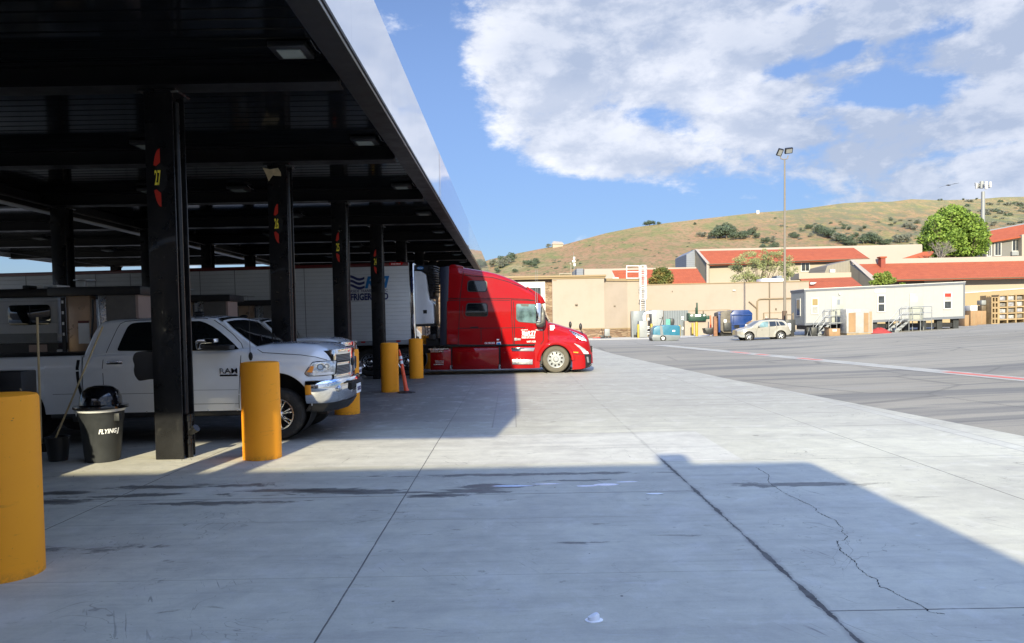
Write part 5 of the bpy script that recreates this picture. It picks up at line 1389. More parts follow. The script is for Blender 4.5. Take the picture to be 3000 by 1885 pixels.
    MB().ball((-5.35, PYC - .1, 2.075), (.10, .035, .045), 10, 6).build('roof_antenna', M['black'], pk)
    # seams
    def s_(l, ln, w=.010, off=.002, m_='gap', nm='panel_seam'): l.seam(ln, nm, M[m_], pk, w, off)
    s_(body, q1.l([(1100,790),(1082,850),(1080,930),(1088,1010),(1096,1120),(1110,1230),(1180,1360)]))
    s_(cab, q1.l([(1105,770),(1125,690),(1150,600),(1175,510),(1200,462),(1250,436),(1400,425),(1590,420),(1700,418)]), .010)
    s_(cab, q2.l([(150,98),(260,100),(345,120),(430,175),(520,245),(600,325),(622,372)]), .010)
    s_(body, q2.l([(622,385),(618,540),(612,700),(608,900)]))
    s_(body, [(q1(1712, 780)[0], 1.42), (q1(1715, 1300)[0], .56)])
    s_(body, q2.l([(742,345),(760,380),(810,408),(960,418),(1150,430),(1280,450),(1370,480)]), .009)
    s_(body, q2.l([(190,738),(600,735)]), .006, m_='lgrey', nm='crease'); s_(body, q2.l([(170,508),(400,500),(590,480)]), .012, m_='pick', nm='crease', off=.006)
    s_(body, q2.l([(195,862),(612,858)]), .006); s_(body, q1.l([(1130,1205),(1700,1195)]), .006)
    s_(bed, q1.l([(560,1205),(800,1200)]), .006)
    s_(body, [(-6.945, 1.44)] + q1.l([(822,850),(815,930),(822,1020),(838,1110),(862,1200),(885,1270)]), .05, .006)
    # rocker and running gear
    MB().box(rxp + .6, fxp - .58, PYC - .97, PYC + .97, .42, .52).build('rocker', M['black'], pk, bevel=.02)
    b = MB()
    for x_ in (q1(1495, 0)[0], q2(300, 0)[0], q2(560, 0)[0]): b.ball((x_, PYC - .975, .505), .014, 8, 5)
    b.build('bolt', M['chrome'], pk)
    MB().box(xr_ + .4, -3.1, PYC - .5, PYC + .5, .36, .6).build('chassis', M['dark'], pk, smooth=False)
    A, C = q1(1125, 856), q1(1296, 890); yb = body.y(A[0], A[1])
    h = MB().box(A[0], C[0], yb - .03, yb + .01, C[1], A[1]).build('door_handle', M['chrome'], pk, bevel=.012)
    A, C = q1(1170, 866), q1(1250, 884); MB().box(A[0], C[0], yb - .034, yb - .02, C[1], A[1]).build('handle_recess', M['black'], h, smooth=False)
    # door badge
    A, C = q2(438, 545), q2(597, 588); yf = lambda x, z: body.y(x, z) - .003
    text('RAM', A[0], A[1] - .085, C[0], A[1], yf, M['chrome'], pk, 'badge', 0, .012, depth=.010)
    text('2500', A[0], C[1] - .035, C[0], A[1] - .10, yf, M['chrome'], pk, 'badge', 0, .01, depth=.010)
    A, C = q2(438, 603), q2(597, 614); body.patch_side([(A[0], C[1]), (C[0], C[1]), (C[0], A[1]), (A[0], A[1])], 'badge_strip', M['gap'], pk, .006)
    # mirror
    b = MB().py(roundpoly(q2.l([(262,300),(290,276),(425,278),(434,318),(305,324),(300,372),(268,374)], PD - .15), .02), PYC - 1.32, PYC - 1.12)
    mm = b.build('mirror', M['chrome'], pk, bevel=.02)
    MB().py(roundpoly(q2.l([(305,335),(552,340),(550,378),(310,380)], PD - .1), .02), PYC - 1.22, PYC - .99).build('mirror_arm', M['black'], mm, bevel=.02)
    MB().box(-5.22, -5.0, PYC + 1.1, PYC + 1.32, 1.45, 1.75).build('mirror', M['chrome'], pk, bevel=.03)
    A = q2(708, 442); yb = body.y(*A); MB().ball((A[0], yb, A[1]), (.035, .012, .07), 10, 8).build('aerial_base', M['black'], pk)
    C = q2(690, 10); MB().tube([(A[0], yb - .02, A[1]), (C[0] , yb + .02, C[1] + .04)], [.005, .003], 6).build('aerial', M['dark'], pk)
    # headlight
    hl = roundpoly(q2.l([(1185,597),(1205,560),(1255,492),(1300,487),(1448,484),(1440,612),(1330,622),(1215,622)]), .02)
    f = body.patch_side(hl, 'headlight', M['gap'], pk, .006)
    body.patch_side(inset(hl, -.014), 'headlight_lens', M['lens'], f, .012)
    body.patch_side(roundpoly(q2.l([(1212,582),(1245,528),(1270,532),(1255,588)]), .008), 'indicator', M['amber'], f, .018)
    for (cx, cy, rr_) in ((1322, 540, .075), (1372, 535, .05)):
        A = q2(cx, cy); 
        for k_, mm_, o_ in ((1., 'chrome', .016), (.72, 'gplas', .020), (.5, 'chrome', .024)):
            body.patch_side([(A[0] + rr_*k_*math.cos(2*math.pi*i/16), A[1] + rr_*k_*math.sin(2*math.pi*i/16)) for i in range(16)], 'projector', M[mm_], f, o_, cuts=1)
    body.patch_side(roundpoly(q2.l([(1225,598),(1300,592),(1400,586),(1425,596),(1405,608),(1300,612)]), .01), 'light_bar', M['paper'], f, .016)
    # nose: grille set on a gently curved plane facing +x
    GX = lambda y: -2.80 - .13 * (abs(y - PYC) / .78) ** 2.2
    def strip(y0, y1, z0, z1, th, n=12, off=0.):
        b = MB(); vs = []
        for i in range(n + 1):
            y = y0 + (y1 - y0) * i / n; x = GX(y) + off
            vs += [(x, y, z0), (x, y, z1), (x - th, y, z1), (x - th, y, z0)]
        b.add(vs, [(4*i+k, 4*i+(k+1)%4, 4*i+4+(k+1)%4, 4*i+4+k) for i in range(n) for k in range(4)] + [(0,1,2,3), (4*n,4*n+1,4*n+2,4*n+3)]); return b
    strip(PYC - .80, PYC + .80, .97, 1.42, .22).build('grille_mesh', M['darkgrid'], pk, smooth=False)
    b = MB()
    for z0, z1 in ((1.345, 1.435), (.965, 1.02), (1.165, 1.215)):
        s2 = strip(PYC - .80, PYC + .80, z0, z1, .05, off=.022); o_ = len(b.v); b.v += s2.v; b.f += [[i + o_ for i in f_] for f_ in s2.f]; b.mi += s2.mi
    for ya, yb_ in ((-.80, -.70), (-.09, .09), (.70, .80)):
        s2 = strip(PYC + ya, PYC + yb_, .965, 1.435, .05, n=3, off=.026); o_ = len(b.v); b.v += s2.v; b.f += [[i + o_ for i in f_] for f_ in s2.f]; b.mi += s2.mi
    b.build('grille_frame', M['chrome'], pk, bevel=.006)
    b = MB()
    for i in range(14):
        z = 1.03 + i * .024
        if 1.15 < z < 1.225: continue
        s2 = strip(PYC - .70, PYC + .70, z, z + .008, .02, off=.010); o_ = len(b.v); b.v += s2.v; b.f += [[k + o_ for k in f_] for f_ in s2.f]; b.mi += s2.mi
    b.build('grille_bars', M['lgrey'], pk, smooth=False)
    MB().ball((GX(PYC) + .04, PYC, 1.20), (.03, .07, .07), 12, 8).build('front_emblem', M['dark'], pk)
    MB().box(-3.10, -2.86, PYC - .72, PYC + .72, 1.35, 1.445).build('hood_lip', M['pick'], pk, bevel=.03)
    MB().box(-3.2, -2.9, PYC - .8, PYC + .8, .60, 1.36).build('radiator_support', M['gap'], pk, smooth=False)
    # bumper: swept section
    path = [(-3.30, -1.02), (-3.17, -1.015), (-3.05, -.985), (-2.95, -.92), (-2.875, -.80), (-2.82, -.62), (-2.765, -.35), (-2.745, 0)]
    path = path + [(x, -y) for x, y in path[-2::-1]]
    prof = [(-.06, .955), (-.01, .965), (.035, .945), (.055, .88), (.05, .76), (.02, .64), (-.03, .58), (-.07, .59)]
    b = MB(); vs = []
    for i, (x, y) in enumerate(path):
        a_ = Vector(path[max(0, i-1)]); c_ = Vector(path[min(len(path)-1, i+1)]); t_ = (c_ - a_).normalized(); nn = Vector((t_.y, -t_.x))
        zsc = 1 - .0 * abs(y)
        for o_, z in prof: vs.append((x + nn.x * o_, PYC + y + nn.y * o_, z + (.10 * max(0, (abs(y) - .9)) * 2 * (.78 - z))))
    n = len(prof); b.add(vs, [(i*n+k, i*n+k+1, (i+1)*n+k+1, (i+1)*n+k) for i in range(len(path)-1) for k in range(n-1)] + [tuple(range(n)), tuple(range((len(path)-1)*n, len(path)*n))])
    bp = b.build('front_bumper', M['chrome'], pk, ang=60)
    MB().box(-3.05, -2.685, PYC - .44, PYC + .44, .74, .90).build('bumper_opening', M['gap'], bp, bevel=.03)
    b = MB(); 
    for sg in (-1, 1): MB().ball((-2.835, PYC + sg * .78, .80), (.06, .10, .06), 14, 8).build('fog_lamp', M['lens'], bp)
    MB().slab([(-3.25, PYC-.95, .60), (-2.97, PYC-.85, .58), (-2.80, PYC-.5, .57), (-2.76, PYC, .56), (-2.80, PYC+.5, .57), (-2.97, PYC+.85, .58), (-3.25, PYC+.95, .60)], (-.10, 0, -.15)).build('air_dam', M['black'], bp, bevel=.02)
    MB().box(-2.675, -2.662, PYC - .16, PYC + .16, .66, .82).build('number_plate', M['paper'], bp, smooth=False)
    text('8K41762', 0, 0, 1, 1, 0, M['navytxt'], bp, 'lettering', 0, .02, keep=lambda u, w, t: (-2.660 + .002 * t, PYC - .13 + u * .26, .70 + w * .07))
    for sg in (-1, 1): MB().box(-2.76, -2.65, PYC + sg*.52 - .02, PYC + sg*.52 + .02, .87, .91).build('tow_hook', M['black'], bp, bevel=.01)
    # wheels
    for cx in (fxp, rxp):
        wheel(pk, cx, PYC - .985, fzp, .42, .255, .26, 7); wheel(pk, cx, PYC + .985, fzp, .42, .255, .26, 7, sgn=1)
        MB().lathe([(AR - .01, 0), (AR - .01, .42), (.05, .42)], (cx, PYC - .95, .545), 'y', 36).build('wheel_arch', M['gap'], pk)
    # far headlight
    body.patch_side(hl, 'headlight', M['lens'], pk, .012, far=True)
    MB().box(xr_ - .08, xr_ + .02, PYC - .95, PYC + .95, .55, .75).build('rear_bumper', M['chrome'], pk, bevel=.03)
    for sg in (-1, 1): MB().box(xr_ - .02, xr_ + .10, PYC + sg*.93 - .05, PYC + sg*.93 + .04, .95, 1.35).build('tail_light', M['redlens'], pk, bevel=.02)
    return pk
pk = make_pickup(True)
pk.rotation_euler = (0, R(-.25), 0)
p2 = dup(pk, (-5.2 - .95, PYC + 4.75, 0), 'white pickup in the next lane, only its windscreen and hood edge visible behind')
p3_ = dup(pk, (-5.2 - 3.35, PYC - 5.15, 0), 'unseen pickup added for its shadow, out of view left of the nearest bollard')  # unseen copy, added to cast a shadow on the left-hand concrete
# towed camper behind the first pickup's bed
CD = 16.9
qc = Q(0, 840, 5.82, CD)
t = thing('travel_trailer', 'pale grey travel trailer with a dark rounded window behind the pickup bed', 'travel trailer', (-12.5, CD + 1.1, 0))
zA = qc(500, 185)[1]; zB = qc(500, 970)[1]; zT = qc(500, 35)[1]
xe = -10.32
MB().box(-16.5, xe, CD, CD + 2.2, zB, zA).build('wall', M['box'], t, bevel=.06, seg=3)
MB().box(-16.45, xe - .04, CD + .03, CD + 2.17, zA, zT).build('roof', M['dark'], t, bevel=.04)
z1_, z2_ = qc(500, 800)[1], qc(500, 830)[1]
MB().box(-16.4, xe - .06, CD - .012, CD, qc(500, 960)[1], qc(500, 800)[1]).build('grey_stripe', M['gplas'], t, smooth=False)
A, C = qc(135, 320), qc(875, 650)
w_ = MB().py(rrect(A[0], C[1], C[0], A[1], .09), CD - .02, CD).build('window', M['glass'], t, bevel=.004)
MB().box(qc(495, 0)[0], qc(508, 0)[0], CD - .026, CD - .02, C[1] + .02, A[1] - .02).build('window_bar', M['dark'], w_, smooth=False)
MB().box(-16.3, xe - .1, CD + .1, CD + 2.1, .35, zB).build('underbody', M['black'], t, smooth=False)
A, C = qc(450, 995), qc(765, 1118); MB().box(A[0], C[0], CD + .085, CD + .1, C[1], A[1]).build('notice', M['pinkpan'], t, smooth=False)
A, C = qc(995, 815), qc(1098, 855); MB().box(A[0], C[0] - .02, CD - .02, CD - .012, C[1], A[1]).build('reflector', M['paper'], t, smooth=False)
for x_ in (-13.6, -12.8): wheel(t, x_, CD + .1, .34, .34, .2, .22, 'drive')
for i, (a_, c_) in enumerate(((178, 290), (430, 560), (700, 800))):
    A, C = qc(a_, 0), qc(c_, 30); MB().box(A[0], C[0], CD + .4, CD + .9, zT, zT + .10).build('roof_vent', M['paper' if i else 'black'], t, bevel=.02)
# ================================================================ far side of the lot
def V(xz, D): return Vector((xz[0], D, xz[1]))
def pz(px, py, D): return P(px, py, D)
def slabpx(b, pts, D, th, q=None):
    """outline traced at its own distance, with real thickness behind it"""
    b.slab([P(x, y, D) for x, y in pts], (0, th, 0)); return b
def slabq(b, q, pts, th, D=None):
    b.slab([V(q(x, y, D), D or q.o[3]) for x, y in pts], (0, th, 0)); return b
# ---- store on the left of the far side
BD = 75.5
qa = Q(1400, 700, 4.0133, BD)
t = thing('beige_store_block', 'beige stucco store with stone base, tan cornice and white framed window behind the red cab', 'building', (qa(1170, 0)[0], BD, 0))
zg = 0.
xA, xB = qa(865, 0)[0], qa(1478, 0)[0]; xL = -9.0
zc1 = qa(1170, 470)[1]; ztop = qa(1170, 428)[1]; zbase = qa(1300, 1052)[1]
MB().box(xA, xB, BD, BD + 10, zbase, zc1).build('wall', M['stucco'], t, smooth=False)
MB().box(xA - .03, xB + .05, BD - .12, BD + 10, zbase - .10, zbase).build('base_ledge', M['cornice'], t, bevel=.03)
MB().box(xA - .02, xB + .03, BD - .06, BD + 10, 0, zbase - .10).build('stone_base', M['stone'], t, smooth=False)
MB().box(xL, xA - .001, BD + .6, BD + 10, 0, zc1).build('stone_wall', M['stone'], t, smooth=False)
b = MB(); b.box(xL, xB + .12, BD - .10, BD + 10.1, zc1, zc1 + (ztop-zc1)*.45); b.box(xL, xB + .2, BD - .22, BD + 10.2, zc1 + (ztop-zc1)*.45, ztop); b.build('cornice', M['cornice'], t, bevel=.03)
A, C = qa(440, 506), qa(800, 1040)
w_ = MB().box(A[0], C[0], BD + .45, BD + .6, C[1], A[1]).build('window', M['trim'], t, smooth=False)
A, C = qa(470, 578), qa(748, 1000); MB().box(A[0], C[0], BD + .42, BD + .449, C[1], A[1]).build('glass', M['win'], w_, smooth=False)
A, C = qa(1143, 768), qa(1172, 786); MB().box(A[0], C[0], BD - .2, BD, C[1], A[1]).build('wall_light', M['brownp'], t, bevel=.03)
A, C = qa(880, 487), qa(925, 496); MB().box(A[0], C[0], BD - .02, BD, C[1], A[1]).build('wall_mark', M['tanp'], t, smooth=False)
# second, set-back part
BD2 = 77.5
q2_ = Q(1400, 700, 4.0133, BD2)
x2a, x2b, x2c = qa(1478, 0)[0], q2_(1750, 0)[0], q2_(1905, 0)[0]
z2t, z2c = q2_(1750, 500)[1], q2_(1750, 470)[1]; z2b = q2_(1600, 1050)[1]
t = thing('set_back_beige_wing', 'lower set-back beige wing between the store block and the white roof ladder', 'building', (x2b, BD2, 0))
def two(nm, za, zb_, m_, o=0.):
    b = MB(); b.pz([(x2a, BD - o + .8), (x2b, BD2 - o), (x2c, BD2 - o), (x2c, BD2 + 8), (x2a, BD2 + 8)], za, zb_); return b.build(nm, M[m_], t, smooth=False)
two('wall', z2b, z2t, 'stucco'); two('base_ledge', z2b - .1, z2b, 'cornice', .1); two('stone_base', 0, z2b - .1, 'stone', .05); two('cornice', z2t, z2c, 'cornice', .15)
A = q2_(1595, 795); MB().box(A[0] - .12, A[0] + .12, BD2 - .7, BD2 - .4, A[1] - .08, A[1] + .08).build('wall_light', M['brownp'], t, bevel=.03)
# long wall
BD3 = 79.
q3 = Q(1950, 700, 4.322, BD3)
x3a = x2c; x3b = q3(1813, 0)[0]; z3 = q3(900, 560)[1]
t = thing('long_beige_warehouse', 'long plain beige wall with brown downspout behind the dumpster and the silver car', 'building', ((x3a+x3b)/2, BD3, 0))
b = MB(); b.py([(x3a, -.2), (x3b, -.2), (x3b, q3(1813, 542)[1]), (x3a, q3(-100, 585)[1])], BD3, BD3 + 9); b.build('wall', M['stucco'], t, smooth=False)
b = MB(); b.py([(x3a, q3(-100, 585)[1]), (x3b + .05, q3(1813, 542)[1]), (x3b + .05, q3(1813, 532)[1]), (x3a, q3(-100, 575)[1])], BD3 - .08, BD3 + .2); b.build('coping', M['cornice'], t, smooth=False)
A, C = q3(1306, 548), q3(1322, 1215); MB().box(A[0], C[0], BD3 - .12, BD3 - .001, .3, A[1]).build('downspout', M['brownp'], t, bevel=.02)
p_ = [q3(1158, 1060), q3(1158, 790), q3(1175, 770), q3(1200, 764), q3(1640, 752)]
MB().tube([V(p, BD3 - .1) for p in p_], .07, 8).build('wall_pipe', M['tanp'], t)
p_ = [q3(1050, 795), q3(1150, 880), q3(1152, 1060)]; MB().tube([V(p, BD3 - .15) for p in p_], .06, 8).build('wall_pipe', M['tanp'], t)
for (x0_, y0_, x1_, y1_, nm, m_) in ((1390,880,1402,902,'alarm_box','brownp'),(1255,985,1280,1010,'meter','pinkpan'),(845,648,880,660,'wall_light','trim'),(80,660,86,672,'wall_light','brownp'),(1236,940,1244,1010,'conduit','tanp')):
    A, C = q3(x0_, y0_), q3(x1_, y1_); MB().box(A[0], C[0], BD3 - .15, BD3 - .001, C[1], A[1]).build(nm, M[m_], t, smooth=False)
for (x0_, y0_, x1_, y1_) in ((565,900,820,904),(1240,936,1500,939),(285,910,560,912)):
    A, C = q3(x0_, y0_), q3(x1_, y1_); MB().box(A[0], C[0], BD3 - .02, BD3 - .001, min(C[1], A[1]-.05), A[1]).build('door_header', M['tanp'], t, smooth=False)
A, C = q3(1300, 492), q3(1592, 552); 
MB().box(A[0], C[0], BD3 + 2, BD3 + 4, C[1] - .3, A[1]).build('roof_unit', M['white'], t, bevel=.04)
A, C = q3(1598, 436), q3(1668, 552); MB().box(A[0], C[0], BD3 + 4.5, BD3 + 6, C[1] - .3, A[1]).build('roof_duct', M['tinted'], t, smooth=False)
# roof ladder with cage
qL = Q(1840, 780, 6.577, 76.6)
t = thing('roof_ladder', 'tall white caged ladder climbing the beige wall to the roof', 'ladder', (qL(310, 0)[0], 76.6, 0))
def L_(x, y, d=0): p = qL(x, y); return Vector((p[0], 76.6 + d, p[1]))
b = MB()
for x_ in (238, 330): b.tube([L_(x_, -15), L_(x_, 860)], .045, 6)
b.build('rails', M['white'], t)
b = MB()
for i in range(24): b.tube([L_(238, 20 + i * 36), L_(330, 20 + i * 36)], .02, 5)
b.build('rungs', M['white'], t)
b = MB()
for k in range(5):
    a_ = math.pi * (k + .5) / 5
    b.tube([L_(284 + 70 * math.cos(a_) , -5, -.75 * math.sin(a_)), L_(284 + 70 * math.cos(a_), 640, -.75 * math.sin(a_))], .02, 5)
for yy in (-5, 60, 180, 380, 430, 640):
    b.tube([L_(284 + 72 * math.cos(math.pi * k / 8), yy, -.76 * math.sin(math.pi * k / 8)) for k in range(9)], .035, 5)
b.build('cage', M['white'], t)
b = MB()
for yy in (-12, 105, 228): b.tube([L_(10 - 20, yy, .6), L_(235, yy, .6)], .045, 5)
for xx in (-10, 235): b.tube([L_(xx, -12, .6), L_(xx, 236, .6)], .05, 5)
b.build('roof_guardrail', M['white'], t)
# roof rail and whip antenna on the left block
qr = Q(1400, 730, 8.0267, 76.)
t = thing('roof_antenna', 'thin white mast with three white box antennas rising above the beige roof', 'antenna', (qr(2262, 0)[0], 78, 5.5))
def r_(x, y, D=78.): p = qr(x, y, D); return Vector((p[0], D, p[1]))
MB().tube([r_(2262, 640), r_(2262, 330), r_(2250, 70)], [.035, .03, .01], 6).build('mast', M['lgrey'], t)
for (x0_, y0_, x1_, y1_) in ((2240,190,2285,252),(2220,272,2292,318),(2250,342,2296,408)):
    A, C = r_(x0_, y0_), r_(x1_, y1_); MB().box(A.x, C.x, 77.85, 78.15, C.z, A.z).build('antenna_box', M['white'], t, bevel=.03)
t = thing('roof_rail', 'small white pipe rail with a thin post on the beige store roof', 'rail', (r_(2050, 0).x, 76, 5.8))
MB().tube([r_(1918, 625, 76), r_(1918, 580, 76), r_(2205, 575, 76), r_(2205, 625, 76)], .05, 6).build('rail', M['cream'], t)
MB().tube([r_(2190, 610, 76), r_(2188, 330, 76)], .025, 6).ball(r_(2175, 345, 76), .09, 8, 5).build('post', M['cream'], t)
qs = Q(1400, 700, 4.0133, 76.)
MB_ = MB().tube([Vector((qs(1625, 470)[0], 78.5, qs(1625, 478)[1])), Vector((qs(1628, 445)[0], 78.5, qs(1628, 445)[1])), Vector((qs(1695, 445)[0], 78.5, qs(1695, 445)[1])), Vector((qs(1698, 470)[0], 78.5, qs(1698, 478)[1]))], .06, 6)
tag(MB_.build('roof_vent_pipe', M['white'], None), 'small white inverted-U pipe on the roof left of the ladder', 'pipe')
# ---- equipment along the wall
qe = Q(1840, 780, 6.577, 74.)
def ebox(nm, x0, y0, x1, y1, D, dep, m_, par, bev=.02, base=None):
    A, C = qe(x0, y0, D), qe(x1, y1, D); return MB().box(A[0], C[0], D, D + dep, C[1] if base is None else base, A[1]).build(nm, M[m_], par, smooth=bool(bev), bevel=bev)
t = thing('electrical_cabinet', 'grey steel cabinet with white curved duct between yellow bollards, left of the blue sweeper', 'cabinet', (qe(200, 0)[0], 75, 0))
ebox('cabinet_body', 95, 868, 325, 1340, 75.2, 1.6, 'greym', t, .02, 0.05); ebox('white_unit', 215, 1060, 375, 1340, 73.9, 1., 'lgrey', t, .03, .05)
ebox('base_trim', 95, 1325, 160, 1350, 75.1, .09, 'dark', t, 0, 0.02)
p_ = [qe(310, 1050, 74.3), qe(310, 960, 74.3), qe(330, 915, 74.3), qe(380, 895, 74.3), qe(455, 893, 74.3)]
MB().tube([V(p, 74.3) for p in p_], .16, 10).build('duct', M['white'], t)
for yy in (1160, 1190, 1260, 1300, 1000, 1030): A, C = qe(375, yy), qe(415, yy + 14); MB().box(A[0], C[0], 74, 74.2, C[1], A[1]).build('coil', M['white'], t, smooth=False)
t = thing('locker_unit', 'tall pale grey steel door unit directly behind the blue sweeper', 'cabinet', (qe(570, 0)[0], 75, 0))
ebox('body', 458, 848, 680, 1320, 75.4, 1.6, 'lgrey', t, .02, 0.); ebox('centre_seam', 566, 860, 571, 1300, 75.38, .018, 'greym', t, 0, .05)
t = thing('corrugated_gate', 'grey corrugated metal gate with small white signs behind the sweeper', 'gate', (qe(900, 0)[0], 76.5, 0))
ebox('panel', 690, 860, 1162, 1325, 76.3, .3, 'corr', t, 0, 0.)
for i, (a_, b_, c_, d_) in enumerate(((1028,975,1074,990),(1030,1015,1070,1030),(1130,1012,1162,1050),(1040,1175,1080,1222))): ebox('sign', a_, b_, c_, d_, 76.27, .028, 'paper', t, 0)
ebox('small_box', 1168, 1268, 1195, 1325, 76.0, .2, 'brownp', t, .01, 0.)
def sbollard(px, D, h, r, label):
    x = qe(px, 0, D)[0]; t = thing('safety_bollard', label, 'bollard', (x, D, gz(x)), 'slim yellow bollards along the far wall')
    MB().lathe([(r, 0), (r, h - .05), (r * .8, h), (0, h + .02)], (x, D, gz(x)), 'z', 18).build('post', M['yellow'], t)
sbollard(183, 73.2, 1.35, .115, 'slim yellow bollard left of the pale grey unit'); sbollard(440, 72.6, 1.40, .12, 'slim yellow bollard just left of the blue sweeper')
sbollard(1232, 74.5, 1.28, .10, 'slimmer yellow bollard under the green machine, left of the pair'); sbollard(1310, 71.5, 1.40, .135, 'thicker yellow bollard under the green machine, right of the pair')
sbollard(705, 73.6, 1.2, .10, 'yellow bollard top showing behind the sweeper seat'); sbollard(972, 73.6, 1.15, .14, 'yellow bollard top showing behind the rear of the sweeper')
# striped grey post beside the cabinet
t = thing('pipe_rack', 'thin grey pipes standing against the wall left of the grey cabinet', 'pipes', (qe(70, 0)[0], 75, 0))
for x_ in (66, 84): MB().tube([V(qe(x_, 870, 75), 75), Vector((qe(x_, 0, 75)[0], 75, 0))], .05, 6).build('pipe', M['lgrey'], t)
# green balers' tipping machine
t = thing('tipping_machine', 'dark green waste tipper with tall mast mounted above the slim yellow bollards', 'machine', (qe(1360, 0)[0], 75.5, 1))
ebox('body', 1195, 925, 1510, 1055, 75.2, 1.3, 'green', t, .04); ebox('side_box', 1510, 955, 1575, 1025, 75.3, 1.0, 'green', t, .03); ebox('end_plate', 1170, 905, 1200, 1060, 75.3, 1.0, 'green', t, .03)
for a_, b_, c_, d_ in ((1205,940,1248,965),(1292,935,1405,970),(1448,938,1486,962)): ebox('sign', a_, b_, c_, d_, 75.17, .028, 'paper', t, 0)
ebox('mast', 1322, 705, 1348, 925, 75.6, .3, 'green', t, .02); ebox('guide', 1303, 800, 1318, 925, 75.6, .25, 'green', t, .01); ebox('lever', 1448, 860, 1462, 925, 75.6, .2, 'brownp', t, .01)
A, C = qe(1165, 1060), qe(1640, 1325); MB().box(A[0], C[0], 75.6, 76.8, 0, A[1]).build('plinth_wall', M['stucco'], t, smooth=False)
# orange marker
A = qe(1590, 950, 74.); MB_ = MB().tube([Vector((A[0], 74, 0)), V(A, 74.)], [.14, .05], 8); tag(MB_.build('orange_delineator', M['cone'], None), 'faded orange marker post by the black hopper cart', 'marker post')
# hopper cart
t = thing('hopper_cart', 'black wheeled hopper cart left of the blue compactor', 'cart', (qe(1600, 0, 70)[0], 70, 0))
D = 70.; pr = [qe(x, y, D) for x, y in ((1482,1200),(1750,1180),(1770,1215),(1700,1310),(1580,1320),(1510,1300))]
MB().py(pr, D, D + 1.1).build('hopper', M['black'], t, bevel=.03); z0 = 0
for x_ in (1600, 1660): A = qe(x_, 1340, D); MB().cyl((A[0], D + .1, .13), (A[0], D + .2, .13), .12, n=12).build('caster', M['gplas'], t)
A = qe(1655, 1222, D); MB().ball((A[0], D - .01, A[1]), (.1, .02, .14), 10, 6).build('emblem', M['paper'], t)
# pallet jack and handtruck by the stone base
qj = Q(1240, 740, 3.7833, 73.)
t = thing('pallet_jack', 'small red and black pallet jack parked by the stone base beyond the red cab nose', 'pallet jack', (qj(1940, 0)[0], 73, 0))
A = qj(1975, 845); MB().tube([(qj(1985, 0)[0], 73, .25), (A[0], 73, A[1])], .03, 6).build('handle', M['dark'], t); MB().box(qj(1945, 0)[0], qj(1998, 0)[0], 72.8, 73.3, .06, .32).build('pump_body', M['black'], t, bevel=.03)
MB().box(qj(1870, 0)[0], qj(1950, 0)[0], 72.8, 73.4, .08, .16).build('forks', M['redtxt'], t, bevel=.02)
qj2 = Q(1400, 700, 4.0133, 73.5)
t = thing('hand_cart', 'small dark cart standing against the stone base under the beige wall', 'cart', (qj2(1520, 0)[0], 73.5, 0))
A, C = qj2(1490, 1085), qj2(1550, 1165); MB().box(A[0], C[0], 73.4, 73.9, .25, C[1] + .9).build('cart_box', M['gplas'], t, bevel=.03)
for x_ in (1500, 1540): MB().cyl((qj2(x_, 0)[0], 73.38, .13), (qj2(x_, 0)[0], 73.45, .13), .13, n=12).build('caster', M['black'], t)

# ---- blue compactor
qc_ = Q(2070, 860, 8.3034, 69.)
D = 69.
def c_(x, y, d=D): return qc_(x, y, d)
t = thing('waste_compactor', 'big blue octagonal compactor container with grimy grey loading end', 'compactor', (c_(700, 0)[0], D, 0))
b = MB(); b.py([c_(*p) for p in ((580,500),(680,410),(1030,400),(1115,480),(1115,640),(1040,700),(960,850),(880,970),(660,970),(590,900))], D, D + 2.4); b.build('container', M['blue'], t, bevel=.04)
b = MB()
for a_, b_, e_, f_ in ((600,515,1110,500),(600,745,1000,735),(610,870,900,865)):
    A, C = c_(a_, b_), c_(e_, f_); b.slab([(A[0], D - .08, A[1]), (C[0], D - .08, C[1]), (C[0], D - .08, C[1] - .10), (A[0], D - .08, A[1] - .10)], (0, .079, 0))
for a_ in (600, 650): A, C = c_(a_, 510), c_(a_ + 14, 960); b.box(A[0], C[0], D - .10, D - .081, C[1], A[1])
b.build('ribs', M['blue'], t, smooth=False)
A, C = c_(665, 760), c_(800, 850); MB().box(A[0], C[0], D - .02, D - .001, C[1], A[1]).build('hatch', M['gap'], t, smooth=False)
b = MB(); b.py([c_(*p) for p in ((335,470),(440,430),(640,420),(585,500),(590,910),(640,970),(420,960),(345,900))], D + .05, D + 2.2); b.build('loading_end', mat('grimy_grey_steel', (.12, .105, .085), .7, var=.2, scale=1.5, dirt=((.05,.045,.04), 2, .7, .5)), t, bevel=.05)
A, C = c_(410, 715), c_(590, 905); MB().box(A[0], C[0], D - .25, D + .05, C[1], A[1]).build('power_unit', M['concb'], t, bevel=.03)
A, C = c_(420, 640), c_(485, 705); MB().box(A[0], C[0], D - .02, D + .04, C[1], A[1]).build('sign', M['paper'], t, smooth=False)
A, C = c_(285, 450), c_(330, 850); MB().box(A[0], C[0], D - .1, D + .1, .5, A[1]).build('post', M['blue'], t, bevel=.02)
A, C = c_(265, 510), c_(345, 520); MB().box(A[0], C[0], D - .1, D + .1, C[1], A[1]).build('post_arm', M['blue'], t, smooth=False)
MB().box(c_(350, 0)[0], c_(920, 0)[0], D + .3, D + 2., .05, c_(0, 950)[1]).build('skid', M['gap'], t, smooth=False)
for x_ in (380, 850): MB().cyl((c_(x_, 0)[0], D + .1, .15), (c_(x_, 0)[0], D + .3, .15), .15, n=12).build('roller', M['black'], t)
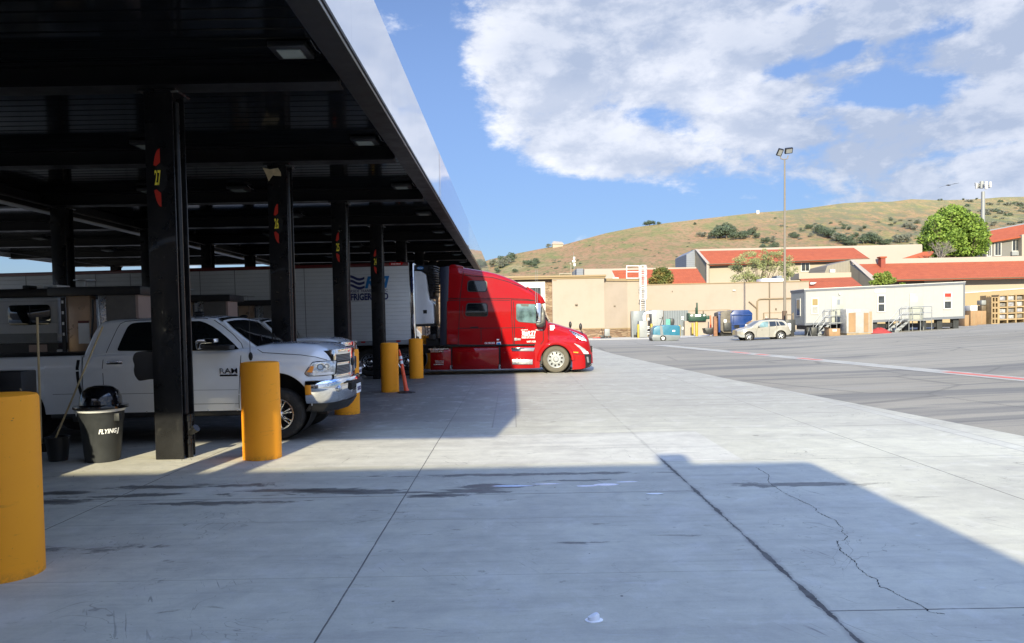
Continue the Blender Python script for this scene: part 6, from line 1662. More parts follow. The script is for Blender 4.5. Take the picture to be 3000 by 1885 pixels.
A = c_(260, 560); MB_ = MB().box(A[0] - .15, A[0] + .2, D + .6, D + 1., 0, A[1]); tag(MB_.build('rusty_post', mat('rust_brown', (.20, .10, .06), .9, var=.3), None, bevel=.02), 'rusty brown post between the hopper cart and the compactor', 'post')
# cardboard pile behind the silver car
t = thing('cardboard_pile', 'heap of flattened cardboard behind the hood of the silver car', 'cardboard', (c_(1080, 0, 64)[0], 64, 0))
MB().py([c_(*p, 64) for p in ((1000,770),(1040,715),(1110,672),(1175,690),(1200,730),(1215,900),(980,900))], 64, 64.8).build('sheets', M['card'], t, bevel=.03)
MB().py([c_(*p, 63.7) for p in ((950,760),(985,752),(1005,830),(965,850))], 63.7, 63.9).build('bag', M['paper'], t, bevel=.02)
# ---- light pole
PLD = 61.
A = P(2299, 470, PLD); bx0 = P(2299, 1000, PLD).x
t = thing('light_pole', 'tall grey floodlight pole with two lamp heads beside the office trailer', 'light pole', (bx0, PLD, gz(bx0)))
MB().tube([(bx0, PLD, gz(bx0)), (A.x, PLD, A.z)], [.12, .06], 12).build('pole', M['poleb'], t)
MB().tube([(bx0, PLD, gz(bx0)), (bx0, PLD, gz(bx0) + 2.1)], .20, 12).build('pole_base', mat('rust_dark', (.09, .06, .045), .9, var=.3), t)
qp = Q(2250, 400, 3.2107, PLD)
pts = [qp(118, 190), qp(122, 210), qp(150, 218), qp(182, 210), qp(190, 180)]
MB().tube([V(p, PLD) for p in pts], .045, 8).build('bracket_arm', M['poleb'], t)
for (cx, cy, w_, h_, an, yy) in ((110, 152, .42, .60, .25, -.05), (195, 135, .62, .46, -.1, .0)):
    C = qp(cx, cy); p0 = Vector((C[0], PLD + yy, C[1])); rot = Matrix.Rotation(an, 3, 'Y') @ Matrix.Rotation(R(35), 3, 'X')
    def bx3(w, h, d0, d1):
        vs = []; 
        for z in (d0, d1):
            for x, y in ((-w/2,-h/2),(w/2,-h/2),(w/2,h/2),(-w/2,h/2)): vs.append(p0 + rot @ Vector((x, z, y)))
        return vs
    hd = MB().add(bx3(w_, h_, -.08, .12), [(0,1,2,3),(7,6,5,4),(0,4,5,1),(1,5,6,2),(2,6,7,3),(3,7,4,0)]).build('lamp_head', M['dark'], t, bevel=.02)
    MB().add(bx3(w_ - .14, h_ - .14, -.10, -.082), [(0,1,2,3),(7,6,5,4),(0,4,5,1),(1,5,6,2),(2,6,7,3),(3,7,4,0)]).build('lamp_glass', M['lgrey'], hd, smooth=False)
# ---- silver SUV
SD = 56.3
qv = Q(2070, 860, 8.3034, SD)
t = thing('suv', 'small silver suv parked beside the light pole facing left', 'car', (qv(1400, 0)[0], SD + .9, gz(qv(1400,0)[0])))
SYC = SD + .88
zt_s = interp(qv.l([(762,905),(800,893),(850,875),(960,840),(1060,820),(1090,808),(1180,745),(1290,672),(1400,645),(1560,632),(1700,628),(1860,640),(1925,662),(1975,740),(2010,800),(2050,870),(2062,985)]))
wf_, wr_ = qv(1040, 1055), qv(1812, 1030); wr0 = .345
def zb_s(x):
    for w_ in (wf_, wr_):
        if abs(x - w_[0]) < .42: return max(.25, w_[1] + math.sqrt(.42**2 - (x - w_[0])**2))
    return interp(qv.l([(762,1010),(830,1070),(950,1085),(1180,1070),(1650,1062),(1900,1030),(2062,985)]))(x)
def W_s(x, z):
    a, c = qv(762, 0)[0], qv(2062, 0)[0]; w = .87
    zbelt = qv(1500, 812)[1]
    w -= .34 * max(0, z - zbelt); w -= .22 * max(0, 1 - (x - a) / .7) ** 2.2; w -= .12 * max(0, 1 - (c - x) / .4) ** 2
    for q_ in (wf_, wr_): w += .02 * max(0, 1 - abs(math.hypot(x - q_[0], z - q_[1]) - .45) / .1)
    return w
x0s, x1s = qv(762, 0)[0], qv(2062, 0)[0]
sst = sorted(set([round(x0s + (x1s - x0s) * i / 70, 4) for i in range(71)] + [round(w_[0] + .42 * math.cos(k * math.pi / 14), 4) for w_ in (wf_, wr_) for k in range(15)]))
sv = Loft(sst, SYC, W_s, zb_s, lambda x: zt_s(x) - .02, lambda x: .10, .02, nz=12)
sv.mb().build('body', mat('silver_paint', (.27, .255, .225), .32, metal=.2, var=.03, coat=1.), t)
for nm, px in (('front_window', [(1262,828),(1300,770),(1370,705),(1420,688),(1520,683),(1488,820)]), ('rear_window', [(1545,806),(1535,684),(1690,680),(1700,792)]), ('quarter_glass', [(1712,790),(1708,682),(1740,684),(1785,785)]), ('rear_side_window', [(1806,782),(1762,684),(1840,688),(1890,715),(1925,772)])):
    sv.patch_side(roundpoly(qv.l(px), .03), nm, M['glass' if nm != 'front_window' else 'cabglass'], t, .008)
sv.patch_top(qv(1100, 0)[0], qv(1290, 0)[0], .94, 'windscreen', M['glass'], t)
sv.patch_side(roundpoly(qv.l([(828,915),(900,888),(945,905),(900,935),(840,945)]), .02), 'headlight', M['lens'], t, .008)
sv.patch_side(roundpoly(qv.l([(2005,790),(2040,830),(2052,890),(2020,860)]), .02), 'tail_light', M['redlens'], t, .008)
sv.patch_side(qv.l([(775,1000),(860,1020),(940,1000),(930,1075),(840,1065),(780,1020)]), 'bumper', M['lgrey'], t, .008)
for ln in ([(1250,835),(1225,900),(1210,1000),(1215,1060)], [(1520,685),(1530,830),(1535,1000),(1520,1060)], [(1700,800),(1720,880),(1690,930)], [(1250,835),(1930,780)]): sv.seam(qv.l(ln), 'panel_seam', M['gap'], t, .012)
MB().py(qv.l([(1380,640),(1560,618),(1860,628),(1880,650),(1400,652)]), SYC - .62, SYC - .56).build('roof_rail', M['black'], t); MB().py(qv.l([(1580,605),(1780,602),(1800,628),(1560,628)]), SYC - .5, SYC + .5).build('roof_bars', M['brownp'], t, bevel=.01)
A = qv(1270, 800); MB().ball((A[0], SYC - 1.0, A[1]), (.07, .10, .08), 10, 6).build('mirror', M['lgrey'], t)
MB().box(x1s - .01, x1s + .2, SYC - .35, SYC + .35, .75, 1.35).build('spare_wheel', M['white'], t, bevel=.08)
for w_ in (wf_, wr_):
    for sg, yy in ((-1, SYC - .86), (1, SYC + .86)): wheel(t, w_[0], yy, w_[1] if sg < 0 else w_[1], wr0, .215, .21, 5, sgn=sg, tyre='tyre')
    MB().lathe([(.42, 0), (.42, .3), (.05, .3)], (w_[0], SYC - .8, w_[1]), 'y', 28).build('wheel_arch', M['gap'], t)
# ---- floor sweeper
SWD = 62.5
qw = Q(1840, 780, 6.577, SWD)
t = thing('floor_sweeper', 'ride-on floor sweeper in turquoise and grey parked before the grey units', 'sweeper', (qw(740, 0)[0], SWD + .6, 0))
MB().py([qw(*p) for p in ((478,1320),(480,1240),(500,1190),(560,1150),(640,1150),(680,1135),(990,1145),(1005,1170),(1005,1345),(900,1350),(480,1345))], SWD, SWD + 1.4).build('hood', M['teal'], t, bevel=.07, seg=3)
MB().py([qw(*p) for p in ((455,1385),(478,1320),(600,1325),(640,1325),(1008,1335),(1005,1385),(950,1430),(740,1440),(480,1440))], SWD - .03, SWD + 1.43).build('skirt', mat('sweeper_grey', (.14, .155, .165), .5, var=.1), t, bevel=.04)
MB().py([qw(*p) for p in ((610,1150),(655,1150),(680,1325),(625,1325))], SWD - .035, SWD - .02).build('grey_pillar', mat('sweeper_grey', (.14, .155, .165)), t)
A = qw(675, 1400); 
for yy, sg in ((SWD - .06, -1), (SWD + 1.46, 1)): wheel(t, A[0], yy, A[1] + .02, A[1] + .02 if A[1] + .02 > .2 else .28, .15, .2, 5, sgn=sg, rimmat='gplas')
MB().cyl((qw(475,0)[0], SWD + .1, .14), (qw(475,0)[0], SWD + 1.3, .14), .14, n=16).build('brush', M['black'], t)
MB().py([qw(*p) for p in ((835,1135),(838,1010),(900,1008),(915,1060),(905,1140))], SWD + .35, SWD + 1.1).build('seat_back', M['concb'], t, bevel=.05)
MB().py([qw(*p) for p in ((740,1135),(745,1020),(830,1020),(830,1135))], SWD + .3, SWD + .36).build('side_screen', mat('teal_glass', (.10, .28, .24), .2), t, smooth=False)
MB().tube([V(qw(650, 1135), SWD + .6), V(qw(690, 1015), SWD + .6), V(qw(630, 1012), SWD + .5)], .03, 6).build('steering_column', M['dark'], t); MB().tube([V(qw(690, 1015), SWD + .6), V(qw(690, 975), SWD + .6)], .04, 6).build('beacon', M['dark'], t)
A, C = qw(855, 1235), qw(905, 1262); MB().box(A[0], C[0], SWD - .012, SWD - .0, C[1], A[1]).build('label_plate', M['paper'], t, smooth=False)

# dark utility cart between the light pole and the office trailer
D = 60.; A, C = qc_(1935, 640, D), qc_(2085, 980, D); g0 = gz(A[0])
t = thing('utility_cart', 'dark steel cart with upright rusty posts between light pole and office trailer', 'cart', (A[0] + .5, D, g0))
MB().box(A[0], C[0] + .3, D + .1, D + .9, g0 + .35, A[1]).build('cart_body', M['concb'], t, bevel=.03)
for x_ in (A[0] + .05, C[0] + .1): MB().box(x_, x_ + .12, D + .2, D + .32, g0, A[1] + .55).build('post', M['brownp'], t, bevel=.01)
MB().box(A[0] + .05, C[0] + .2, D + .22, D + .30, A[1] + .35, A[1] + .43).build('rail', M['brownp'], t, smooth=False)
for x_ in (A[0] + .2, C[0]): MB().cyl((x_, D + .05, g0 + .2), (x_, D + .15, g0 + .2), .2, n=14).build('wheel', M['black'], t)
# ================================================================ office trailer
OD = 60.
qo = Q(2300, 700, 3.44, OD)
xo0, xo1 = qo(195, 0)[0], qo(1810, 0)[0]
zo = interp([(xo0, qo(195, 515)[1]), (xo1, qo(1810, 440)[1])]); zu = interp([(xo0, qo(195, 872)[1]), (xo1, qo(1810, 800)[1])])
t = thing('office_trailer', 'long pale grey mobile office trailer on blocks with two doors and stairs', 'office trailer', ((xo0+xo1)/2, OD, gz((xo0+xo1)/2)))
W_ = 2.9
MB().py([(xo0, zu(xo0)), (xo1, zu(xo1)), (xo1, zo(xo1)), (xo0, zo(xo0))], OD, OD + W_).build('siding_wall', M['siding'], t, smooth=False)
b = MB(); b.slab([(xo0 - .012, OD + .05, zu(xo0) + .1), (xo0 - .012, OD + W_ - .05, zu(xo0) + .1), (xo0 - .012, OD + W_ - .05, zo(xo0) - .15), (xo0 - .012, OD + .05, zo(xo0) - .15)], (.012, 0, 0)); b.build('end_wall', M['sidingend'], t, smooth=False)
def band(nm, za, zb_, m_, o=.05):
    b = MB(); b.py([(xo0 - o, zo(xo0) + za), (xo1 + o, zo(xo1) + za), (xo1 + o, zo(xo1) + zb_), (xo0 - o, zo(xo0) + zb_)], OD - o, OD + W_ + o); return b.build(nm, M[m_], t, smooth=False)
m_g = mat('grey_trim', (.105, .115, .14), .5, var=.05); M['gtrim'] = m_g
band('roof_edge', -.14, .02, 'gtrim'); band('roof_cap', .021, .07, 'trim', .07)
b = MB(); b.py([(xo0 - .02, zu(xo0) - .02), (xo1 + .02, zu(xo1) - .02), (xo1 + .02, zu(xo1) + .17), (xo0 - .02, zu(xo0) + .17)], OD - .03, OD - .001); b.build('lower_trim', M['gtrim'], t, smooth=False)
b = MB(); b.box(xo0 - .03, xo0 + .09, OD - .04, OD - .002, zu(xo0) + .17, zo(xo0) - .14); b.box(xo1 - .08, xo1 + .02, OD - .04, OD - .002, zu(xo1) + .17, zo(xo1) - .14); b.build('corner_trim', M['gtrim'], t, smooth=False)
MB().box(xo0 + .3, xo1 - .3, OD + .4, OD + W_ - .4, zu(xo0) - .35, zu(xo0) - .01).build('floor_beam', M['dark'], t, smooth=False)
for i in range(10):
    x = xo0 + .5 + i * (xo1 - xo0 - 1.0) / 9; MB().box(x - .22, x + .22, OD + .3, OD + .75, gz(x), zu(x) - .02).build('support_pier', M['concb'], t, smooth=False)
def owin(x0_, y0_, x1_, y1_, top='win', bot='win'):
    A, C = qo(x0_, y0_), qo(x1_, y1_); zm = (A[1] + C[1]) / 2
    f = MB().box(A[0] - .09, C[0] + .09, OD - .06, OD - .001, C[1] - .09, A[1] + .09).build('window', M['trim'], t, bevel=.015)
    MB().box(A[0], C[0], OD - .066, OD - .061, zm + .05, A[1]).build('upper_pane', M[top], f, smooth=False)
    MB().box(A[0], C[0], OD - .066, OD - .061, C[1], zm - .05).build('lower_pane', M[bot], f, smooth=False)
owin(271, 607, 327, 750, 'blind', 'blindg'); owin(937, 578, 997, 730); owin(1605, 550, 1668, 700, 'blindg', 'win')
A, C = qo(1605, 550), qo(1668, 585); MB().box(A[0], C[0], OD - .075, OD - .067, C[1], A[1]).build('red_window_sign', M['redtxt'], t, smooth=False)
y0w = OD + .9; f = MB().box(xo0 - .05, xo0 - .013, y0w - .1, y0w + .75, qo(140, 780)[1], qo(140, 600)[1]).build('window', M['trim'], t, smooth=False)
MB().box(xo0 - .056, xo0 - .051, y0w, y0w + .65, qo(140, 772)[1], qo(140, 612)[1]).build('pane', M['win'], f, smooth=False)
for (x0_, y0_, x1_, y1_) in ((468, 585, 590, 850), (1255, 552, 1385, 815)):
    A, C = qo(x0_, y0_), qo(x1_, y1_)
    d_ = MB().box(A[0], C[0], OD - .045, OD - .002, C[1], A[1]).build('door', mat('office_door', (.29, .30, .27), .5, var=.04), t, bevel=.015)
    MB().ball((A[0] + .12, OD - .09, (A[1] + C[1]) / 2 - .05), .05, 8, 6).build('handle', M['galv'], d_)
A, C = qo(524, 612), qo(551, 665); MB().box(A[0], C[0], OD - .055, OD - .046, C[1], A[1]).build('door_notice', M['tinted'], t, smooth=False)
A, C = qo(1295, 583), qo(1328, 635); MB().box(A[0], C[0], OD - .055, OD - .046, C[1], A[1]).build('door_notice', M['trim'], t, smooth=False)
A, C = qo(902, 505), qo(1012, 540); MB().box(A[0], C[0], OD - .03, OD - .002, C[1], A[1]).build('name_sign', M['trim'], t, smooth=False)
A, C = qo(538, 548), qo(554, 566); MB().box(A[0], C[0], OD - .15, OD - .002, C[1], A[1]).build('porch_light', M['trim'], t, bevel=.02)
# stairs
def stairs(x0_, xl, x1_, ytop, label):
    """xl..x1 landing, x0..xl flight down to the left"""
    d0, d1 = OD - 1.5, OD - .35
    A = qo(x1_, ytop, d0); zt_ = A[1]; X1 = A[0]; XL = qo(xl, 0, d0)[0]; X0 = qo(x0_, 0, d0)[0]; z0 = gz(X0)
    t = thing('entry_stairs', label, 'stairs', ((XL+X1)/2, (d0+d1)/2, z0), 'aluminium stairs to the office trailer doors')
    MB().box(XL, X1, d0, d1, zt_ - .08, zt_).build('landing', M['galv'], t, smooth=False)
    n = 4; 
    for i in range(n):
        f = (i + .5) / n; MB().box(X0 + (XL-X0)*i/n, X0 + (XL-X0)*(i+1)/n + .04, d0, d1, z0 + (zt_-z0)*f - .05, z0 + (zt_-z0)*f).build('step', M['alu'], t, smooth=False)
    for dd in (d0, d1):
        MB().slab([(X0 - .05, dd, z0), (X0 + .2, dd, z0), (XL, dd, zt_ - .15), (XL, dd, zt_ + .02), (X0 - .05, dd, z0 + .18)], (0, .04, 0)).build('stringer', M['lgrey'], t, smooth=False)
        b = MB()
        for zz in (1.05, .55): b.tube([(X0 + .05, dd, z0 + zz - .1), (XL, dd, zt_ + zz), (X1, dd, zt_ + zz)], .025, 6)
        for xx, zb0 in ((X0 + .05, z0), (XL, gz(XL)), ((XL+X1)/2, gz(XL)), (X1, gz(X1))): b.tube([(xx, dd, zb0), (xx, dd, (zt_ if xx >= XL else z0) + 1.0)], .028, 6)
        b.build('handrail', M['galv'], t)
    MB().tube([(X1, d0, zt_ + 1.05), (X1, d1, zt_ + 1.05)], .025, 6).build('end_rail', M['galv'], t)
    return t
stairs(335, 455, 585, 842, 'aluminium stairs to the left office door beside the wrapped pallet'); stairs(1115, 1250, 1478, 815, 'aluminium stairs and landing at the right office door')
# goods in front of the trailer
qg = Q(2320, 860, 7.525, 57.5)
def gg(x, y, D=57.5): return qg(x, y, D)
A, C = gg(1205, 350), gg(1775, 890); gA = gz(A[0])
t = thing('wrapped_pallet_load', 'tall plastic-wrapped load with white and orange-brown stripes before the office trailer', 'pallet load', ((A[0]+C[0])/2, 58.3, gA))
MB().box(A[0], C[0] + .05, 57.5, 58.7, gA + .12, A[1]).build('wrapped_body', mat('plastic_wrap_white', (.30, .295, .29), .25, var=.12, scale=2, coat=1.), t, bevel=.04)
for x0_, x1_ in ((1250,1405),(1585,1690)):
    a_, c_2 = gg(x0_, 430), gg(x1_, 860); MB().box(a_[0], c_2[0], 57.485, 57.499, c_2[1], a_[1]).build('brown_panel', M['card'], t, smooth=False)
a_, c_2 = gg(1705, 400), gg(1765, 850); MB().box(a_[0], c_2[0], 57.485, 57.499, c_2[1], a_[1]).build('tan_panel', mat('pale_tan', (.28, .20, .13), .7), t, smooth=False)
a_, c_2 = gg(1385, 360), gg(1505, 400); MB().box(a_[0], c_2[0], 57.48, 57.499, c_2[1], a_[1]).build('label', M['trim'], t, smooth=False)
MB().box(A[0] + .05, C[0], 57.55, 58.65, gA, gA + .12).build('pallet', M['wood'], t, smooth=False)
A, C = gg(760, 775), gg(1065, 930, 57.0); gA = gz(A[0])
t = thing('cardboard_box', 'open cardboard box at the foot of the left stairs', 'box', (A[0] + .5, 57.4, gA))
MB().box(A[0], C[0], 57, 57.9, gA, A[1]).build('box_body', M['card'], t, bevel=.01)
MB().slab([(A[0], 57, A[1]), (A[0] - .1, 57.1, A[1] + .12), (A[0] - .1, 57.8, A[1] + .12), (A[0], 57.9, A[1])], (.012, 0, 0)).build('flap', M['card'], t, smooth=False)
a_, c_2 = gg(835, 780), gg(925, 850); MB().box(a_[0], c_2[0], 56.99, 56.999, c_2[1] + .05, a_[1] - .03).build('label', M['trim'], t, smooth=False)
A = gg(1980, 800); gA = gz(A[0])
b = MB(); random.seed(11)
N = 14; vs = []
for j in range(5):
    for i in range(N):
        a_ = 2 * math.pi * i / N; k = (1 - j / 4.6); vs.append((A[0] + (1.0 * k * math.cos(a_) + random.uniform(-.05, .05)) , 57.8 + .5 * k * math.sin(a_), gA + .42 * math.sin(j / 4 * math.pi / 2) * random.uniform(.75, 1.15) if j else gA))
b.add(vs, [(j*N+i, j*N+(i+1)%N, (j+1)*N+(i+1)%N, (j+1)*N+i) for j in range(4) for i in range(N)] + [tuple(range(4*N, 5*N))])
tag(b.build('tarp', M['cloth'], None), 'crumpled orange-red tarp on the ground right of the wrapped load', 'tarp')
A, C = gg(430, 745, 59), gg(640, 900, 59)
tag(MB().box(A[0], C[0], 59, 59.5, gz(A[0]), A[1]).build('dark_tub', M['concb'], None, bevel=.06), 'dark grey tub stored under the left end of the office trailer', 'tub')
A = gg(380, 760, 58.8)
tag(MB().tube([(A[0] - .18, 58.8, gz(A[0])), (A[0], 58.8, A[1]), (A[0] + .18, 58.8, gz(A[0]))], .03, 6).build('axle_stand', M['galv'], None), 'small A-shaped metal stand under the office trailer, left end', 'stand')
# ---- far right: tan wall, racks, boxes
qt = Q(2780, 830, 10.809, 70.)
def tq(x, y, D): return qt(x, y, D)
x0_, x1_ = tq(440, 0, 72)[0], 52.
zt1, zt2 = tq(480, 345, 72)[1], tq(2370, 185, 72)[1]; zsl = (zt2 - zt1) / (tq(2370, 0, 72)[0] - tq(480, 0, 72)[0])
t = thing('tan_wall', 'plain ochre-tan site wall behind the pallets at the right edge', 'wall', ((x0_+x1_)/2, 72, 0))
xs_ = tq(480, 0, 72)[0]
MB().py([(x0_ - 12, -.2), (x1_, -.2), (x1_, zt1 + zsl * (x1_ - xs_)), (x0_ - 12, zt1 - zsl * 10)], 72, 72.4).build('wall_panel', M['stucco2'], t, smooth=False)
MB().py([(x0_ - 12, zt1 - zsl * 10), (x1_, zt1 + zsl * (x1_ - xs_)), (x1_, zt1 + zsl * (x1_ - xs_) + .08), (x0_ - 12, zt1 - zsl * 10 + .08)], 71.95, 72.45).build('coping', M['trim'], t, smooth=False)
RD = 67.
A, C = tq(1590, 400, RD), tq(3100, 1170, RD)
t = thing('wooden_rack', 'pale timber rack of open compartments with wrapped goods at the right edge', 'rack', (A[0] + 3, RD, gz(A[0])))
zT_, zB_ = tq(1620, 400, RD)[1], tq(1620, 1190, RD)[1]; wb = (tq(2120, 0, RD)[0] - tq(1850, 0, RD)[0])
b = MB(); 
for i in range(6):
    x = A[0] + i * wb; 
    MB().box(x - .06, x + .06, RD, RD + 1.1, gz(x), zT_ + .03 * (x - A[0])).build('upright', M['wood'], t, smooth=False)
for j in range(5):
    z = zB_ + .08 + (zT_ - zB_ - .05) * j / 4
    MB().py([(A[0], z - .05), (A[0] + 5 * wb, z - .05 + .03 * 5 * wb), (A[0] + 5 * wb, z + .06 + .03 * 5 * wb), (A[0], z + .06)], RD - .02, RD + 1.08).build('shelf_rail', M['wood'], t, smooth=False)
MB().box(A[0], A[0] + 5 * wb, RD + 1.0, RD + 1.06, zB_, zT_).build('back_panel', M['wood'], t, smooth=False)
for i in range(5):
    for j in range(4):
        x = A[0] + i * wb; z = zB_ + .16 + (zT_ - zB_ - .05) * j / 4 + .03 * (x - A[0]); h = (zT_ - zB_) / 4 * random.uniform(.55, .75)
        tg = MB().box(x + .10, x + wb - .10, RD + .15, RD + .8, z, z + h).build('wrapped_goods', mat('wrapped_goods_%d' % ((i + j) % 3), [(.24, .24, .27), (.30, .30, .31), (.16, .15, .14)][(i + j) % 3], .35, var=.4, scale=5, coat=.5), None, bevel=.03)
        tag(tg, 'plastic-wrapped bundle in the timber rack, %s shelf, %s bay' % (('bottom', 'second', 'third', 'top')[j], ('left end', 'second', 'third', 'fourth', 'fifth')[i]), 'bundle', 'wrapped bundles in the timber rack')
for (x0_, y0_, x1_, y1_, D, lab_) in ((1350,440,1575,1185,66.5,'tall stack of timber crates leaning beside the rack'), (1185,390,1340,1150,67.5,'narrower stack of timber frames left of the crates')):
    A, C = tq(x0_, y0_, D), tq(x1_, y1_, D); g0 = gz(A[0])
    t = thing('crate_stack', lab_, 'crates', ((A[0]+C[0])/2, D, g0), 'timber crate stacks by the tan wall')
    for j in range(5):
        za = g0 + (A[1] - g0) * j / 5; zb_ = g0 + (A[1] - g0) * (j + 1) / 5
        b = MB(); b.box(A[0], C[0], D, D + .9, za, za + .07); b.box(A[0], C[0], D, D + .9, zb_ - .08, zb_ - .012)
        for xx in (A[0], (A[0]+C[0])/2 - .05, C[0] - .10): b.box(xx, xx + .10, D, D + .9, za + .07, zb_ - .08)
        b.build('crate', M['wood'], t, smooth=False)
A, C = tq(1040, 545, 67.2), tq(1180, 870, 67.2); t = thing('dark_crate', 'dark open crates stacked on a cardboard box by the tan wall', 'crates', (A[0], 67.2, 0))
MB().box(A[0], C[0], 67.2, 67.9, (A[1]+C[1])/2 + .06, A[1]).build('upper_crate', M['gplas'], t, bevel=.02); MB().box(A[0], C[0], 67.2, 67.9, C[1], (A[1]+C[1])/2).build('lower_crate', M['brownp'], t, bevel=.02)
for (x0_, y0_, x1_, y1_, D, lab_) in ((900,880,1180,1210,66.6,'wide cardboard box under the dark crates'), (690,715,900,1290,65.,'tall cardboard carton with a white wrapped top'), (500,1010,640,1310,64.6,'small cardboard box at the corner of the office trailer')):
    A, C = tq(x0_, y0_, D), tq(x1_, y1_, D); g0 = gz(A[0]); t = thing('cardboard_carton', lab_, 'box', ((A[0]+C[0])/2, D, g0))
    MB().box(A[0], C[0], D, D + 1.0, g0, A[1]).build('carton_body', M['card'], t, bevel=.015)
    MB().box((A[0]+C[0])/2 - .03, (A[0]+C[0])/2 + .03, D - .006, D - .001, g0 + .1, A[1] - .02).build('tape', M['cornice'], t, smooth=False)
    if 'tall' in lab_: MB().box(A[0] - .01, C[0] + .01, D - .01, D + 1.01, A[1] - .45, A[1] + .01).build('wrap', M['trim'], t, bevel=.02)

# ================================================================ red-roofed motel blocks behind the wall
def roofslab(b, eave, top, De, Dt, th=.25):
    """eave and top: pixel pairs, left to right"""
    a, c = P(*eave[0], De), P(*eave[1], De); d, e = P(*top[1], Dt), P(*top[0], Dt)
    b.slab([a, c, d, e], (0, 0, -th)); return b
def wallpx(b, pts, D, th=.4): return slabpx(b, pts, D, th)
def mwin(par, D, x0, y0, x1, y1, m_='win'):
    A, C = P(x0, y0, D), P(x1, y1, D)
    f = MB().box(A.x - .12, C.x + .12, D - .08, D - .001, C.z - .12, A.z + .12).build('window', M['trim'], par, smooth=False)
    MB().box(A.x, C.x, D - .09, D - .081, C.z, A.z).build('pane', M[m_], f, smooth=False)
    xm = (A.x + C.x) / 2; MB().box(xm - .03, xm + .03, D - .10, D - .091, C.z, A.z).build('mullion', M['trim'], f, smooth=False)
# low block on the left
t = thing('low_motel_block', 'low block with red tile roof between the white ladder and the taller roof', 'building', (P(1900, 830, 100).x, 100, 0))
b = MB(); wallpx(b, [(1712,788.5),(1790,787.5),(1808,850),(1712,850)], 100, 12); wallpx(b, [(1790,787.5),(2040,783),(2040,789),(1790,793.5)], 104.6, 7); b.build('parapet', M['rose'], t, smooth=False)
b = MB(); roofslab(b, [(1815,850),(2069,829)], [(1789,793),(2042,787)], 100.5, 104.6); b.build('roof', M['roof'], t, smooth=False)
b = MB(); wallpx(b, [(1800,845),(2066,830),(2066,900),(1800,900)], 101.3, 8); b.build('wall', M['cream'], t, smooth=False)
b = MB(); b.slab([P(1786,792,104.4), P(1792,792,104.3), P(1822,852,100.3), P(1812,852,100.3)], (0, 0, -.3)); b.build('rake_board', M['rose'], t, smooth=False)
A = P(1690, 787, 100.5); MB().box(A.x, A.x + .9, 101, 108, A.z - 4, A.z).build('side_siding', M['bsiding'], t, smooth=False)
# tall block
TDp = 112.
t = thing('tall_motel_block', 'taller block with long red tile roof and cream walls behind the leafless tree', 'building', (P(2250, 780, TDp).x, TDp, 0))
b = MB(); roofslab(b, [(2074,774),(2547,757.5)], [(2049,736),(2501,726.5)], TDp, TDp + 4.5); b.build('roof', M['roof'], t, smooth=False)
b = MB(); wallpx(b, [(2036,731),(2701,716),(2701,722),(2036,737.5)], TDp + 4.7, 8); b.build('parapet', M['rose'], t, smooth=False)
b = MB(); wallpx(b, [(2501,726.5),(2702,719),(2702,758),(2550,760)], TDp + 4.3, 3); b.build('gable_panel', M['rose'], t, smooth=False)
b = MB(); roofslab(b, [(2644,757.5),(2720,752)], [(2706,738),(2735,737)], TDp + 0.2, TDp + 1.1); b.build('small_roof', M['roof'], t, smooth=False)
b = MB(); wallpx(b, [(2072,777),(2560,761),(2560,880),(2072,880)], TDp + .9, 8); b.build('wall', M['cream'], t, smooth=False)
b = MB(); wallpx(b, [(2011,746),(2036,731),(2036,790),(2011,790)], TDp + 5.0, 8); b.build('blue_siding', M['bsiding'], t, smooth=False)
b = MB(); b.slab([P(2037,734,TDp+4.6), P(2073,770,TDp), P(2073,840,TDp), P(2037,840,TDp+4.6)], (.3, 0, 0)); b.build('gable_wall', M['gsiding'], t, smooth=False)
b = MB(); b.slab([P(2036,731,TDp+4.5), P(2043,731,TDp+4.5), P(2075,768,TDp-.1), P(2073,776,TDp-.1), P(2068,770,TDp-.1)], (0, -.15, 0)); b.build('rake_board', M['rose'], t, smooth=False)
b = MB(); wallpx(b, [(2070,769),(2076,769),(2076,840),(2070,840)], TDp - .1, .3); b.build('corner_post', M['rose'], t, smooth=False)
mwin(t, TDp + .9, 2348, 772, 2370, 794)
b = MB(); roofslab(b, [(2074,775.5),(2547,759)], [(2072,774),(2547,757)], TDp + .9, TDp - .2, .1); b.build('soffit', M['brownp'], t, smooth=False)
# small low roof in front
t = thing('small_red_roof_block', 'small patched red roof just above the left end of the office trailer', 'building', (P(2430, 820, 96).x, 96, 0))
b = MB(); roofslab(b, [(2372,850),(2526,838)], [(2343,817.5),(2495,812.5)], 93, 97); b.build('roof', M['roof'], t, smooth=False)
b = MB(); wallpx(b, [(2341,801),(2494,798.5),(2494,813),(2341,818)], 97, 3); b.build('parapet', M['cream'], t, smooth=False)
b = MB(); b.slab([P(2374,829,94.4), P(2392,829,94.4), P(2384,834,94.0), P(2374,834,94.0)], (0, -.02, .06)); b.build('roof_patch', M['trim'], t, smooth=False)
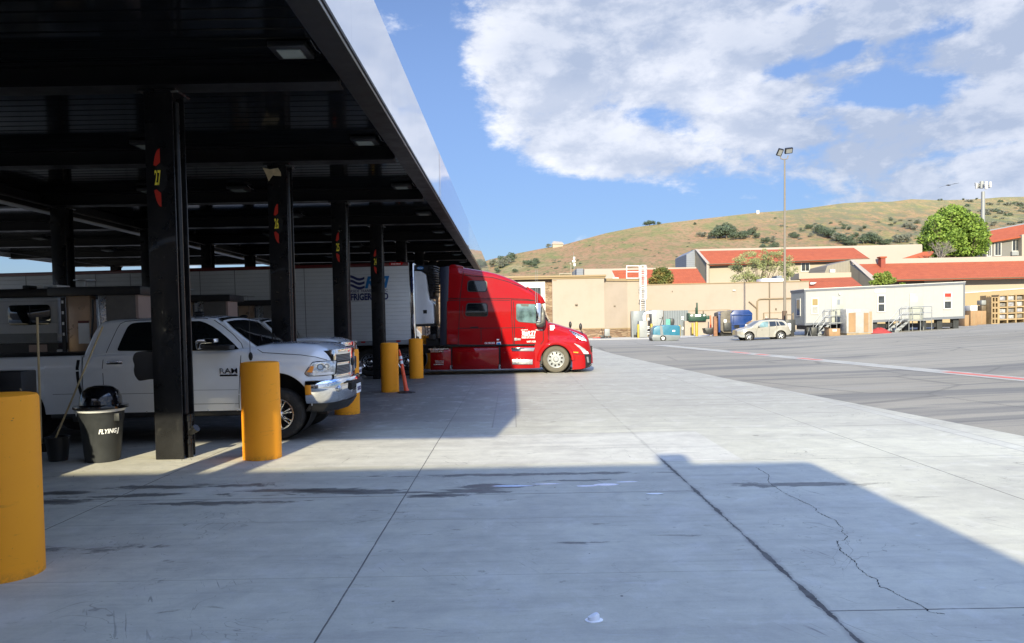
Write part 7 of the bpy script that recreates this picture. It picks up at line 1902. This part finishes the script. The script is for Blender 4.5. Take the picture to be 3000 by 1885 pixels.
# front right block
FD = 98.
t = thing('front_motel_block', 'long low block with red roof, chimney and cream parapet behind the office trailer', 'building', (P(2750, 790, FD).x, FD, 0))
b = MB(); roofslab(b, [(2562,820),(3140,808)], [(2509,774.5),(3140,762)], FD, FD + 5); b.build('roof', M['roof'], t, smooth=False)
b = MB(); wallpx(b, [(2492,761),(3140,747.5),(3140,763),(2492,776)], FD + 5, 8); b.build('parapet', M['rose'], t, smooth=False)
b = MB(); wallpx(b, [(2562,822),(3140,812),(3140,900),(2562,900)], FD + 1.6, 8); b.build('wall', M['cream'], t, smooth=False)
b = MB(); wallpx(b, [(2552,822),(2708,819),(2708,850),(2552,850)], FD + 1.5, .09); b.build('dark_porch', M['brownp'], t, smooth=False)
b = MB(); b.slab([P(2424,779,FD+5), P(2492,762,FD+5), P(2492,800,FD+5), P(2416,800,FD+5)], (0, 6, 0)); b.build('grey_gable', M['gsiding'], t, smooth=False)
b = MB(); b.slab([P(2492,775,FD+4.9), P(2552,818,FD), P(2552,860,FD), P(2492,860,FD+4.9)], (.3, 0, 0)); b.build('end_wall', M['gsiding'], t, smooth=False)
b = MB(); b.slab([P(2490,764,FD+4.8), P(2497,761,FD+4.8), P(2562,813,FD-.1), P(2562,822,FD-.1), P(2553,822,FD-.1)], (0, -.2, 0)); b.build('rake_board', M['rose'], t, smooth=False)
b = MB(); roofslab(b, [(2562,822.5),(3140,811)], [(2560,820.5),(3140,809)], FD + 1.6, FD - .1, .1); b.build('soffit', M['brownp'], t, smooth=False)
A, C = P(2577, 755, FD + 4), P(2590, 778, FD + 4); MB().box(A.x, C.x, FD + 3.6, FD + 4.4, C.z - 1, A.z).build('chimney', mat('brick_red', (.20, .045, .03), .9, var=.2), t, smooth=False)
A, C = P(2575, 754, FD + 4), P(2592, 757, FD + 4); MB().box(A.x - .05, C.x + .05, FD + 3.5, FD + 4.5, C.z, A.z + .05).build('chimney_cap', M['roof'], t, smooth=False)
A, C = P(2430, 790, FD + 4.9), P(2444, 799, FD + 4.9); MB().box(A.x, C.x, FD + 4.6, FD + 4.99, C.z, A.z).build('air_unit', M['trim'], t, smooth=False)
A, C = P(2794, 816, FD + 1.5), P(2822, 832, FD + 1.5); MB().box(A.x, C.x, FD + 1.4, FD + 1.59, C.z, A.z).build('window', M['win'], t, smooth=False)
b = MB(); wallpx(b, [(2825,851),(3140,840),(3140,846),(2825,857)], 84, .15); wallpx(b, [(2825,862),(3140,851),(3140,854),(2825,865)], 84, .15); b.build('yard_rail', M['rose'], t, smooth=False)
# far upper right block
HD = 135.
t = thing('upper_motel_block', 'grey-walled two-storey block with red roof at the upper right edge', 'building', (P(2980, 720, HD).x, HD, 0))
b = MB(); roofslab(b, [(2895,709),(3120,671)], [(2896,677),(3120,634)], HD, HD + 4.5); b.build('roof', M['roof'], t, smooth=False)
b = MB(); b.slab([P(2894,675,HD+4.4), P(3120,631,HD+4.4), P(3120,636,HD+4.4), P(2894,680,HD+4.4)], (0, .5, 0)); b.build('ridge_cap', M['tinted'], t, smooth=False)
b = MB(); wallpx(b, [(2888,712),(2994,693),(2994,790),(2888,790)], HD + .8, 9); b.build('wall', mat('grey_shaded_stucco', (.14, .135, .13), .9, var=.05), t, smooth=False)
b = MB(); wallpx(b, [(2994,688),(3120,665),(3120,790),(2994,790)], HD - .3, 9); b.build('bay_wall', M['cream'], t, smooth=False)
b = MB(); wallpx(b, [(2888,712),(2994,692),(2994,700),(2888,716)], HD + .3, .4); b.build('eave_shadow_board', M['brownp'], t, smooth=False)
for x0_, y0_, x1_, y1_ in ((2893,717,2902,750),(2915,712,2931,748),(2966,703,2984,735)): mwin(t, HD + .8, x0_, y0_, x1_, y1_)
A, C = P(2962, 738, HD + .6), P(2982, 749, HD + .6); MB().box(A.x, C.x, HD + .3, HD + .79, C.z, A.z).build('air_unit', M['lgrey'], t, smooth=False)
# cell tower
CTD = 150.
A = P(2880, 562, CTD); B_ = P(2879, 700, CTD)
t = thing('cell_tower', 'pale monopole cell tower with white panel antennas above the right roofs', 'cell tower', (B_.x, CTD, 0))
MB().tube([(B_.x, CTD, 0), (A.x, CTD, A.z)], [.55, .33], 12).build('pole', M['lgrey'], t)
qk = Q(2250, 400, 3.2107, CTD)
for i, (x0_, y0_, x1_, y1_, dd) in enumerate(((1958,438,1970,490,0),(1975,442,1996,488,1),(2002,450,2018,485,2),(2046,425,2068,495,-1),(2086,426,2103,478,0),(2028,440,2036,480,2))):
    A, C = qk(x0_, y0_, CTD + dd), qk(x1_, y1_, CTD + dd); MB().box(A[0], C[0], CTD + dd, CTD + dd + .3, C[1], A[1]).build('panel_antenna', M['trim'], t, bevel=.04)
b = MB()
for yy in (470, 488): b.tube([Vector((qk(1960, 0)[0], CTD + .5, qk(0, yy)[1])), Vector((qk(2105, 0)[0], CTD + .5, qk(2105, yy - 12)[1]))], .10, 6)
b.tube([Vector((qk(2028, 0)[0], CTD + .5, qk(0, 520)[1])), Vector((qk(2028, 0)[0], CTD + .5, qk(0, 455)[1]))], .4, 8); b.build('mount_frame', M['lgrey'], t)
# bird
A = P(2778, 543, 90); t = thing('bird', 'dark bird gliding below the clouds, left of the cell tower', 'bird', tuple(A))
b = MB(); b.tube([A + Vector((-.25, 0, .0)), A, A + Vector((.3, 0, -.03))], [.03, .09, .02], 8)
b.slab([A + Vector((-.1, 0, 0)), A + Vector((.12, 0, .02)), A + Vector((.55, -.35, .10)), A + Vector((1.0, -.5, .13)), A + Vector((.5, -.2, .06))], (0, .02, .02))
b.slab([A + Vector((-.1, 0, 0)), A + Vector((.12, 0, .02)), A + Vector((-.3, .3, -.05)), A + Vector((-.85, .4, -.20)), A + Vector((-.4, .2, -.08))], (0, .02, .02)); b.build('body', M['bird'], t)
# hilltop house
hp = hill_at(1636, .985); hd_ = hp.y
A, C = P(1619, 709, hd_), P(1650, 720, hd_)
t = thing('hilltop_house', 'small cream house on the hill ridge left of the picture centre', 'house', (A.x, hd_, hp.z))
MB().box(A.x, C.x, hd_, hd_ + 10, C.z - 4, A.z - 1.0).build('wall', M['cream'], t, smooth=False)
b = MB(); b.slab([P(1616,714,hd_-.5), P(1652,715,hd_-.5), P(1646,709,hd_+4), P(1622,707,hd_+4)], (0, 0, -.3)); b.build('roof', M['rose'], t, smooth=False)
hp = hill_at(2221, .985); tag(MB().box(hp.x - .9, hp.x + .9, hp.y, hp.y + 2, hp.z - 1, hp.z + 2.6).build('ridge_tank', M['white'], None, bevel=.2), 'tiny white tank on the skyline of the hill', 'tank')
# ================================================================ planting
def leaves(b, blobs, n, size, flat=.0, shell=.35, rnd=None):
    rnd = rnd or random
    tot = sum(bl[1][0] * bl[1][1] * bl[1][2] for bl in blobs)
    for c, r in blobs:
        k = max(8, int(n * r[0] * r[1] * r[2] / tot))
        for _ in range(k):
            while True:
                d = Vector((rnd.gauss(0, 1), rnd.gauss(0, 1), rnd.gauss(0, 1)))
                if d.length > .01: break
            d.normalize(); rad = shell + (1 - shell) * rnd.random() ** .6
            rad *= 1 + .22 * mnoise.noise(d * 2.2 + Vector(c) * .7)
            p = Vector((c[0] + d.x * r[0] * rad, c[1] + d.y * r[1] * rad, c[2] + d.z * r[2] * rad))
            a = Vector((rnd.gauss(0, 1), rnd.gauss(0, 1), rnd.gauss(0, .7))).normalized(); e = a.cross(Vector((rnd.gauss(0, 1), rnd.gauss(0, 1), rnd.gauss(0, 1)))).normalized()
            s = size * rnd.uniform(.6, 1.3)
            b.add([p - a * s, p + e * s * .7, p + a * s, p - e * s * .6], [(0, 1, 2, 3)])
    return b
def branches(b, base, tips, r0, rnd):
    base = Vector(base)
    for tp in tips:
        tp = Vector(tp); mid = base.lerp(tp, .45) + Vector((rnd.uniform(-.2, .2), rnd.uniform(-.2, .2), rnd.uniform(0, .3))) * (tp - base).length * .25
        b.tube([base, mid, tp], [r0, r0 * .55, r0 * .15], 6)
    return b
def tree(name, label, cat, base, trunk_h, blobs, n, size, leaf, r0, group=None, shell=.35, seed=1):
    rnd = random.Random(seed); t = thing(name, label, cat, base, group)
    B0 = Vector(base); b = MB(); top = B0 + Vector((0, 0, trunk_h)); b.tube([B0 - Vector((0, 0, .5)), B0 + Vector((.0, 0, trunk_h * .5)), top], [r0 * 1.3, r0, r0 * .8], 8)
    branches(b, top, [c for c, r in blobs], r0 * .55, rnd); b.build('trunk', M['bark'], t)
    leaves(MB_ := MB(), blobs, n, size, shell=shell, rnd=rnd); MB_.build('crown', M[leaf], t, smooth=False); return t
# big bright tree
TD_ = 120.; rnd = random.Random(5)
def bl(px, py, rx, ry, D, dr=1.): p = P(px, py, D); k = D / FPX; return (tuple(p), (rx * k, rx * k * dr, ry * k))
blobs = [bl(2790,640,48,38,TD_), bl(2750,672,45,42,TD_-1), bl(2835,668,48,42,TD_-1), bl(2720,705,32,35,TD_-.5), bl(2775,705,55,42,TD_-2), bl(2845,708,50,42,TD_-1), bl(2870,690,26,36,TD_), bl(2795,618,26,18,TD_), bl(2740,730,40,25,TD_-1), bl(2820,738,50,20,TD_-1), bl(2875,728,20,22,TD_), bl(2702,718,14,20,TD_)]
for i in range(34):
    a = rnd.uniform(0, 2*math.pi); blobs.append(bl(2793 + 88*math.cos(a)*rnd.uniform(.55, 1), 682 + 66*math.sin(a)*rnd.uniform(.5, 1), rnd.uniform(10, 20), rnd.uniform(8, 14), TD_ + rnd.uniform(-4.5, 0)))
pb = P(2790, 790, TD_)
tree('broadleaf_tree', 'big bright green rounded tree standing behind the right roofs', 'tree', (pb.x, TD_, 0), 5.5, blobs, 15000, .22, 'leaf_bright', .28, shell=.45, seed=5)
# bare grey tree in front of it
def bare(name, label, base, h, spread, n, seed, r0=.10):
    rnd = random.Random(seed); t = thing(name, label, 'tree', base); b = MB(); B0 = Vector(base)
    def grow(p, d, L, r, lev):
        q_ = p + d * L; b.tube([p, p.lerp(q_, .5) + Vector((rnd.gauss(0, .04), rnd.gauss(0, .04), 0)) * L, q_], [r, r * .8, r * .55], 5, caps=False)
        if lev == 0: return
        for _ in range(3 if lev > 1 else 4):
            nd = (d + Vector((rnd.gauss(0, .45), rnd.gauss(0, .45), rnd.gauss(.05, .25)))).normalized(); grow(q_, nd, L * rnd.uniform(.6, .85), r * .6, lev - 1)
    for _ in range(n): 
        d = Vector((rnd.gauss(0, spread), rnd.gauss(0, spread * .6), 1)).normalized(); grow(B0, d, h * .36, r0, 3)
    b.build('branches', M['deadbark'], t); return t
pb = P(2752, 790, 108); bare('bare_tree', 'leafless grey shrubby tree in front of the bright green tree', (pb.x, 108, P(2752, 775, 108).z), 3.6, .55, 7, 3, .07)
# lime bush above the trailer
DD = 80.
blobs = [bl(2575,812,16,13,DD), bl(2598,808,14,12,DD), bl(2612,822,14,10,DD), bl(2560,828,14,8,DD), bl(2590,826,22,10,DD), bl(2645,833,9,5,DD), bl(2597,800,7,7,DD)]
pb = P(2590, 850, DD); tree('lime_bush', 'lime green bushy treetop rising over the office trailer roof', 'tree', (pb.x, DD, 0), pb.z - .3, blobs, 2600, .10, 'leaf_lime', .09, seed=8)
# dark green shrub by the ladder
DD = 90.
blobs = [bl(1938,812,30,22,DD), bl(1930,798,18,14,DD), bl(1948,796,14,12,DD), bl(1960,815,14,20,DD), bl(1912,824,14,14,DD), bl(1942,788,8,7,DD), bl(1936,828,34,12,DD)]
pb = P(1936, 850, DD); tree('evergreen_shrub', 'dark green round shrub with rusty tips right of the white ladder', 'tree', (pb.x, DD, 0), pb.z - .5, blobs, 4200, .13, 'leaf_orange', .12, seed=12)
# sparse spring tree
DD = 92.; rnd = random.Random(21)
blobs = []
for i in range(60):
    a = rnd.uniform(0, 2*math.pi); rr = rnd.random() ** .5
    px = 2232 + 96 * rr * math.cos(a); py = 786 + 48 * rr * math.sin(a)
    if px < 2150 and py < 775: continue
    blobs.append(bl(px, py, rnd.uniform(9, 20), rnd.uniform(7, 14), DD + rnd.uniform(-2.5, 2.5)))
for px, py in ((2165,818),(2150,825),(2185,805),(2290,735),(2240,735),(2320,775),(2330,790)): blobs.append(bl(px, py, 12, 10, DD))
pb = P(2225, 850, DD); t_ = tree('sparse_tree', 'thin pale olive tree half in leaf in front of the tall red roof', 'tree', (pb.x, DD, 0), pb.z - 1.5, blobs, 9000, .088, 'leaf_olive', .10, shell=.1, seed=22)
# hill oaks and scrub: three kinds, copied
def proto_tree(seed, leaf, n, size, kind):
    rnd = random.Random(seed); bls = []
    for i in range(9): bls.append(((rnd.uniform(-1.8, 1.8), rnd.uniform(-1.5, 1.5), rnd.uniform(2.0, 4.0)), (rnd.uniform(1.2, 1.9), rnd.uniform(1.2, 1.8), rnd.uniform(.9, 1.4))))
    t = tree(kind, 'x', 'tree', (0, 0, 0), 1.6, bls, n, size, leaf, .25, shell=.5, seed=seed); return t
def proto_bush(seed, leaf):
    rnd = random.Random(seed); bls = [((rnd.uniform(-.8, .8), rnd.uniform(-.6, .6), rnd.uniform(.3, .8)), (rnd.uniform(.6, 1.0), .7, rnd.uniform(.4, .7))) for i in range(5)]
    t = thing('hill_bush', 'x', 'bush', (0, 0, 0)); leaves(b := MB(), bls, 260, .20, shell=.4, rnd=rnd); b.build('foliage', M[leaf], t, smooth=False); return t
prot = [proto_tree(31, 'leaf_dark', 900, .30, 'oak_tree'), proto_tree(32, 'leaf_dark', 900, .30, 'oak_tree'), proto_tree(33, 'leaf_sage', 800, .28, 'grey_green_tree')]
pbs = [proto_bush(41, 'leaf_dark'), proto_bush(42, 'leaf_sage')]
used = set()
rnd = random.Random(77)
def side(px):
    return ('behind the red cab roof' if px < 1600 else 'left of the picture centre hill' if px < 1750 else 'on the middle slope' if px < 2050 else 'above the long red roof' if px < 2300 else
            'right of the light pole' if px < 2450 else 'in the dark gully' if px < 2580 else 'just left of the big green tree' if px < 2700 else 'near the cell tower')
cnt = {}
ORDN = ['first', 'second', 'third', 'fourth', 'fifth', 'sixth', 'seventh', 'eighth', 'ninth', 'tenth', 'eleventh', 'twelfth', 'thirteenth', 'fourteenth', 'fifteenth', 'sixteenth', 'seventeenth', 'eighteenth', 'nineteenth', 'twentieth']
def place(px, py, hpx, kind, k):
    """hpx: height of the plant in photo pixels"""
    q_ = hill_seen(px, py); pool = prot if kind == 't' else pbs
    o = pool[k % len(pool)]; H = 5.2 if kind == 't' else 1.45
    s = hpx * q_.y / FPX / H
    if o not in used: used.add(o); o.location = q_ - Vector((0, 0, .3)); o.rotation_euler.z = rnd.uniform(0, 6.28); o.scale = (s * rnd.uniform(1, 1.3), s, s); c = o
    else: c = dup(o, tuple(q_ - Vector((0, 0, .3))), 'x', rnd.uniform(0, 6.28), (s * rnd.uniform(1, 1.3), s, s))
    sd = side(px); key = (kind, k % len(pool), sd); cnt[key] = cnt.get(key, 0) + 1
    nm = (('dark oak', 'rounded dark oak', 'grey-green tree') if kind == 't' else ('dark bush', 'greyish bush'))[k % len(pool)]
    rowd = 'low on the slope' if py > 720 else 'high near the ridge' if py < 650 else 'halfway up the slope'
    i_ = cnt[key] - 1
    rowd = {'low on the slope': 'low down', 'high near the ridge': 'near the ridge', 'halfway up the slope': 'halfway up'}[rowd]
    if kind == 't': c['label'] = ('%s %s, hill %s, %s from left' % (nm, rowd, sd.replace('left of the picture centre hill', 'left of centre').replace('just left of the big green tree', 'beside the big green tree'), ORDN[min(i_, 19)]))
    else: c['label'] = 'small %s %s, dry hill %s' % (nm, rowd, sd)
    c['group'] = 'trees dotted on the dry hill' if kind == 't' else 'bushes dotted on the dry hill'
    return c
T = [(1446,783,26,2),(1462,788,28,2),(1478,780,30,2),(1492,772,26,0),(1500,762,24,1),(1540,778,18,1),(1556,784,24,0),(1570,775,20,1),(1508,800,14,0),(1455,800,18,1),(1470,768,20,1),
     (1892,663,16,1),(1903,661,18,0),(1914,658,15,1),(1930,655,10,0),(1606,724,14,2),
     (2098,700,32,0),(2112,698,40,1),(2128,702,42,0),(2143,695,36,1),(2105,680,24,1),(2130,678,26,0),(2150,706,26,1),(2172,702,28,0),(2188,698,26,1),(2204,692,26,0),(2216,700,20,1),(2050,694,16,2),(2064,697,18,2),(2080,700,16,2),(2036,660,9,0),
     (2240,716,22,1),(2262,712,18,2),(2268,730,22,0),(2235,735,22,0),(2255,742,24,1),(2280,742,20,0),
     (2322,698,18,0),(2334,699,16,1),(2347,676,10,2),(2368,672,16,0),(2378,670,14,1),(2374,694,14,2),
     (2395,680,24,2),(2404,686,28,0),(2416,692,28,1),(2428,698,30,0),(2440,702,28,1),(2450,708,28,2),(2462,712,28,0),(2474,716,28,1),(2486,720,26,0),(2500,722,22,1),
     (2472,672,12,0),(2488,675,14,1),(2520,678,14,2),(2532,672,12,0),(2498,700,16,1),(2508,696,18,0),(2530,716,28,0),(2542,712,32,1),(2556,712,34,0),(2566,718,26,1),(2580,716,20,2),(2594,720,22,0),(2604,718,20,1),(2626,712,26,2),(2640,714,28,2),(2652,712,24,2),(2664,704,20,2),
     (2654,668,16,2),(2668,672,20,2),(2682,676,18,2),(2690,655,14,2),(2610,648,8,0),(2624,656,10,2),(2750,588,6,0),(2758,588,7,1),(2822,584,7,0),(2862,583,7,1)]
for i, (px, py, h, k) in enumerate(T): place(px, py, h, 't', k)
B = []
for _ in range(22): B.append((rnd.uniform(1450, 1700), rnd.uniform(760, 806), rnd.uniform(4, 9)))
for _ in range(26): B.append((rnd.uniform(1700, 2050), rnd.uniform(690, 780), rnd.uniform(3, 6)))
for _ in range(38): B.append((rnd.uniform(2250, 2700), rnd.uniform(640, 722), rnd.uniform(4, 9)))
for _ in range(62): B.append((rnd.uniform(2830, 3040), rnd.uniform(590, 668), rnd.uniform(6, 14)))
for i, (px, py, h) in enumerate(B):
    if py < ridge(px) + 6: continue
    c = place(px, py, h, 'b', 1 if px > 2650 and rnd.random() < .7 else 0 if rnd.random() < .6 else 1)
